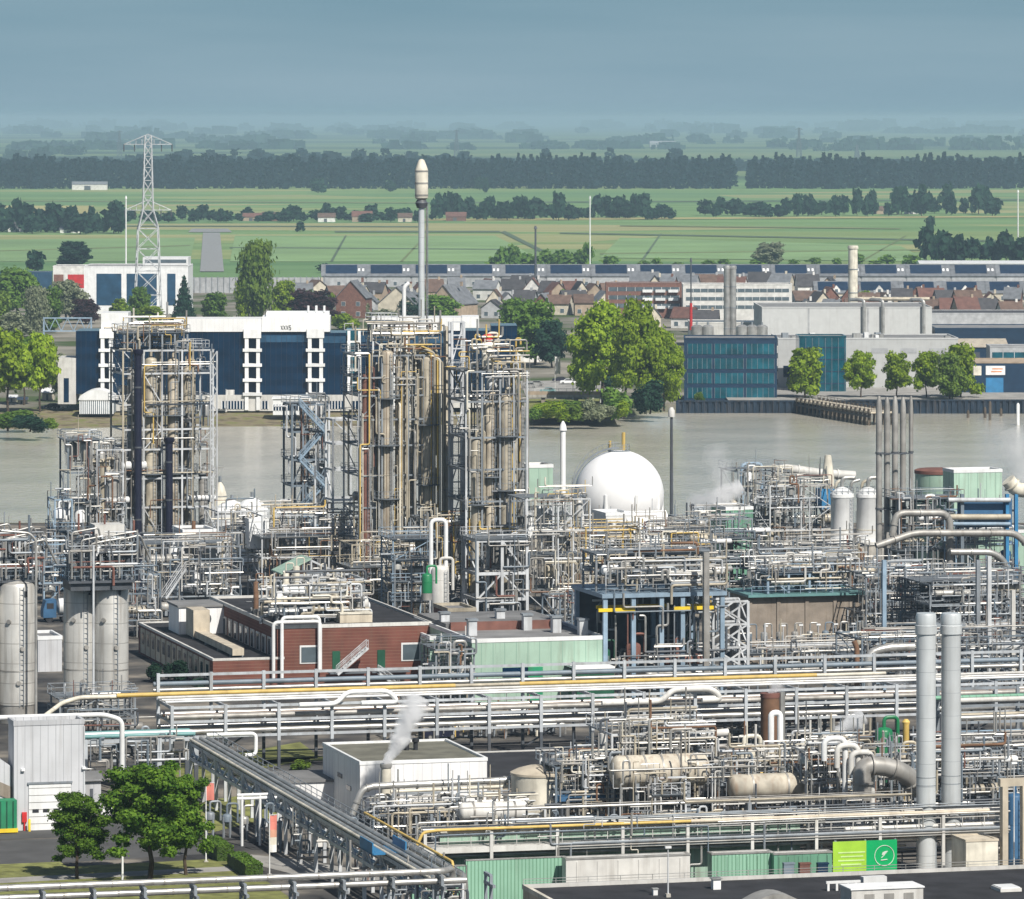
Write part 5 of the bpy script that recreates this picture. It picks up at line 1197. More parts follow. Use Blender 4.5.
# ---- white sphere
p = gp(619, 546); s_ = sc(p); rs = 45/s_; zc = zt(p, 495); o = thing("storage_sphere", "spherical tank", "huge white spherical gas tank by the river", p)
b = MB(); pr = [(rs*math.sin(math.pi*i/28), zc - rs*math.cos(math.pi*i/28)) for i in range(29)]; pr[0] = (.05, pr[0][1]); pr[-1] = (.05, pr[-1][1]); b.lathe(p, pr, 44); part(o, "shell", b, "sphere_white")
for i in range(9):
    an = 6.283*i/9 + .2; q = p + V((rs*.97*math.cos(an), rs*.97*math.sin(an), 0)); b = MB(); b.cyl(q, q + K*(zc + .5), .38, 10); part(o, "leg", b, "white")
b = MB(); b.lathe(p + K*(zc + rs*.97), [(1.9, 0), (1.9, .15)], 16); d_ = part(o, "top_platform", b, "grey_steel"); b = MB(); b.rail([p + K*(zc + rs*.98) + V((1.8*math.cos(6.283*i/10), 1.8*math.sin(6.283*i/10), 0)) for i in range(10)], 1.1, .07, True, 2); part(d_, "railing", b, "grey_steel")
b = MB(); b.cyl(p + K*(zc + rs) + U*.8, p + K*(zc + rs + 3.0) + U*.8, .3, 8); b.cyl(p + K*(zc + rs) - U*1.6, p + K*(zc + rs + 1.6) - U*1.6, .2, 8); part(o, "relief_valve", b, "yellow")
for k in range(1):
    st = []; 
    for i in range(15):
        an = math.pi*(1.02 - .52*i/14); st.append(p + V(((rs + .5)*math.cos(an)*.985, -1.4 - .2*i/14, zc + (rs + .5)*math.sin(an))))
    b = MB(); c = MB()
    for q0, q1 in zip(st, st[1:]):
        b.bar(q0, q1, .3, .3); c.bar(q0 + V((-.1, 0, .95)), q1 + V((-.1, 0, .95)), .09); c.bar(q0, q0 + V((-.1, 0, .95)), .07)
    b.bar(p + V((-rs - .5, -1.4, 0)), st[0], .3, .3); part(o, "stair", b, "grey_steel"); part(o, "handrail", c, "grey_steel")
for x in (583, 598, 612, 640, 655):
    vvessel(gp(x, 566), .55, 5.5, "alu", "small silver drum at the sphere's foot", "small_drum", legs=True, ladder=False, rings=False)
runs("at the sphere's foot", gp(576, 562), ux(gp(576, 562), 672), 4, [3.5, 6.5], 98, 14, 18, PAL, (.08, .16))
o, p, u, w, a, h = box_building(606, 632, 575, 516, 8, "white box shelter before the sphere", "white", "white", "plant_shelter"); 
shed(634, 672, 576, 513, "white gabled shelter right below the sphere", "white", "white", 9, "plant_shelter", 15, .3)
p = gp(671.5, 584); o = thing("light_mast", "mast", "tall dark lightning mast right of the sphere", p); h = zt(p, 408); b = MB(); b.cyl(p, p + K*h, .34, 8, .2); part(o, "pole", b, "dark_steel"); b = MB(); b.lathe(p + K*(h - 1.4), [(.5, 0), (.55, 1.0), (.25, 1.5)], 10); part(o, "lamp_head", b, "offwhite"); b = MB(); b.cbox(p, 1, 1, .5); part(o, "footing", b, "concrete")
p = gp(692, 590); o = thing("light_mast", "mast", "short dark mast beside the drifting steam", p); h = zt(p, 505); b = MB(); b.cyl(p, p + K*h, .22, 8, .16); part(o, "pole", b, "dark_steel"); b = MB(); b.lathe(p + K*(h - .6), [(.3, 0), (.4, .6), (.2, .8)], 8); part(o, "lamp_head", b, "dark_steel")
unit("in the tan pipe deck before the sphere", 572, 640, 610, 538, 12, 3, 101, "tan_clad", PALT, 34, 26, 6, brace_p=.6)
unit("right below the sphere", 640, 712, 612, 530, 12, 4, 102, "grey_steel", PALT + PALD, 34, 30, 8)
unit("beside the drifting steam", 688, 752, 606, 520, 10, 4, 103, "grey_steel", PALD, 30, 30, 9)
for i in range(7):
    q = gp(572 + 3*i, 596) + K*(8 + .35*i); pipe([q, q + U*(6 + i) + K*(-2 - .2*i), q + U*(22 + i) + K*(-2.6 - .25*i)], .16, random.choice(["alu", "alu_dull", "grey_steel"]), "sloping grey conduit before the sphere", "sloping_conduit", True)
# ---- right back unit: green shed, ducts, teal filter, white silos
o, p, u, w, a, h = box_building(726, 753, 580, 510, 8, "dark green sheet shed beside the drifting steam", "green_shed", "roof_grey", "plant_shed")
unit("behind the right green shed", 738, 790, 572, 472, 9, 4, 111, "grey_steel", PALD + PALT, 20, 24, 6, decks=[1, 3])
unit("left of the right white silos", 770, 832, 576, 486, 9, 4, 112, "white_steel", PALD + PALT, 22, 26, 6, decks=[1, 2])
q = gp(776, 566); big_pipe([q + K*zt(q, 520), q + K*zt(q, 467), q + U*7.5 + K*zt(q, 474), q + U*13.5 + K*zt(q, 477)], .75, "offwhite", "fat off white duct leading to the pale cone vent", True, "air_duct")
for i in range(3):
    q = gp(780 + 9*i, 567); pipe([q + K*zt(q, 475), q + K*zt(q, 505)], .4, "alu", "silver down duct below the fat off white duct", "down_duct", True)
q = gp(742, 560); pipe([q + K*zt(q, 505), q + K*zt(q, 464), q + U*3.4 + K*zt(q, 464), q + U*3.4 + K*zt(q, 500)], .3, "blue_steel", "pale blue pipe hoop above the right green shed", "pipe_hoop", True)
p = gp(828, 572); h0 = zt(p, 487); h1 = zt(p, 455); o = thing("cone_vent", "vent", "pale tapering cone vent above the teal filter", p + K*h0); b = MB(); b.lathe(p + K*h0, [(1.0, 0), (1.0, 1.6), (.55, h1 - h0 - .3), (.5, h1 - h0)], 16); part(o, "cone", b, "cream"); b = MB(); b.lathe(p + K*h0, [(1.25, -.2), (1.25, .25)], 16); part(o, "collar", b, "tan_clad")
o = thing("filter_house", "filter", "teal filter casing under the pale cone vent", p); b = MB(); b.cbox(p + K*(h0 - 3.4), 3.2, 3, 3.2); part(o, "casing", b, "bright_blue"); b = MB(); b.lathe(p + K*(h0 - 6), [(.4, 0), (1.5, 2.6)], 12); part(o, "hopper", b, "blue_grey")
for du in (-1.5, 1.5):
    for dw in (-1.4, 1.4): b = MB(); b.cbox(p + U*du + W*dw, .25, .25, h0 - 3); part(o, "leg", b, "blue_steel")
p = gp(829, 586); o = thing("silo_plinth", "plinth", "long concrete plinth carrying the right white silos", p); a = ux(p, 884); b = MB(); b.box(p, a, 7, zt(p, 546)); part(o, "slab", b, "concrete"); b = MB(); b.box(p - U*.2 - W*.2 + K*zt(p, 546), a + .4, 7.4, .4); part(o, "kerb", b, "offwhite"); hp = zt(p, 546) + .4
for x, l in ((842, "left white silo on the long concrete plinth"), (868, "right white silo on the long concrete plinth")):
    q = inside(p, x, 3); r = 11.3/sc(q); h = zt(q, 497); o = thing("storage_silo", "silo", l, q + K*hp); b = MB(); b.lathe(q, [(r, hp), (r, h - .2), (r*1.08, h), (r*1.05, h + .5), (r*.5, h + 1.4), (r*.15, h + 1.6)], 28); part(o, "shell", b, "white")
    b = MB(); b.lathe(q + K*(h*.62), [(r*1.02, 0), (r*1.02, .15)], 28); part(o, "band", b, "cream"); b = MB(); b.rail([q + K*(h + .4) + V((r*1.02*math.cos(6.283*i/12), r*1.02*math.sin(6.283*i/12), 0)) for i in range(12)], 1.1, .07, True, 2); part(o, "railing", b, "grey_steel")
    b = MB(); b.tube([q + K*(h + 1.5), q + K*(h + 3), q + U*2 + K*(h + 3)], .3, 8); part(o, "vent_pipe", b, "alu")
    b = MB(); b.ladder(q + V((r*.8, -r*.75, hp)), q + V((r*.8, -r*.75, h)), U, .5, .06); part(o, "ladder", b, "grey_steel")
for x, m in ((836, "cream"), (851, "alu"), (862, "tan_clad")): 
    q = inside(p, x, 4.5); pipe([q + K*zt(q, 496), q + K*zt(q, 482), q + U*1.4 + K*zt(q, 480)], .25, m, "%s vent pipe on the right white silos" % PN[m], "vent_pipe", True)
# five thin stacks
for i, x in enumerate((879, 887, 895, 903, 911)):
    q = gp(x, 602 - i); r = (3.1 if i < 4 else 2.2)/sc(q); h = zt(q, 396 + (i % 2)); o = thing("exhaust_stack", "stack", "slim brown grey exhaust stack in the row of five", q, "row of five slim stacks")
    b = MB(); b.lathe(q, [(r, 0), (r, h - 1.8), (r*.75, h - .7), (r*.45, h)], 14); part(o, "shaft", b, "alu_dull")
    for f in (.45, .72): b = MB(); b.lathe(q + K*(h*f), [(r*1.25, 0), (r*1.25, .25)], 14); part(o, "band", b, "dark_steel")
for z_ in (.45, .72):
    q = gp(879, 602) + K*(zt(gp(879, 602), 396)*z_) - W*.6; b = MB(); b.bar(q, q + U*ux(gp(879, 602), 911), .18); solo("stack_tie", "tie beam", "thin steel tie beam linking the five slim stacks", b, "dark_steel")
# green sheds and dark roofed tank at the right back
p = gp(940, 584); r = 25/sc(p); h = zt(p, 470); o = thing("storage_tank", "tank", "wide green tank with dark rusty top behind the pipes", p); b = MB(); b.lathe(p, [(r, 0), (r, h)], 36, cap=False); part(o, "shell", b, "green_clad"); b = MB(); b.lathe(p + K*(h - .5), [(r*1.03, 0), (r*1.03, .5), (r*.9, .7), (.1, .9)], 36); part(o, "lid", b, "redbrown")
o, p, u, w, a, h = box_building(954, 1002, 592, 473, 5, "tall pale green clad house behind the grey pipes", "green_clad", "roof_grey", "plant_building")
o, p, u, w, a, h = box_building(975, 1040, 598, 534, 9, "lower pale green clad house at the right edge", "green_clad", "roof_grey", "plant_building")
# big grey pipes before the green houses
q = gp(894, 612)
def pz(x, y, d=0):
    k = q + W*d; k = k + U*ux(k, x); return V((k.x, k.y, zt(k, y)))
big_pipe([pz(892, 536), pz(896, 513), pz(944, 513), pz(950, 520), pz(950, 572)], .52, "alu_dull", "fat grey pipe arching over and down before green house")
big_pipe([pz(876, 546, -2), pz(914, 533, -2), pz(1016, 533, -2), pz(1034, 552, -2)], .52, "alu_dull", "fat grey pipe running level before the green house")
big_pipe([pz(950, 552, -1), pz(992, 552, -1), pz(1004, 560, -1), pz(1012, 590, -1)], .5, "alu", "silver pipe bending down at the right edge")
for y_, m, r in ((500, "white_steel", .35), (517, "tan_clad", .45), (524, "blue_steel", .3)): big_pipe([pz(948, y_, 3), pz(1010, y_, 3)], r, m, "%s level pipe before the tall green house" % PN[m], False, "header_pipe")
b = MB(); k = pz(958, 600, 4); b.box(V((k.x, k.y, zt(k, 528))), ux(k, 1012) , .3, zt(k, 500) - zt(k, 528)); solo("cladding_screen", "screen", "blue sheet screen behind the level pipes at right", b, "blue")
for x in (962, 1007, 1016):
    b = MB(); k = pz(x, 600, 3.5); b.cbox(V((k.x, k.y, 0)), .5, .5, zt(k, 494)); solo("steel_post", "post", "blue steel post before the green houses", b, "bright_blue" if x > 990 else "blue_grey")
big_pipe([pz(1008, 480, 4), pz(1016, 490, 4), pz(1040, 491, 4)], 1.1, "cream", "very fat cream pipe end at the right edge")
unit("under the fat grey pipes", 872, 945, 626, 572, 10, 5, 121, "grey_steel", PALD, 34, 40, 9)
unit("under the fat pipes at right", 945, 1030, 632, 580, 10, 4, 122, "grey_steel", PALD, 34, 38, 9)
unit("before the wide green tank", 898, 958, 604, 500, 6, 4, 124, "blue_grey", PALD + ["white", "rust"], 16, 20, 6, vpal=("white", "alu", "blue", "tan_clad"), decks=[1, 3]); unit("before the tall green house", 956, 1016, 606, 512, 5, 3, 125, "blue_steel", PALD + ["white", "cream"], 14, 18, 5, vpal=("white", "alu", "blue"), decks=[1])
unit("behind the brown concrete wall", 750, 868, 606, 548, 9, 3, 123, "dark_steel", PALD, 30, 30, 8, vpal=("alu","offwhite","tan_clad"))
# ================================================================ plant, middle rows
# brown concrete block with steel deck on top
p = gp(750, 664); a = ux(p, 863); h = zt(p, 597); o = thing("concrete_bund", "bund wall", "tall brown concrete wall with pipe deck on top", p, kind="thing"); b = MB(); b.box(p, a, 9, h); part(o, "wall", b, "brown_concrete")
for i in range(5): b = MB(); b.box(p + U*(a*i/4 - .25) - W*.18, .5, .2, h*.98); part(o, "rib", b, "brown_concrete")
b = MB(); b.box(p - U*.5 - W*.9 + K*h, a + 1, 10.5, .35); d = part(o, "deck", b, "teal"); b = MB(); b.rail([p - W*.8 + K*(h + .35), p + U*a - W*.8 + K*(h + .35)], 1.1, .07); part(d, "railing", b, "blue_steel")
q0 = p + K*(h + .4)
steel("pale blue pipe frame standing on the brown concrete wall", q0 + U*2.5, a*.55, 5, [2.6], 3, "blue_steel", "steel_structure", seed=131, brace_p=.9, decks=[0], sect=.3)
runs("on the brown concrete wall", q0, a, 8, [1.4, 2.8, 4.2], 132, 26, 26, PAL, (.08, .18)); vessels("on the brown concrete wall", q0, a, 8, [1.4, 4.2], 133, 7, ("offwhite", "alu", "tan_clad"))
# pump rack with lights before the wall
p = gp(745, 686); a = ux(p, 868); zs = [2.0, zt(p, 664), zt(p, 630)]
steel("white pump rack with small lamps before the brown wall", p, a, 5, [zt(p, 655)], 8, "white_steel", "pump_rack", seed=141, brace_p=0, decks=[0]); runs("in the white pump rack", p, a, 5, [1.5, 3.2, 5.0], 142, 26, 40, PAL, (.08, .15))
for i in range(11): pump(p + U*(a*(i + .5)/11) + W*2 + K*.02, "small pump in the row under the white pump rack", random.choice(["blue_grey", "grey_steel", "redbrown"]), 1.0)
for i in range(7): lamp_post(p + U*(a*(i + .3)/7) + W*1 + K*(zt(p, 655)), zt(p, 628) - zt(p, 655), "short lamp post on the white pump rack")
for i in range(8): vvessel(p + U*(a*(i + .7)/8) + W*3 + K*(zt(p, 655)), .45, 2.6, random.choice(["alu", "alu_dull", "blue_grey"]), "small upright drum standing on the white pump rack", "upright_drum", legs=True, ladder=False, rings=False)
flight(gp(846, 700) + K*2.2, gp(884, 694) + K*8.3, 1.0, "long grey stair climbing right of the brown wall", "grey_steel"); flight(gp(884, 692) + K*8.3, gp(912, 690) + K*4.5, 1.0, "grey stair descending behind the twin stacks", "grey_steel")
# canopy structure
p = gp(605, 700); a = ux(p, 722); h = zt(p, 598); o = thing("open_canopy", "canopy", "open canopy hall with pale blue columns and dark interior", p)
for f in (0, .24, .48, .66, .86, 1.0):
    for d in (0, 13): b = MB(); b.cbox(p + U*(a*f) + W*d, .55, .55, h); part(o, "post", b, "blue_steel")
b = MB(); b.box(p - U*.5 - W*.5 + K*h, a + 1, 14.5, .5); part(o, "roof_slab", b, "blue_steel")
b = MB(); b.box(p + W*13.4, a, .2, h - .1); part(o, "back_wall", b, "dark_steel")
for d, f0, f1 in ((-.2, -.06, .25), (4, .0, .6), (-.3, .58, .92), (3, .75, 1.0)):
    b = MB(); b.bar(p + U*(a*f0) + W*d + K*(h - 1.5), p + U*(a*f1) + W*d + K*(h - 1.5), .3, .42); part(o, "crane_beam", b, "crane_yellow")
b = MB(); b.rail([p - W*.4 + K*(h + .5), p + U*a - W*.4 + K*(h + .5)], 1.1, .07); part(o, "railing", b, "grey_steel")
runs("under the open canopy", p, a, 12, [1.6, 3.0, 5.0, h - 2], 151, 26, 34, PALD, (.08, .2)); vessels("under the open canopy", p + W*1, a, 10, [3, 7], 152, 8, ("redbrown", "alu_dull", "green_dark", "grey_steel"))
for i in range(7): pump(p + U*(a*(i + .4)/7) + W*(1 + i % 3), "small pump on the floor under the open canopy", random.choice(["blue_grey", "red", "grey_steel"]), 1.1)
runs("on the canopy roof", p + K*(h + .5), a, 11, [1.2, 2.6, 4.2], 153, 26, 26, PAL, (.08, .2)); vessels("on the canopy roof", p + K*(h + .5), a, 11, [1.4, 4.5], 154, 7)
steel("grey pipe trestle on the canopy roof", p + K*(h + .5) + W*4, a, 6, [2.6, 4.6], 5, "grey_steel", "steel_structure", seed=155, brace_p=.5, decks=[1])
# lattice tower
p = gp(713, 694); a = ux(p, 748); h = zt(p, 602); zs = [h*(k+1)/4 for k in range(4)]; o = thing("lattice_tower", "lattice tower", "white cross braced lattice tower before the brown wall", p)
for x in (0, a):
    for d in (0, 4): b = MB(); b.cbox(p + U*x + W*d, .34, .34, h); part(o, "post", b, "white_steel")
lv = [0] + zs
for k in range(4):
    for d in (0, 4):
        b = MB(); b.bar(p + W*d + K*lv[k], p + U*a + W*d + K*lv[k+1], .2); b.bar(p + U*a + W*d + K*lv[k], p + W*d + K*lv[k+1], .2); part(o, "cross_brace", b, "white_steel")
        b = MB(); b.bar(p + W*d + K*zs[k], p + U*a + W*d + K*zs[k], .26); part(o, "beam", b, "white_steel")
    for x in (0, a):
        b = MB(); b.bar(p + U*x + K*lv[k], p + U*x + W*4 + K*lv[k+1], .18); part(o, "side_brace", b, "white_steel")
# tall light post right of the canopy
p = gp(706, 700); b = MB(); b.cbox(p, .7, .7, zt(p, 552)); solo("steel_post", "post", "thick grey steel post in front of the canopy hall", b, "alu_dull")
# right hand jungle
unit("right of the brown wall", 866, 945, 668, 575, 11, 5, 161, "grey_steel", PALD, 40, 44, 9)
unit("behind the twin stacks", 930, 1030, 676, 585, 11, 5, 162, "grey_steel", PALD, 40, 44, 9)
unit("low behind the twin stacks", 862, 1030, 706, 640, 10, 3, 163, "blue_grey", PALD, 40, 44, 9, bay=6)
for x, yt, m in ((989, 556, "white_steel"), (978, 560, "grey_steel"), (884, 560, "blue_steel"), (1013, 590, "offwhite")):
    p = gp(x, 700); b = MB(); b.cbox(p, .5, .5, zt(p, yt)); solo("steel_post", "post", "tall %s steel post behind the twin stacks" % PN[m], b, m)
q = gp(868, 708); pipe([q + K*1, q + K*zt(q, 652), q + U*3.0 + K*zt(q, 648), q + U*6 + K*zt(q, 648)], .55, "alu", "silver pipe bend left of the twin stacks", "pipe_bend", True); pipe([gp(857, 706) + K*1, gp(857, 706) + K*zt(gp(857, 706), 648), gp(854, 706) + K*zt(gp(854, 706), 641)], .35, "rust", "slightly rusty pipe left of the silver bend", "pipe_bend", True)
# ---- green process hall
o, p, u, w, a, h = box_building(472, 604, 704, 643, 30, "pale green clad process hall with grey flat roof", "green_clad", "roof_grey", "process_hall")
b = MB(); b.box(p + u*(a*.42) + K*.2 - w*.3, a*.11, .3, 4.2, u, w); part(o, "green_door", b, "green_gate"); b = MB(); b.box(p + u*(a*.23) + K*3.2 - w*.06, a*.2, .06, 1.2, u, w); part(o, "window", b, "glass_dark")
b = MB(); b.box(p + u*(a*.05) + w*14 + K*h, a*.85, .6, 1.2, u, w); part(o, "roof_step", b, "redbrown"); b = MB(); b.box(p + u*(a*.02) + w*14.6 + K*h, a*.9, 15, 1.0, u, w); part(o, "upper_roof", b, "roof_grey")
for i, (f, d) in enumerate(((.62, 13), (.78, 9), (.92, 5), (.52, 20), (.12, 8), (.06, 18))):
    q = p + u*(a*f) + w*d + K*(h + .1); o2 = thing("roof_vent", "vent", "square pale roof vent on the green process hall", q); b = MB(); b.cbox(q, 1.1, 1.1, 1.9); part(o2, "shaft", b, "white_steel"); b = MB(); b.cbox(q + K*1.9, 1.4, 1.4, .25); part(o2, "cowl", b, "grey_steel")
b = MB(); b.bar(p + u*(a*.70) + w*(-2.5) + K*4.6, p + u*a + w*(-2.5) + K*4.6, 5, .25); solo("lean_to_canopy", "canopy", "white lean to canopy at the green process hall", b, "white")
b = MB(); b.box(p + u*(a*.72) - w*4.6, a*.28, 4.0, 4.2, u, w); solo("loading_bay", "loading bay", "dark loading bay under the white canopy", b, "green_dark")
o, p, u, w, a, h = box_building(430, 458, 690, 640, 12, "small pale green store beside the brick building", "green_clad", "roof_olive", "plant_store")
b = MB(); b.box(p + u*(a*.55) + K*.3 - w*.06, a*.3, .06, 2.2, u, w); part(o, "door", b, "green_dark"); b = MB(); b.box(p + u*0 - w*1.0 + K*(h - .4), a*1.8, 3.0, .25, u, w); part(o, "awning", b, "roof_olive")
o, p, u, w, a, h = box_building(448, 476, 660, 612, 8, "small brown roofed brick store before the towers", "wall_brick", "roof_grey", "plant_store", capm="tan_clad")
unit("beside the green process hall", 436, 474, 706, 650, 6, 3, 171, "grey_steel", PAL, 12, 12, 3)
unit("behind the green process hall", 560, 612, 660, 600, 9, 3, 172, "blue_grey", PALD, 16, 18, 4)
# ---- brick building
o, p, u, w, a, h = box_building(213, 284, 692, 661, 50, "red brick low wing with black roof and cream panels", "brick", "roof_black", "brick_building", .3, "offwhite")
for i in range(13):
    d = 2 + i*3.6; b = MB(); b.box(p - u*.09 + w*d + K*.3, .09, 2.9, h - .6, u, w); pn = part(o, "cream_panel", b, "beige"); b = MB(); b.box(p - u*.14 + w*(d + .4) + K*1.6, .06, 1.4, 1.6, u, w); part(pn, "window", b, "glass_dark")
hb = MB(); q = p + u*(a*.32) + w*2 + K*(h + .4)
o2 = thing("roof_duct", "duct", "long cream air duct lying on the brick wing roof", q); b = MB(); b.box(q, 1.5, 30, .9); part(o2, "duct_run", b, "beige"); b = MB(); b.box(q + W*24 - U*.2, 2.2, 5, 3.6); part(o2, "riser_box", b, "beige")
for d in (1, 9, 17, 25): b = MB(); b.box(q + W*d - U*.1 - K*.4, 1.7, .3, .4); part(o2, "sleeper", b, "grey_steel")
q = p + u*2.2 + w*33 + K*(h + .15); o2 = thing("rooftop_plant_room", "plant room", "white rooftop plant room on the brick wing", q); b = MB(); b.box(q, 6.5, 7, 3.6); part(o2, "wall", b, "clad_white"); b = MB(); b.box(q - U*.2 - W*.2 + K*3.6, 6.9, 7.4, .25); part(o2, "roof", b, "roof_grey"); b = MB(); b.lathe(q + U*3.5 - W*.15 + K*2, [(.9, 0), (.9, .15)], 16, W); part(o2, "fan_grille", b, "dark_steel")
bp = p + U*ux(p, 277); a2_ = ux(bp, 431); h2 = zt(bp, 629)
o, p2, u, w, a, h2 = box_building(277, 432, 0, 629, 42, "two storey red brick block with black roof and green doors", "brick", "roof_black", "brick_building", .45, "offwhite", p=bp)
for f, ww in ((.145, .125), (.80, .125)):
    b = MB(); b.box(p2 + u*(a*f) + K*(h2*.42) - w*.08, a*ww, .08, h2*.30, u, w); wf = part(o, "window", b, "white"); b = MB(); b.box(p2 + u*(a*f + .2) + K*(h2*.44) - w*.12, a*ww - .4, .05, h2*.25, u, w); part(wf, "pane", b, "pane")
for f, z in ((.355, .28), (.645, .28)):
    b = MB(); b.box(p2 + u*(a*f) + K*(h2*z) - w*.1, a*.05, .1, 2.6, u, w); part(o, "green_door", b, "green_dark")
for i in range(11):
    d = 3 + i*3.5; b = MB(); b.box(p2 - u*.1 + w*d + K*(h2*.50), .1, 2.4, h2*.32, u, w); pn = part(o, "white_panel", b, "offwhite"); b = MB(); b.box(p2 - u*.15 + w*(d + .6) + K*(h2*.53), .06, 1.2, h2*.26, u, w); part(pn, "window", b, "glass_dark")
for f, s_ in ((.33, 1), (.60, -1)):
    A_ = p2 + u*(a*f) - w*1.6 + K*(h2*.26); flight(A_ + u*(4.6 if s_ > 0 else 3.2) - w*.2 + K*(3.3 if s_ > 0 else -1.9), A_ + u*.6 - w*.2, .9, "white outside stair on the brick block", "white_steel"); b = MB(); b.box(A_ - u*(.2) - w*.3, 5, 1.6, .15, u, w); solo("stair_landing", "landing", "steel landing outside the brick block's green door", b, "deck_grey")
for i, (x0, x1, z_) in enumerate(((.0, .30, .9), (.02, .26, 1.5))):
    A_ = p2 + u*(a*x0 - .6 + .7*i) - w*.6; pipe([A_ + K*(h2*.2), A_ + K*(h2 + z_), A_ + u*(a*(x1 - x0)) + K*(h2 + z_), A_ + u*(a*(x1 - x0)) + K*(h2*.3)], .24, "white", "fat white pipe over the brick block's corner", "white_pipe", True)
# clutter on the brick roof
rp = p2 + w*6 + K*(h2 + .15)
o2 = thing("rooftop_shelter", "shelter", "open white roof shelter with pale green gable roof", inside(p2, 292, 24) + K*(h2 + .15)); q = inside(p2, 292, 24) + K*(h2 + .15)
for x in (0, 6):
    for d in (0, 5): b = MB(); b.cbox(q + u*x + w*d, .25, .25, 4.4); part(o2, "post", b, "white_steel")
b = MB(); b.prism([q - u*1.5 + K*4.6, q + u*2.6 + K*6.5, q + u*2.6 + K*6.7, q - u*1.5 + K*4.8], 6, w); part(o2, "roof_sheet", b, "green_clad"); b = MB(); b.bar(q + u*2.6 + K*6.4, q + u*6.6 + K*4.5, .25); b.bar(q + K*4.4, q + u*6 + K*4.4, .25); b.bar(q + u*2.6 + K*4.4, q + u*2.6 + K*6.4, .2); part(o2, "truss", b, "white_steel")
b = MB(); b.box(q + u*.3 + w*4.6, 5.4, .3, 3.6, u, w); part(o2, "back_sheet", b, "clad_grey")
for i, (du, dw, r, L_, m) in enumerate(((3, 8, 1.2, 8, "white"), (9, 4, .9, 5, "offwhite"), (7, 12, 1.1, 6, "alu"))):
    hvessel(rp + u*du + w*dw, u, r, L_, r + 1.0, m, "%s lying vessel on the brick block roof" % PN[m], "horizontal_vessel", bands_=2)
for i in range(9): 
    k = rp + u*random.uniform(0, a*.55) + w*random.uniform(0, 14); m = random.choice(["alu", "white", "cream", "rust"]); vvessel(k, random.uniform(.25, .6), random.uniform(3, 7), m, "%s slim stack on the brick block roof" % PN[m], "roof_stack", "stack", ladder=False)
steel("white pipe frame on the brick block roof", rp + u*(a*.30) + w*2, a*.35, 8, [2.5, 5.2], 3, "white_steel", "steel_structure", seed=181, brace_p=.3, decks=[0]); runs("on the brick block roof", rp, a*.65, 16, [.8, 2.2, 4.5], 182, 34, 34, PAL, (.08, .22)); vessels("on the brick roof frame", rp, a*.6, 14, [2.5, 5], 183, 6, ("white", "alu", "offwhite", "tan_clad"))
o2 = thing("roof_skylight", "skylight", "long cream rooflight box on the brick block roof", rp + u*(a*.52)); b = MB(); b.prism([rp + u*(a*.45) - w*2, rp + u*(a*.66) - w*2, rp + u*(a*.66) + w*1.5, rp + u*(a*.45) + w*1.5], 1.1); part(o2, "box", b, "beige"); b = MB(); b.box(rp + u*(a*.45) - w*2.1 + K*1.1, a*.21, 3.7, .2, u, w); part(o2, "lid", b, "cream")
for x, yb, w_, h_ in ((178,682,34,26),(153,682,26,22),(200,690,18,14)): tree(x, yb, w_, h_, "bush", "leaf_dark", "bush", "dark green shrub before the brick wing windows", "shrubs by the brick wing")

# ================================================================ left silos
def silo(x, yb, wpx, ytop, label):
    p = gp(x, yb); r = wpx/2/sc(p); h = zt(p, ytop); o = thing("storage_silo", "silo", label, p); b = MB(); b.lathe(p, [(r, 2.2), (r, h), (r*.9, h + .4), (.2, h + 1.0)], 36); part(o, "shell", b, "silo_metal")
    b = MB(); b.lathe(p, [(r*.96, 0), (r*.96, 2.25)], 30); part(o, "skirt", b, "alu_dull")
    b = MB(); b.lathe(p + K*(h*.38), [(r*1.015, 0), (r*1.015, .16)], 36); part(o, "band", b, "alu_dull"); b = MB(); b.ladder(p + V((r*.35, -r*.95, 2)), p + V((r*.35, -r*.95, h)), U0, .5, .06); part(o, "ladder", b, "grey_steel")
    for f, an in ((.55, -1.2), (.75, -1.9), (.3, -1.4)): c = p + V((r*math.cos(an), r*math.sin(an), h*f)); b = MB(); b.cyl(c, c + V((.25*math.cos(an), .25*math.sin(an), 0)), .28, 10); part(o, "manhole", b, "alu_dull")
    b = MB(); b.cbox(p + V((r*.55, -r*.85, h*.93)), .35, .15, .7); part(o, "plate", b, "black")
    return p, r, h
def silo_top(p, x0, x1, yt, yp, seed, label):
    a = ux(p, x1); q = p - W*2.6 + K*zt(p, yp); o = thing("silo_platform", "platform", label, q); b = MB(); b.box(q, a, 7.5, .3); part(o, "deck", b, "dark_steel"); b = MB(); b.box(q - K*.9 + U*.3 + W*.4, a - .6, 5.5, .9); part(o, "support_girder", b, "dark_steel"); b = MB(); c = q + K*.3; b.rail([c, c + U*a, c + U*a + W*6.5, c + W*6.5], 1.15, .08, True, 1.6); part(o, "railing", b, "blue_grey")
    return q + K*.3, a
for x, l, yb in ((-20, "left edge steel silo of the outer pair", 722), (17, "steel silo of the outer pair nearer the twin", 722)): silo(x, yb, 37, 586, l)
for x, l, yb in ((81, "back steel silo of the inner pair", 721), (111, "front steel silo of the inner pair", 722)): silo(x, yb, 35, 584, l)
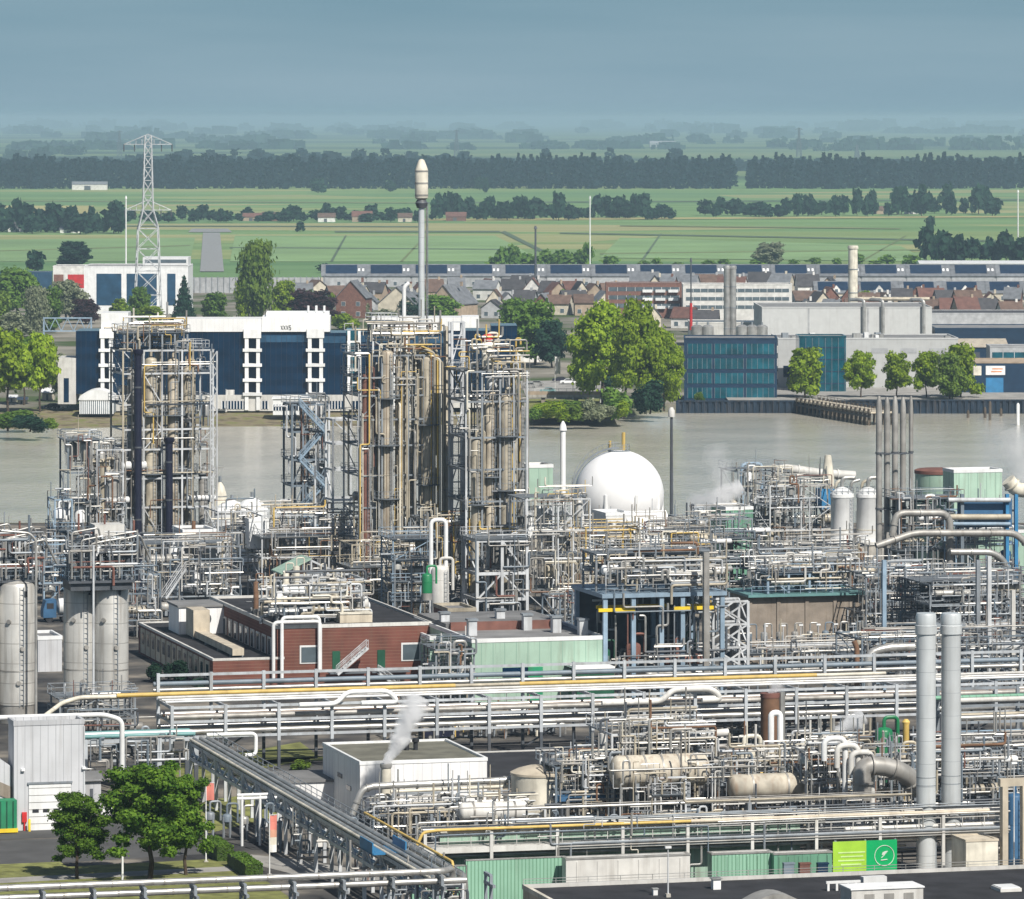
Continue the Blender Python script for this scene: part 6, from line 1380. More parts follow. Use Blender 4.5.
for x0, x1, yb, sd, l in ((-30, 38, 722, 191, "outer silo pair"), (65, 131, 724, 192, "inner silo pair")):
    p = gp(x0, yb); c, a = silo_top(p, x0, x1, 525, 582, sd, "dark railed platform on top of the %s" % l); rnd2 = random.Random(sd)
    steel("grey filter frame on top of the %s" % l, c + U*.8 + W*.6, a - 1.6, 5, [2.6, 4.4], 4, "grey_steel", "steel_structure", seed=sd, brace_p=.3, decks=[0], sect=.2)
    for i in range(7):
        k = c + U*(a*(i + .5)/7) + W*rnd2.uniform(.3, 2); vvessel(k, rnd2.uniform(.45, .68), rnd2.uniform(3, 4.6), rnd2.choice(["alu_dull", "grey_steel", "dark_steel", "blue_grey", "alu"]), "small filter drum on top of the %s" % l, "filter_drum", legs=True, ladder=False, rings=False)
    for i in range(6):
        k = c + U*(a*(i + .3)/7) - W*.2; hh = rnd2.uniform(4.2, 6.4); pipe([k + K*.3, k + K*hh, k + U*rnd2.uniform(2, 3.5) + K*(hh + .5), k + U*4 + W*1 + K*(hh - 2.5)], .13, "alu", "silver conveying pipe arching on top of the %s" % l, "conveying_pipe", True)
    runs("on top of the %s" % l, c, a, 5, [2.4, 4.2], sd, 20, 34, PALD + ["white", "redbrown", "dark_steel", "dark_steel"], (.07, .16))
k = c + U*(a*.42) + W*1.2; o = thing("filter_house", "filter", "white boxy filter house on top of the inner silo pair", k); b = MB(); b.box(k + K*3.0, a*.45, 3.5, 3.6); part(o, "casing", b, "offwhite"); b = MB(); b.lathe(k + U*(a*.2) + W*1.7 + K*.4, [(.4, 0), (1.7, 2.7)], 4); part(o, "hopper", b, "alu"); 
for x in (0, a*.45 - .2):
    for d in (0, 3.2): b = MB(); b.box(k + U*x + W*d, .2, .2, 3.1); part(o, "leg", b, "grey_steel")
p = gp(36, 726); big_pipe([p + K*1.2, p + K*zt(p, 540), p - U*.8 + K*zt(p, 533), p - U*4.2 + K*zt(p, 530)], .16, "alu", "white conveying pipe down the outer silo's right side", False, "conveying_pipe")
p = gp(93.5, 736); b = MB(); b.cyl(p + K*1, p + K*zt(p, 545), .13, 8); solo("fill_line", "pipe", "thin pale fill line running up between the inner silos", b, "white_steel")
unit("below the inner silos", 60, 135, 742, 700, 6, 2, 195, "grey_steel", PALD, 10, 12, 3)
# ================================================================ main pipe rack
def rack(name_label, p, t0, t1, dep, zs, sp, m="rack_steel", sect=.36, top_back=None, knee=True, u=U, w=W, name="pipe_rack", foot="dark_steel", dirn=None):
    o = thing(name, "pipe rack", name_label, p + u*t0); n = max(1, round((t1 - t0)/sp)); zt_ = max(zs)
    for i in range(n + 1):
        x = t0 + (t1 - t0)*i/n
        for k, d in enumerate((0, dep)):
            hh = zt_ if k == 0 or not top_back else top_back
            b = MB(); b.cbox(p + u*x + w*d + K*(hh*.45), sect, sect, hh*.55 + .25, u, w); part(o, "post", b, m)
            b = MB(); b.cbox(p + u*x + w*d, sect*.9, sect*.9, hh*.45, u, w); part(o, "post_foot", b, foot)
        for z in zs:
            b = MB(); b.bar(p + u*x + K*z, p + u*x + w*dep + K*z, sect*.7, sect*.9); part(o, "cross_beam", b, m)
        if knee and i % 3 == 1 and i < n:
            b = MB(); b.bar(p + u*x + w*dep + K*.5, p + u*(x + (t1 - t0)/n) + w*dep + K*(zt_*.6), .18); part(o, "brace", b, foot)
    for z in zs:
        for d in (0, dep):
            b = MB(); b.bar(p + u*t0 + w*d + K*z, p + u*t1 + w*d + K*z, sect*.5, sect*.8); part(o, "long_beam", b, m)
    if top_back:
        b = MB(); b.bar(p + u*t0 + w*dep + K*top_back, p + u*t1 + w*dep + K*top_back, sect*.7, sect*.8); part(o, "long_beam", b, m)
    return o
pf = gp(283, 769); ta, tb_ = ux(pf, 172), ux(pf, 1045)
rack("long white main pipe rack crossing the whole plant", pf, ta, tb_, 8, [3.9, 5.6, 7.2], 6.25, top_back=10.0)
def along(z, d, t0, t1, r, m, label, name="rack_pipe", loops=0, drop0=None, drop1=None):
    pts = [pf + U*t0 + W*d + K*z]
    for k in range(loops):
        x = t0 + (t1 - t0)*(k + .6)/loops; pts += [pf + U*x + W*d + K*z, pf + U*(x + 1.2) + W*d + K*(z + 1.3), pf + U*(x + 6) + W*d + K*(z + 1.3), pf + U*(x + 7.2) + W*d + K*z]
    pts.append(pf + U*t1 + W*d + K*z)
    if drop0 is not None: pts = [pts[0] + K*drop0] + pts
    if drop1 is not None: pts = pts + [pts[-1] + K*drop1]
    pipe(pts, r, m, label, name, True)
t_ = lambda x: ux(pf, x)
along(8.0, 6.8, t_(128), t_(470), .26, "yellow", "bright yellow pipe along the main pipe rack, western length")
along(8.0, 6.8, t_(470), t_(535), .22, "tan_clad", "faded tan length of the yellow line on the main rack")
along(8.0, 6.8, t_(535), t_(835), .26, "yellow", "bright yellow pipe along the main pipe rack, eastern length")
along(8.0, 6.8, t_(835), t_(905), .22, "cream", "cream pipe end of the yellow line by the twin stacks")
for z, d, r, m, l in ((7.75,5.6,.18,"offwhite","off white pipe just before the yellow line on the main rack"),(7.75,3.2,.15,"alu","thin silver pipe on the top tier of the main rack"),(7.75,1.2,.14,"white","white pipe at the front of the main rack's top tier"),(6.1,.5,.27,"alu_dull","front dull grey pipe on the main rack's middle tier"),(6.1,1.4,.2,"offwhite","off white pipe on the main rack's middle tier"),(6.1,2.4,.16,"rust","thin rusty pipe on the main rack's middle tier"),(6.1,3.8,.3,"alu","fat silver pipe on the main rack's middle tier"),(4.45,.4,.3,"alu","front silver pipe on the main rack's low tier"),(4.45,2.7,.18,"tan_clad","tan pipe on the main rack's low tier"),(4.45,4.2,.26,"grey_steel","grey pipe on the main rack's low tier"),(4.45,6.2,.3,"alu","rear silver pipe on the main rack's low tier"),(9.0,8.3,.28,"blue_grey","blue grey tray on the main rack's high rear tier"),(8.3,8.3,.24,"alu","silver pipe on the main rack's high rear tier")):
    along(z, d, ta - .5, tb_ + .5, r, m, l, loops=0)
along(7.2, -.6, t_(298), t_(360), .28, "white", "white expansion loop before the main rack", "expansion_loop", 1); along(6.4, -.8, t_(600), t_(700), .34, "offwhite", "fat off white loop before the main rack's middle", "expansion_loop", 1)
pipe([pf + U*t_(205) - W*1 + K*4.2, pf + U*t_(254) - W*1 + K*4.2, pf + U*t_(254) - W*1 + K*1.8, pf + U*t_(243) - W*1 + K*1.8], .22, "white", "white rectangular pipe loop where the oblique rack starts", "expansion_loop", True)
# western extension with teal lines, right hand extension
pg = gp(85, 790); rack("short white pipe rack with teal lines above the lawn", pg, 0, ux(pg, 196), 5, [5.2], 4.6, sect=.5, knee=True)
for d, m, l in ((.5, "teal", "teal"), (2.2, "white", "white"), (3.6, "teal", "rear teal")): pipe([pg + W*d + K*5.7, pg + U*ux(pg, 196) + W*d + K*5.7], .24, m, "%s pipe on the short rack above the lawn" % l, "rack_pipe", True)
runs("under the short rack above the lawn", pg, ux(pg, 190), 6, [2.2, 4.4], 201, 8, 20, PALD, (.08, .16))
q = gp(-10, 800); pipe([q + K*zt(q, 718), q + U*ux(q, 104) + K*zt(q, 718), q + U*ux(q, 122) + K*zt(q, 724), q + U*ux(q, 122) + K*1.0], .28, "white", "white pipe curving down beside the white depot building", "pipe_bend", True)
q = gp(62, 760); pipe([gp(14, 775) + K*4.0, q + K*zt(q, 703), q + U*2 + K*zt(q, 698), q + U*ux(q, 128) + K*zt(q, 698)], .26, "cream", "cream pipe cranked before the steel silos", "pipe_bend", True)
pe = gp(985, 782); rack("grey pipe rack at the right edge behind the stacks", pe, -3, ux(pe, 1040), 7, [4.5, 6.6, 8.4], 8, "grey_steel", top_back=9.5)
for z, d, r, m in ((7.0,1,.3,"alu"),(7.0,3,.3,"tan_clad"),(5.0,1,.45,"alu_dull"),(5.0,3.4,.3,"blue_steel"),(8.8,2,.3,"offwhite"),(8.8,5,.25,"green_shed")): pipe([pe - U*4 + W*d + K*z, pe + U*ux(pe, 1045) + W*d + K*z], r, m, "%s pipe on the right edge grey rack" % PN[m], "rack_pipe", True)
big_pipe([gp(985, 742) + K*5.2, gp(1000, 742) + K*3.4, gp(1045, 744) + K*3.4], .55, "alu_dull", "fat dull pipe slanting in at the right edge", True)
# ================================================================ oblique pipe rack towards the viewer
pd = gp(476, 884, 0); pd = V((gp(462, 884, 5.6).x, gp(462, 884, 5.6).y, 0)); Ld = 108.0
o = thing("oblique_rack", "pipe rack", "long oblique pipe bridge running back from the front pipes", pd)
n = 16
for i in range(n + 1):
    for k in (0, 2.4):
        q = pd + W*(Ld*i/n) - U*k; b = MB(); b.cbox(q, .32, .32, 5.6, U, W); part(o, "post", b, "white_steel")
    q = pd + W*(Ld*i/n); b = MB(); b.bar(q + K*5.5, q - U*2.4 + K*5.5, .28, .35); part(o, "cross_beam", b, "white_steel")
    b = MB(); b.bar(q + K*3.9, q - U*2.4 + K*3.9, .25, .3); part(o, "cross_beam", b, "white_steel")
for k in (0, 2.4):
    for z in (3.9, 5.5):
        b = MB(); b.bar(pd - U*k + K*z, pd - U*k + W*Ld + K*z, .24, .34); part(o, "chord", b, "white_steel")
    b = MB()
    for i in range(n*2): z0, z1 = (3.9, 5.5) if i % 2 else (5.5, 3.9); b.bar(pd - U*k + W*(Ld*i/(2*n)) + K*z0, pd - U*k + W*(Ld*(i+1)/(2*n)) + K*z1, .16)
    part(o, "truss_lattice", b, "white_steel")
b = MB(); b.rail([pd + K*5.7 + U*.1, pd + K*5.7 + U*.1 + W*Ld], 1.0, .06, sp=2.5); part(o, "handrail", b, "grey_steel")
for k, z, r, m, l in ((.5,5.95,.28,"alu","silver pipe at the right side of the oblique bridge"),(1.3,6.0,.22,"alu","middle silver pipe on the oblique bridge"),(2.05,5.95,.22,"alu","silver pipe near the left of the oblique bridge"),(2.4,5.9,.16,"cream","cream pipe at the left of the oblique bridge"),(1.0,4.3,.22,"alu_dull","dull pipe on the lower deck of oblique bridge"),(2.2,4.3,.18,"blue_steel","pale blue pipe on the lower deck of oblique bridge")):
    pipe([pd - U*k + K*z + W*1.5, pd - U*k + K*z + W*Ld], r, m, l, "rack_pipe", True)
q = pd + U*1.2 + K*6.4; pipe([q + W*42, q + W*8, q + W*7.5 - K*3], .13, "yellow", "thin yellow pipe beside the oblique bridge", "rack_pipe", True)
big_pipe([pd + U*2.0 + K*5.2 + W*30, pd + U*2.0 + K*5.2 + W*7, pd + U*2.0 + W*6.5 + K*.4], .36, "alu", "fat silver pipe running beside the oblique bridge", True)
b = MB(); b.box(pd + W*18 - U*3.8 + K*5.8, 3.2, 5, .15); b.box(pd + W*18 - U*.7 + K*5.8, .12, 5, 1.1); b.box(pd + W*18 - U*3.8 + K*5.8, .12, 5, 1.1); solo("walkway_section", "walkway", "blue railed walkway section on the oblique bridge", b, "bright_blue")
runs("below the oblique bridge", pd - U*4 + W*2, 5, 60, [2, 3.6], 211, 20, 20, PALD, (.07, .14))
# front silver pipes at the bottom edge
for x0, y0, x1, z, r, l, bend in ((-20, 889, 444, 7.0, .29, "upper fat silver pipe along the bottom edge", 1), (-20, 899, 466, 6.1, .29, "lower fat silver pipe along the bottom edge", 0)):
    q = gp(x0, y0, z); t1 = ux(q, x1); o = thing("front_pipe", "pipe", l, q); b = MB(); pts = [q, q + U*t1]
    if bend: pts += [q + U*(t1 + 1.2) + W*1.6, q + U*(t1 + 1.2) + W*1.8 - K*2]
    b.tube(pts, r, 14); part(o, "run", b, "alu")
    for i in range(9): f = q + U*(t1*(i + .5)/9); b = MB(); b.lathe(f, [(r*1.06, 0), (r*1.06, .16)], 14, U); part(o, "clamp_band", b, "alu_dull")
q = gp(-20, 889, 7.0); q.z = 0
for i in range(11):
    k = q + U*(1 + i*4.4); o = thing("pipe_trestle", "trestle", "grey trestle under the fat silver front pipes", k, "trestles under the front pipes"); 
    for d in (-.9, .9): b = MB(); b.cbox(k + W*d, .26, .26, 6.6); part(o, "post", b, "grey_steel")
    b = MB(); b.bar(k - W*2 + K*5.75, k + W*1.2 + K*5.75, .26, .26); b.bar(k - W*.9 + K*6.55, k + W*1.2 + K*6.55, .26, .25); part(o, "cross_beam", b, "grey_steel")
runs("at the lower end of the oblique bridge", gp(420, 893), 8, 6, [2, 3.6], 221, 14, 14, PAL, (.08, .18))

car(440, 739, "navy", "dark car parked beyond the main pipe rack near white hall", 15); car(655, 741, "white", "white van parked in the yard under the main pipe rack", 15, 5.2, name="parked_van")
# ================================================================ lawn, road, depot
strip("lawn", [(-30,872),(235,858),(262,878),(300,905),(-30,912)], "grass_near", .02)
strip("lawn", [(150,808),(330,784),(345,800),(190,838),(140,830)], "grass_near", .02)
strip("lawn", [(110,776),(300,742),(320,757),(150,792)], "grass_near", .02)
strip("site_road", [(-30,868),(225,853),(180,834),(-30,842)], "asphalt", .012)
strip("footpath", [(-30,880),(240,866),(246,870.5),(-30,885)], "paving", .03)
strip("depot_yard", [(-30,840),(120,836),(150,826),(120,815),(-30,818)], "asphalt", .016)
strip("lawn", [(-30,866),(60,862),(70,869),(-30,873.5)], "grass_near", .04)
strip("footpath", [(225,852),(300,860),(420,880),(420,889),(300,876),(228,858)], "paving", .024)
o, p, u, w, a, h = box_building(14, 84, 831, 726, 3.5, "grey clad depot building with big pale roller door", "clad_grey", "roof_grey", "depot_building", capm="clad_grey")
b = MB(); b.box(p + u*(a*.21) - w*.12, a*.60, .12, h*.44, u, w); dr = part(o, "roller_door", b, "white")
for f in (.26, .41, .56, .68): b = MB(); b.box(p + u*(a*f) - w*.16 + K*(h*.17), a*.09, .05, .35, u, w); part(dr, "vision_panel", b, "black")
for k in range(6): b = MB(); b.box(p + u*(a*.21) - w*.14 + K*(h*.44*(k + .9)/6.5), a*.60, .025, .05, u, w); part(dr, "panel_seam", b, "alu_dull")
b = MB(); b.box(p + u*(a*.19) - w*.2 + K*(h*.44), a*.64, .2, .2, u, w); part(o, "lintel", b, "grey_steel")
for f in (.10, .97): b = MB(); b.box(p + u*(a*f) - w*.3 + K*(h*.57), .35, .3, .25, u, w); part(o, "wall_lamp", b, "white")
b = MB(); b.box(p + u*(a*.99) - w*.1 + K*.2, .16, .1, h - .4, u, w); part(o, "downpipe", b, "white_steel")
bl = p - U*4.5 + W*1; o2 = thing("stair_annex", "annex", "sloping grey lean to left of the depot building", bl); b = MB(); b.prism([bl, bl + U*4.4, bl + U*4.4 + K*6.5, bl + K*9.5], 6, W); part(o2, "wall", b, "clad_grey"); b = MB(); b.prism([bl - U*.3 + K*5.2 - W*.1, bl + U*4.4 + K*3.0 - W*.1, bl + U*4.4 + K*4.4 - W*.1, bl - U*.3 + K*6.6 - W*.1], .1, W); part(o2, "brown_band", b, "brown_concrete")
q = p - U*1.6 - W*1.8; o2 = thing("waste_container", "container", "green waste container with yellow foot beside the depot", q); b = MB(); b.box(q + K*.5 - U*.6, 2.2, 1.7, 2.9); part(o2, "body", b, "green_gate"); b = MB(); b.box(q - U*.7 - W*.1 + K*.12, 2.4, 1.9, .4); part(o2, "skid", b, "crane_yellow")
for f in (.2, .5, .8): b = MB(); b.box(q - U*.6 + U*(2.2*f) - W*.08 + K*.6, .12, .08, 2.7); part(o2, "stiffening_rib", b, "green_dark")
q = p + u*(a*.11) - w*.25; o2 = thing("hose_cabinet", "cabinet", "red fire hose cabinet beside the roller door", q); b = MB(); b.box(q + K*.9, .5, .25, 1.0, u, w); part(o2, "case", b, "red"); b = MB(); b.box(q + U*.18, .14, .14, .9, u, w); part(o2, "stand", b, "red")
for f in (.20, .86): q = p + u*(a*f) - w*.8; b = MB(); b.lathe(q, [(.14, 0), (.14, 1.2), (.06, 1.3)], 10); solo("guard_post", "bollard", "yellow guard post before the depot roller door", b, "crane_yellow")
shed(84, 101, 815, 774, "small grey shed between the depot and the rack", "clad_grey", "roof_grey", 5, "plant_shed", 15, .15)
b = MB(); q = gp(100, 822); b.box(q + K*.7, 1.5, .1, .9); b.box(q + U*.2, .1, .1, .8); b.box(q + U*1.2, .1, .1, .8); solo("notice_board", "sign", "small white notice board by the big lawn tree", b, "white")
tree(77, 879, 74, 84, "layered", "leaf_near", "near", "small open crowned tree before the depot's roller door", bare=.2)
tree(150, 879, 112, 112, "layered", "leaf_near", "near", "large dense lawn tree right of the small open one", bare=.16)
tree(186, 875, 74, 100, "layered", "leaf_near", "near", "second trunk and crown merging into the large lawn tree", bare=.2)
p = gp(122.5, 880); b = MB(); b.cyl(p, p + K*zt(p, 810), .11, 8, .08); o = solo("flag_pole", "pole", "bare white pole standing before the lawn trees", b, "white")
def banner(x, yb, yt, wd, hh, ms, label):
    p = gp(x, yb); h = zt(p, yt); o = thing("banner_flag", "flag", label, p); b = MB(); b.cyl(p, p + K*(h + .2), .07, 8, .05); part(o, "pole", b, "white"); b = MB(); b.bar(p + K*h, p + K*h + U*(wd + .1), .06); part(o, "arm", b, "white")
    n = len(ms)
    for k in range(n):
        b = MB(); z0 = h - hh*k/n; z1 = h - hh*(k + 1)/n; vs = []
        for z in (z0, z1):
            for i in range(5): vs.append(p + U*(.06 + wd*i/4) + W*(.07*math.sin(i*1.4 + z)) + K*z)
        b.add(vs, [(i, i+1, 6+i, 5+i) for i in range(4)]); part(o, "cloth", b, ms[k])
    b = MB(); b.cbox(p, .4, .4, .12); part(o, "footing", b, "concrete")
banner(269.5, 875, 815, .65, 3.6, ["pink_flag", "pink_flag", "salmon", "cream", "wall_white"], "tall banner flag fading from red to white beside the hedge") if mat("salmon", (.72,.38,.26), .8) else None
banner(206, 862, 783, .75, 1.7, ["pink_flag"], "red banner flag behind the large lawn tree")
def hedge(x0, y0, L_, wd, h, d, label):
    rnd = random.Random(int(x0)); p = gp(x0, y0); n_ = V((-d.y, d.x, 0)); b = MB(); b.prism([p, p + d*L_, p + d*L_ + n_*wd, p + n_*wd], h*.92); o = thing("hedge", "hedge", label, p); part(o, "core", b, "hedge"); b = MB()
    for i in range(1500):
        q = p + d*rnd.uniform(0, L_) + n_*rnd.uniform(0, wd) + K*rnd.uniform(.1, h)
        f = rnd.random(); 
        if f < .4: q.z = h*rnd.uniform(.9, 1.05)
        elif f < .7: q = q - n_*((q - p).dot(n_)) - n_*rnd.uniform(0, .1)
        else: q = q + d*(L_ - (q - p).dot(d)) if rnd.random() < .5 else q - d*((q - p).dot(d))
        v = V((rnd.gauss(0,1), rnd.gauss(0,1), rnd.gauss(.4,1))).normalized(); e = v.orthogonal().normalized(); g = v.cross(e); s = rnd.uniform(.06, .14); b.add([q - e*s, q - g*s, q + e*s, q + g*s], [(0,1,2,3)])
    part(o, "foliage", b, "leaf_mid")
hedge(233, 861, 7.5, 1.6, 1.5, W, "clipped hedge behind the lawn path, further one"); hedge(262, 878, 8.5, 1.6, 1.4, W, "clipped hedge beside the lawn path, nearer one")
for x, yb, w_ in ((140, 790, 1), (175, 806, 1), (232, 776, 1), (300, 770, 1)): tree(x, yb, 26*w_, 12, "bush", "leaf_olive", "bush", "low bush on the grass under the pipe racks", "bushes under the racks")
o = thing("pipe_gate", "gate", "white pipe portal frame beside the hedges", gp(242, 846)); p = gp(242, 846); a = ux(p, 278); h = zt(p, 795)
for x in (0, a*.5, a): b = MB(); b.cyl(p + U*x, p + U*x + K*h, .14, 8); part(o, "post", b, "white")
for z in (h, h*.93): b = MB(); b.cyl(p + K*z - U*.5, p + U*(a + .3) + K*z, .15, 8); part(o, "rail", b, "white")
for i in range(9): 
    p = gp(210 + i*17, 835 + i*2.2); m = random.choice(["alu", "blue_grey", "grey_steel"]); vvessel(p, .5, 2.4, m, "%s small drum under the oblique bridge" % PN[m], "small_drum", legs=True, ladder=False, rings=False)
b = MB(); q = gp(315, 852); b.box(q + K*.5, 2.2, 1.2, 1.5); b.box(q + U*.1, .2, 1.0, .5); b.box(q + U*1.9, .2, 1.0, .5); solo("switch_cabinet", "cabinet", "pale grey switch cabinet beside the fading banner", b, "offwhite")

# ================================================================ white hall, dark roof, domed tank
o, p, u, w, a, h = box_building(360, 487, 829, 765, 17, "white clad flat roofed hall with olive gravel roof", "clad_white", "roof_olive", "white_hall", .35, "white")
for d, z in ((4, 3.4), (8, 4.2)): b = MB(); b.box(p - u*.08 + w*d + K*z, .08, 2.0, .45, u, w); part(o, "window", b, "glass_dark")
for f in (.55, .62): b = MB(); b.lathe(p + u*(a*f) + w*10 + K*h, [(.25, 0), (.25, .9), (.4, 1.0), (.4, 1.3)], 10); part(o, "roof_vent", b, "black")
b = MB(); b.bar(p + u*(a*.36) - w*.2 + K*3.0, p + u*(a*.50) - w*.2 + K*3.6, .1); part(o, "wall_pipe", b, "dark_steel")
q = p - U*5.0 + W*12; o2 = thing("white_annex", "annex", "low white annex behind the white hall's left corner", q); b = MB(); b.box(q, 6, 8, 3.4); part(o2, "wall", b, "clad_white"); b = MB(); b.box(q - U*.2 - W*.2 + K*3.4, 6.4, 8.4, .25); part(o2, "roof", b, "roof_grey")
q = gp(386, 838); o2 = thing("steam_stack", "stack", "cream steam stack before the white hall", q); hs = zt(q, 764); b = MB(); b.lathe(q, [(.62, 0), (.55, hs*.6), (.5, hs)], 16); part(o2, "shaft", b, "cream"); b = MB(); b.lathe(q + K*(hs - .4), [(.55, 0), (.62, .1), (.62, .45), (.45, .45)], 16); part(o2, "rim", b, "alu"); b = MB(); b.lathe(q + K*(hs*.5), [(.62, 0), (.62, .15)], 16); part(o2, "band", b, "alu_dull"); STEAM1 = q + K*hs
o, p, u, w, a, h = box_building(478, 618, 822, 783, 24, "low hall with wide dark flat roof behind domed tank", "brown_concrete", "roof_black", "dark_roofed_hall", .25, "offwhite")
o, p, u, w, a, h = box_building(800, 870, 812, 752, 12, "small hall with dark purple roof behind the fat bent pipe", "brown_concrete", "roof_black", "dark_roofed_hall", .2, "offwhite") if False else box_building(822, 872, 806, 768, 14, "small hall with dark roof left of the fat bent pipe", "brown_concrete", "roof_black", "dark_roofed_hall", .2, "offwhite")
strip("site_road", [(240,778),(640,760),(640,752),(240,769)], "asphalt", .02); strip("lawn", [(262,764),(470,752),(470,748),(262,760)], "grass_near", .02); strip("yard_paving", [(470,762),(760,748),(760,738),(470,752)], "paving", .016)
p = gp(541, 838); r = 30/sc(p); h = zt(p, 773); o = thing("domed_tank", "tank", "squat cream tank with shallow domed roof", p); b = MB(); b.lathe(p, [(r, 0), (r, h)], 36); part(o, "shell", b, "cream"); b = MB(); b.lathe(p + K*h, [(r*1.03, -.1), (r*1.03, .12), (r*.8, .45), (r*.45, .75), (.1, .9)], 36); part(o, "dome", b, "beige"); b = MB(); b.cyl(p + K*(h + .8), p + K*(h + 1.9), .16, 8); part(o, "vent", b, "white")
b = MB(); b.lathe(p + K*(h*.5), [(r*1.01, 0), (r*1.01, .12)], 36); part(o, "band", b, "alu_dull"); b = MB(); b.ladder(p + V((r*.6, -r*.85, 0)), p + V((r*.6, -r*.85, h)), U, .5, .05); part(o, "ladder", b, "grey_steel")
# ---- front process skids
ph = gp(462, 848); hvessel(ph, U, .95, 6.4, zt(ph, 812), "offwhite", "off white lying exchanger before the white hall", "heat_exchanger", bands_=3)
unit("before the white hall", 372, 460, 846, 816, 5, 2, 231, "grey_steel", PAL + ["dark_steel"], 22, 26, 6, decks=[0, 1]); unit("before the domed tank", 458, 545, 846, 812, 5, 2, 232, "white_steel", PAL, 24, 26, 5, decks=[0], brace_p=.5)
q = gp(352, 842); big_pipe([q + K*zt(q, 815), q + U*1.0 + K*zt(q, 790), q + U*2.2 + K*zt(q, 787), q + U*ux(q, 548) + K*zt(q, 785), q + U*ux(q, 552) + K*zt(q, 762), q + U*ux(q, 600) + K*zt(q, 759)], .36, "alu", "long silver pipe passing before the white hall")
pipe([q + U*4 + K*zt(q, 793), q + U*ux(q, 545) + K*zt(q, 791)], .2, "cream", "thin cream pipe below the long silver one", "process_pipe", True)
unit("on the blue skid by the domed tank", 556, 620, 844, 768, 6, 3, 233, "blue_grey", PAL, 30, 30, 7, decks=[1, 2])
b = MB(); k = gp(556, 843); b.box(k + K*zt(k, 801) - W*.6, ux(k, 622), 6.8, .5); solo("skid_platform", "platform", "blue edged skid platform right of the domed tank", b, "blue")
unit("around the big stained drum", 612, 712, 842, 735, 8, 4, 234, "white_steel", PAL + PALT, 46, 48, 9, brace_p=.25, decks=[1, 2, 3])
q = gp(617, 845); d = ux(q, 702); hvessel(q, U, 1.65, d, zt(q, 772), "cream_stained", "big stained cream lying drum in the front unit", "horizontal_vessel", bands_=5)
unit("around the pale lying drum", 722, 815, 842, 760, 8, 3, 235, "grey_steel", PAL + PALT, 40, 44, 8, decks=[1], brace_p=.2)
q = gp(733, 845); d = ux(q, 803); hvessel(q, U, 1.25, d, zt(q, 787), "cream_stained", "pale cream lying drum before the rusty stack", "horizontal_vessel", bands_=2)
q = gp(744, 836); vvessel(q + K*zt(q, 777), 1.15, zt(q, 746) - zt(q, 777), "cream", "small domed cream vessel above the pale lying drum", legs=True, ladder=False)
q = gp(770, 806); r = 9.5/sc(q); h = zt(q, 694); o = thing("rusty_stack", "stack", "short rusty red stack with steaming top", q); b = MB(); b.lathe(q, [(r*.9, 0), (r*.9, h*.55), (r, h*.62), (r, h)], 18); part(o, "shaft", b, "rust"); b = MB(); b.lathe(q + K*h, [(r*1.05, -.35), (r*1.05, .1), (r*.85, .1)], 18); part(o, "rim", b, "redbrown"); b = MB(); b.lathe(q, [(r*1.0, 0), (r*1.0, h*.3)], 18); part(o, "jacket", b, "alu"); b = MB(); b.bar(q + U*(r + .35) + K*1, q + U*(r + .35) + K*(h + .2), .5); part(o, "side_duct", b, "alu"); STEAM2 = q + K*h
q = gp(771, 822); pipe([q + K*zt(q, 778), q + K*zt(q, 713), q + U*1.0 + K*zt(q, 713), q + U*1.0 + K*zt(q, 770)], .33, "white", "white looped pipe before the rusty stack", "pipe_loop", True)
q = gp(618, 834); pipe([q + U*1 + K*zt(q, 760), q + U*1 + K*zt(q, 722), q + U*3.6 + K*zt(q, 722), q + U*3.6 + K*zt(q, 752)], .42, "white", "fat white pipe arch above the stained drum", "pipe_arch", True); big_pipe([q + U*3.8 + K*zt(q, 739), q + U*ux(q, 728) + K*zt(q, 736)], .42, "offwhite", "off white header running right above the stained drum", False, "header_pipe")
q = gp(560, 840); big_pipe([q + K*zt(q, 800), q + K*zt(q, 762), q + U*4.6 + K*zt(q, 757), q + U*4.6 + K*zt(q, 735)], .4, "offwhite", "off white pipe climbing left of the stained drum", False)
unit("left of the twin stacks", 806, 872, 846, 752, 8, 3, 236, "white_steel", PAL, 44, 46, 8, decks=[1], brace_p=.3)
for x, yt, m in ((845, 738, "white"), (858, 745, "offwhite"), (872, 752, "offwhite")): k = gp(x, 850); pipe([k + K*1, k + K*zt(k, yt), k - U*2.2 + K*zt(k, yt), k - U*2.2 + K*zt(k, yt + 22)], .3, m, "%s hooped pipe left of the twin stacks" % PN[m], "pipe_hoop", True)
q = gp(862, 852); big_pipe([q + K*zt(q, 800), q + K*zt(q, 766), q + U*2.0 + K*zt(q, 766), q + U*4.6 + K*zt(q, 774), q + U*6.0 + W*1.5 + K*zt(q, 790)], .95, "alu_dull", "very fat grey bent duct left of the twin stacks", True, "air_duct")
# steaming side stack
q = gp(828, 826); o = thing("steam_stack", "stack", "thin rusty steam pipe left of the small dark roof", q); h = zt(q, 738); b = MB(); b.cyl(q, q + K*h, .24, 10); part(o, "shaft", b, "rust"); b = MB(); b.lathe(q + K*(h - .3), [(.3, 0), (.34, .35), (.2, .35)], 10); part(o, "rim", b, "redbrown"); STEAM3 = q + K*h
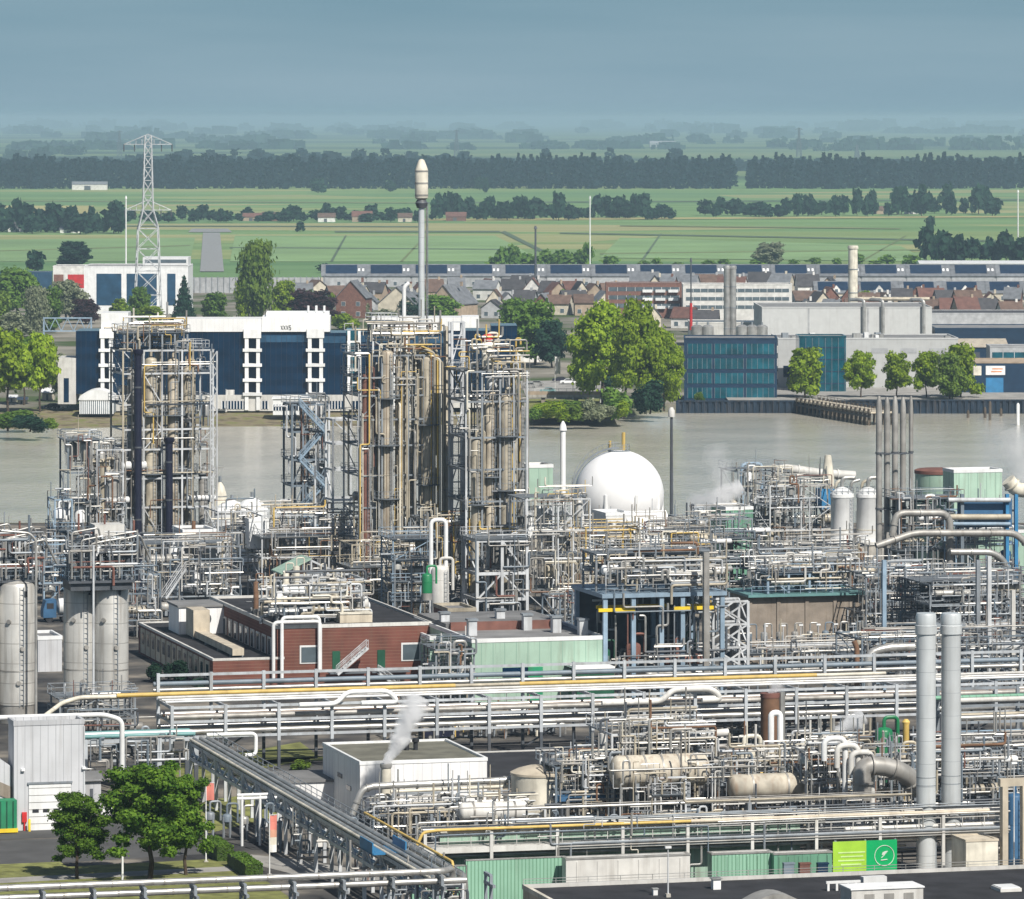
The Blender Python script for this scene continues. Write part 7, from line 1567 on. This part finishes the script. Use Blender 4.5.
# twin stacks
for x, yb, l in ((926, 878, "left of the twin pale grey stacks"), (951, 875, "right of the twin pale grey stacks")):
    q = gp(x, yb); r = 9.8/sc(q); h = zt(q, 613); zr = zt(q, 631); o = thing("twin_stack", "stack", "tall thick pale grey stack, " + l, q); b = MB(); b.lathe(q, [(r*.99, 0), (r, h*.3), (r, zr)], 32); part(o, "shaft", b, "stack_metal")
    b = MB(); b.lathe(q, [(r*1.13, zr - .25), (r*1.13, zr + .55), (r*1.05, zr + .6), (r*1.05, h - .25), (r*.97, h), (r*.8, h)], 32); part(o, "crown", b, "stack_metal")
    for f in (.35, .38, .16): b = MB(); b.lathe(q + K*(h*f), [(r*1.012, 0), (r*1.012, .07)], 32); part(o, "seam_ring", b, "grey_steel")
    b = MB(); b.bar(q + U*r + K*(h - 1.2), q + U*(r + .5) + K*(h - 1.2), .3); part(o, "sampling_port", b, "grey_steel"); b = MB(); b.lathe(q, [(r*1.25, 0), (r*1.25, .35)], 24); part(o, "footing", b, "concrete")
unit("behind the twin stacks' lower half", 872, 1000, 838, 755, 8, 3, 237, "grey_steel", PAL + PALD, 44, 46, 8, brace_p=.3, decks=[0, 1]); unit("on the grey pipe trestle at the right", 962, 1040, 812, 752, 9, 3, 238, "grey_steel", PALD, 44, 40, 6, brace_p=.5, decks=[0, 1]); unit("behind the rack's right half", 640, 860, 748, 712, 6, 2, 239, "grey_steel", PALD, 40, 40, 9, bay=6, decks=[1]); unit("beyond the rack near the white hall", 395, 560, 742, 722, 5, 1, 240, "grey_steel", PALT, 12, 24, 8, bay=6, decks=[], brace_p=0)
# stub yellow post by twin stacks
q = gp(906, 832); b = MB(); b.lathe(q, [(.33, 0), (.33, zt(q, 722) - .3), (.42, zt(q, 722)), (.2, zt(q, 722) + .3)], 12); solo("vent_stack", "stack", "yellow brown vent pipe just left of the twin stacks", b, "yellow")
q = gp(884, 822); vvessel(q, .9, zt(q, 727), "green_tank", "green and silver vessel left of the twin stacks", legs=True)
# ================================================================ bottom yellow rack and what stands below it
pb = gp(425, 900); tb2 = ux(pb, 1006); zy = zt(pb, 833); zw = zt(pb, 849)
o = thing("front_rack", "pipe rack", "long front pipe rack with beige walkway below yellow pipe", pb); n = 9
for i in range(n + 1):
    x = tb2*i/n
    for d in (0, 2.6): b = MB(); b.cbox(pb + U*x + W*d, .3, .3, zy - .1); part(o, "post", b, "offwhite")
    b = MB(); b.bar(pb + U*x + K*(zy - .2), pb + U*x + W*2.6 + K*(zy - .2), .22); part(o, "cross_beam", b, "offwhite")
b = MB(); b.box(pb + K*(zw - .5) - U*.5 - W*.05, tb2 + 1, 2.9, .5); part(o, "walkway_deck", b, "offwhite"); b = MB(); b.rail([pb + K*zw, pb + U*tb2 + K*zw], 1.15, .06, sp=2.2); part(o, "railing", b, "offwhite")
for i in range(int(n*.4), n):
    b = MB(); x = tb2*i/n; b.bar(pb + U*x + K*(zy - .3), pb + U*(x + 2) + W*2.6 + K*(zy - .3), .18); part(o, "brace", b, "offwhite")
pipe([pb + U*(-1) + K*(zy - 1.6), pb + U*(-.2) + K*(zy + .05), pb + U*1.2 + K*(zy + .2), pb + U*(tb2*.45) + K*(zy + .2)], .15, "yellow", "yellow pipe on the front rack, western half", "rack_pipe", True); pipe([pb + U*(tb2*.45) + K*(zy + .2), pb + U*(tb2*.97) + K*(zy + .2)], .19, "beige", "beige pipe on the front rack, eastern half", "rack_pipe", True)
for d, z, r, m in ((.8, zy + .15, .14, "alu"), (1.6, zy + .15, .18, "offwhite"), (2.2, zy + .15, .14, "tan_clad"), (.9, zw - .9, .16, "alu"), (1.8, zw - .9, .2, "cream")): pipe([pb + W*d + K*z, pb + U*tb2 + W*d + K*z], r, m, "%s pipe on the front rack behind the yellow line" % PN[m], "rack_pipe", True)
big_pipe([pb + U*(tb2*.72) + W*.6 + K*(zw + .25), pb + U*(tb2*.98) + W*.6 + K*(zw + .25)], .28, "offwhite", "off white pipe on the front walkway by the green sign", True)
ql = gp(655, 848); steel("white access frame with ladder before the stained drum", ql, 3.2, 1.6, [3.2, 5.2, 7.0], 1, "white_steel", "access_frame", seed=77, sect=.18, brace_p=.3, decks=[1])
runsA = gp(612, 850); runs("in front of the stained drum", runsA, 20, 1.5, [2.2, 4.5, 7.5], 261, 8, 22, PAL, (.05, .12)); runs("behind the front rack", pb + W*3, tb2, 3, [1.8, 3.4, zy], 251, 30, 50, PAL, (.07, .15)); runs("on the front rack walkway", pb, tb2, 2.5, [zw + .5, zy], 252, 14, 24, PAL, (.06, .12))
def panel_fence(x0, x1, yt, yb, m, label, dep=.25, name="sheet_fence"):
    p = gp(x0, yb); a = ux(p, x1); h = zt(p, yt); o = thing(name, "fence", label, p); b = MB(); b.box(p + K*.1, a, dep, h - .1); part(o, "sheet", b, m); b = MB(); n = max(2, int(a/2.5))
    for i in range(n + 1): b.box(p + U*(a*i/n - .06) + W*dep, .12, .12, h)
    part(o, "post_framing", b, "grey_steel"); b = MB(); b.box(p - W*.04 + K*h, a, dep + .1, .1); part(o, "coping", b, "alu"); return p, a, h
panel_fence(466, 566, 861, 903, "green_fence", "green corrugated screen below the front rack"); panel_fence(412, 468, 868, 905, "green_fence", "lower green screen near the front silver pipes"); panel_fence(440, 800, 837, 895.6, "green_clad", "pale green back screen behind the front rack", name="sheet_screen")
for x0, x1, yt, yb, m, l in ((566,690,860,903,"offwhite","off white low wall between the green screens"),(712,772,855,897,"green_fence","green steel container right of the off white wall"),(774,832,855,896,"green_shed","darker green steel container beside the green sign")):
    o, p, u, w, a, h = box_building(x0, x1, yb, yt, 1.4, l, m, "offwhite", "site_container" if m != "offwhite" else "low_building", .15, "alu")
    for i in range(6): b = MB(); b.box(p + u*(a*(i + .5)/6) - w*.06, .1, .06, h - .2, u, w); part(o, "stiffening_rib", b, m)
for x, m in ((784, "blue_grey"), (800, "redbrown"), (818, "navy_wall")): q = gp(x, 899); b = MB(); b.box(q, 1.0, .5, 3.2); b.box(q + K*3.2 - W*.05, 1.1, .6, .15); solo("switch_cabinet", "cabinet", "%s tall cabinet before the green containers" % {"blue_grey": "blue grey", "redbrown": "red brown", "navy_wall": "navy"}[m], b, m)
# green sign with leaf emblem
p = gp(833, 899); a = ux(p, 897); z0, z1 = zt(p, 873), zt(p, 842); o = thing("green_sign", "sign", "big green sign, lime left half, white ringed leaf emblem right", p)
mat("lime", (.36,.62,.05), .5, var=.15); mat("sign_green", (.0,.40,.12), .5, var=.08); mat("lime_pale", (.55,.75,.30), .5); mat("sign_white", (.75,.82,.72), .5)
b = MB(); b.box(p + K*z0, a*.52, .12, z1 - z0); part(o, "lime_panel", b, "lime"); b = MB(); b.box(p + U*(a*.52) + K*z0, a*.48, .12, z1 - z0); g = part(o, "green_panel", b, "sign_green")
b = MB()
for i, (f0, f1) in enumerate(((.08,.50),(.12,.47),(.08,.49),(.12,.44))): b.box(p + U*(a*f0) + K*(z0 + (z1 - z0)*(.62 - .13*i)) - W*.03, a*(f1 - f0), .03, .13)
part(o, "text_lines", b, "lime_pale")
c = p + U*(a*.80) + K*((z0 + z1)/2) - W*.03; rr_ = (z1 - z0)*.33; b = MB(); n = 28
for i in range(n):
    a0, a1 = 6.283*i/n, 6.283*(i+1)/n; P0 = c + U*(rr_*math.cos(a0)) + K*(rr_*math.sin(a0)); P1 = c + U*(rr_*math.cos(a1)) + K*(rr_*math.sin(a1)); b.bar(P0, P1, .05)
b.prism([c + U*(-.25) + K*.05, c + U*.05 + K*.1, c + U*.38 + K*.42, c + U*.1 + K*.42, c + U*(-.18) + K*.3], .02, W); b.bar(c - U*.3 - K*.2, c + U*.05 + K*.12, .06)
b.bar(c - U*.35 - K*.42, c + U*.3 - K*.36, .07); part(g, "leaf_emblem", b, "sign_white")
for x in (.03, .5, .97): b = MB(); b.box(p + U*(a*x) + W*.14, .14, .14, z1 + .1); part(o, "post", b, "grey_steel")
# right bottom: portal and tanks
p = gp(1004, 892); o = thing("beige_portal", "portal", "beige steel portal at the right edge of the yard", p); h = zt(p, 786); a = ux(p, 1024)
for x in (0, a): b = MB(); b.cbox(p + U*x, .55, .8, h); part(o, "post", b, "beige")
b = MB(); b.box(p - U*.5 - W*.4 + K*h, a + 6, .8, .7); part(o, "beam", b, "beige")
vvessel(gp(1015, 876), .75, 8, "blue", "blue upright vessel inside the beige portal", legs=False)
o, p, u, w, a, h = box_building(966, 998, 894, 842, 4, "small cream block beside the right twin stack", "cream", "beige", "plant_store", .2, "beige")
strip("yard_paving", [(900,897),(1040,890),(1040,872),(900,880)], "beige", .05)
b = MB(); k = gp(900, 895); b.bar(k + K*1.2, k + U*13 + K*1.2, .3, .35); b.bar(k, k + K*1.2, .3); b.bar(k + U*12.8, k + U*12.8 + K*1.2, .3); solo("guard_beam", "barrier", "cream guard beam before the twin stack feet", b, "cream")
for x, yb, yt in ((1014, 880, 764), (948, 812, 700)): lamp_post(gp(x, yb), zt(gp(x, yb), yt), "street lamp post at the right of the plant")
# ================================================================ black roof in front
z = 4.3; pk = gp(523, 888, z); ak = ux(pk, 1060); pk0 = V((pk.x, pk.y, 0)); Lk = 60
o = thing("black_roofed_building", "building", "foreground building with black bitumen roof and pale edge", pk0 - W*Lk); b = MB(); b.box(pk0 - W*Lk, ak, Lk, z - .12); part(o, "wall", b, "beige"); b = MB(); b.box(pk0 - W*(Lk - .3) + U*.3 + K*(z - .12), ak - .6, Lk - .6, .12); part(o, "roof", b, "roof_black")
b = MB(); b.box(pk0 - W*.3 + K*(z - .1) - U*.05, ak + .1, .4, .42); part(o, "roof_edge", b, "offwhite"); b = MB(); b.box(pk0 - W*Lk - U*.06 + K*(z - .1), .35, Lk - .3, .42); part(o, "roof_edge", b, "cream")
b = MB(); b.rail([pk0 - W*.15 + K*(z + .3), pk0 + U*ak - W*.15 + K*(z + .3)], .5, .05, sp=3); part(o, "edge_rail", b, "alu")
rp = lambda x, y: gp(x, y, z)
q = rp(668, 897); lamp_post(q, 4.3, "slim lamp post rising from the black roof")
for x, y, s_ in ((716, 889, .7), (655, 895, .4)): q = rp(x, y); o2 = thing("roof_cowl", "vent", "small white cowl on the black roof", q); b = MB(); b.cbox(q, s_, s_, s_*1.3); part(o2, "box", b, "white"); b = MB(); b.cbox(q + K*(s_*1.3), s_*1.35, s_*1.35, .1); part(o2, "cap", b, "alu")
q = rp(826, 891); o2 = thing("roof_bench_frame", "frame", "white pipe saddle frame on the black roof", q, kind="thing"); b = MB(); b.bar(q + K*.75, q + U*3.2 + K*.75, .22); part(o2, "rail", b, "white"); 
for x in (.2, 1.0, 2.8): b = MB(); b.bar(q + U*x, q + U*x + K*.75, .2); part(o2, "leg", b, "white")
q = rp(848, 896); big_pipe([q + U*.6 + W*2 + K*.6, q + U*2.2 + K*.6, q + U*4.2 - W*4 + K*.5], .22, "offwhite", "white duct bending over the black roof", False, "roof_pipe"); q = rp(862, 885); b = MB(); b.bar(q + K*.5, q + U*2.2 + K*.5, .9, .5); b.bar(q + U*.3, q + U*.3 + K*.5, .2); b.bar(q + U*1.9, q + U*1.9 + K*.5, .2); solo("roof_unit", "roof unit", "white boxy unit at the black roof's far edge", b, "white")
q = rp(846, 905) - W*1.5; o2 = thing("air_handler", "air handler", "large pale rooftop air handler at the bottom edge", q); b = MB(); b.box(q, 6.6, 3, 1.5); part(o2, "casing", b, "offwhite"); b = MB(); b.box(q - U*.1 - W*.1 + K*1.5, 6.8, 3.2, .12); part(o2, "lid", b, "white")
for x in (1.2, 3.0, 4.8): b = MB(); b.box(q + U*x - W*.05 + K*.4, .9, .05, .7); part(o2, "louvre", b, "alu_dull")
q = rp(748, 908); o2 = thing("roof_hood", "roof hood", "curved grey hood on the black roof beside the air handler", q); b = MB(); b.prism([q + U*(5.4*i/10) + K*(.1 + 1.0*math.sin(math.pi*i/10)) for i in range(11)], 3, W); part(o2, "hood", b, "alu_dull"); b = MB(); b.box(q - W*.1, 5.4, .1, .25); part(o2, "front_lip", b, "offwhite")
q = rp(1008, 892); o2 = thing("roof_light", "rooflight", "pale square rooflight on the black roof's right", q); b = MB(); b.box(q - U*.7, 2.0, 2.4, .3); part(o2, "kerb", b, "offwhite"); b = MB(); b.box(q - U*.6 + W*.1 + K*.3, 1.8, 2.2, .08); part(o2, "glazing", b, "white")
# ================================================================ steam, haze, sky, sun, camera
def plume(p, x, y, r0, r1, label, dens, seed, dy=0):
    q = V(((x - CX)/F*(p.y + dy), p.y + dy, zt(V((0, p.y + dy, 0)), y))); steam(p, q, r0, r1, label, dens, seed)
plume(STEAM1, 418, 700, .6, 2.3, "white steam rising from the cream stack before the white hall", 5.0, 1)
plume(STEAM2, 780, 682, .7, 1.3, "thin steam above the short rusty stack", 2.0, 2)
plume(STEAM3, 862, 716, .4, 1.6, "white steam blowing right from the thin rusty pipe", 5.0, 3)
k = gp(742, 575); plume(V((k.x, k.y, zt(k, 485))), 694, 512, 1.6, 4.2, "dense white steam drifting left beside the sphere", 1.3, 4)
k = gp(722, 578); plume(V((k.x, k.y, zt(k, 492))), 716, 446, 2.0, 3.6, "faint steam rising right of the sphere", .35, 5)
k = gp(1032, 585); plume(V((k.x, k.y, zt(k, 492))), 1012, 432, 2.2, 5.0, "soft steam cloud at the right edge over the river", .45, 6)
k = gp(888, 730); plume(V((k.x, k.y, zt(k, 692))), 910, 672, 1.2, 2.0, "wisp of steam left of the twin stacks", .4, 7)
emit_pipes(285)
settle_labels()
# air
b = MB(); b.box((-46000, 100, -6.5), 92000, 61000, 92.5, U0, W0)
m = bpy.data.materials.new("haze"); m.use_nodes = True; N, L = m.node_tree.nodes, m.node_tree.links; N.remove(N["Principled BSDF"])
vp = N.new("ShaderNodeVolumePrincipled"); vp.inputs["Color"].default_value = HAZE_COL; vp.inputs["Density"].default_value = HAZE_D; vp.inputs["Anisotropy"].default_value = 0.0
L.new(vp.outputs[0], N["Material Output"].inputs["Volume"]); MATS["haze"] = m
hz = setting("haze", b, "haze", "stuff", label="thin bluish air over the whole river plain"); 
# sky
SUN_AZ = R(150); SUN_EL = R(46)           # azimuth clockwise from the view direction
wd = bpy.data.worlds.new("World"); scene.world = wd; wd.use_nodes = True; N, L = wd.node_tree.nodes, wd.node_tree.links
bg = N["Background"]; sky = N.new("ShaderNodeTexSky"); sky.sky_type = 'NISHITA'; sky.sun_disc = False; sky.sun_elevation = SUN_EL; sky.sun_rotation = SUN_AZ; sky.altitude = 50; sky.air_density = 1.0; sky.dust_density = 1.5
tc = N.new("ShaderNodeTexCoord"); sp = N.new("ShaderNodeSeparateXYZ"); L.new(tc.outputs["Generated"], sp.inputs[0])
mr = N.new("ShaderNodeMapRange"); mr.interpolation_type = 'SMOOTHSTEP'; mr.inputs[1].default_value = .05; mr.inputs[2].default_value = .45; mr.inputs[3].default_value = 1; mr.inputs[4].default_value = 0; L.new(sp.outputs[2], mr.inputs[0])
mp = N.new("ShaderNodeMapping"); mp.inputs["Scale"].default_value = (5, 5, 60); L.new(tc.outputs["Generated"], mp.inputs["Vector"])
nz = N.new("ShaderNodeTexNoise"); nz.inputs["Scale"].default_value = 1.0; nz.inputs["Detail"].default_value = 5; L.new(mp.outputs[0], nz.inputs["Vector"])
cr = N.new("ShaderNodeValToRGB"); cr.color_ramp.elements[0].position = .3; cr.color_ramp.elements[0].color = CLOUD_A; cr.color_ramp.elements[1].position = .7; cr.color_ramp.elements[1].color = CLOUD_B; L.new(nz.outputs[0], cr.inputs[0])
scl = N.new("ShaderNodeVectorMath"); scl.operation = 'SCALE'; scl.inputs["Scale"].default_value = 1/SKY_STR; L.new(cr.outputs[0], scl.inputs[0])
mx = N.new("ShaderNodeMix"); mx.data_type = 'RGBA'; L.new(mr.outputs[0], mx.inputs[0]); L.new(sky.outputs[0], mx.inputs[6]); L.new(scl.outputs[0], mx.inputs[7]); L.new(mx.outputs[2], bg.inputs["Color"]); bg.inputs["Strength"].default_value = SKY_STR
sl = bpy.data.lights.new("sun", 'SUN'); sl.energy = SUN_E; sl.angle = R(.6); sl.color = (1, .95, .87); so = bpy.data.objects.new("sun", sl); COL.objects.link(so)
sd = V((math.sin(SUN_AZ)*math.cos(SUN_EL), math.cos(SUN_AZ)*math.cos(SUN_EL), math.sin(SUN_EL))); so.rotation_euler = (-sd).to_track_quat('-Z', 'Y').to_euler(); so.location = (0, 0, 300)
# camera: level, lens shifted down so that uprights stay upright
cd = bpy.data.cameras.new("camera"); co = bpy.data.objects.new("camera", cd); COL.objects.link(co); co.location = (0, 0, H); co.rotation_euler = (R(90), 0, 0)
cd.sensor_width = 36; cd.lens = F/1024*36; cd.shift_x = 0; cd.shift_y = -(449.5 - YH)/1024; cd.clip_start = 1; cd.clip_end = 120000; scene.camera = co
scene.render.engine = 'CYCLES'; cy = scene.cycles; cy.use_denoising = True
try: cy.denoiser = 'OPENIMAGEDENOISE'
except Exception: pass
cy.max_bounces = 10; cy.diffuse_bounces = 2; cy.glossy_bounces = 2; cy.transmission_bounces = 3; cy.volume_bounces = 8; cy.transparent_max_bounces = 6; cy.caustics_reflective = False; cy.caustics_refractive = False; cy.use_adaptive_sampling = True; cy.adaptive_threshold = .02
scene.render.resolution_x = 1024; scene.render.resolution_y = 899; scene.render.film_transparent = False
vs = scene.view_settings; vs.view_transform = 'Standard'; vs.look = 'None'; vs.gamma = 1; vs.exposure = EXPOSURE; vs.use_curve_mapping = False
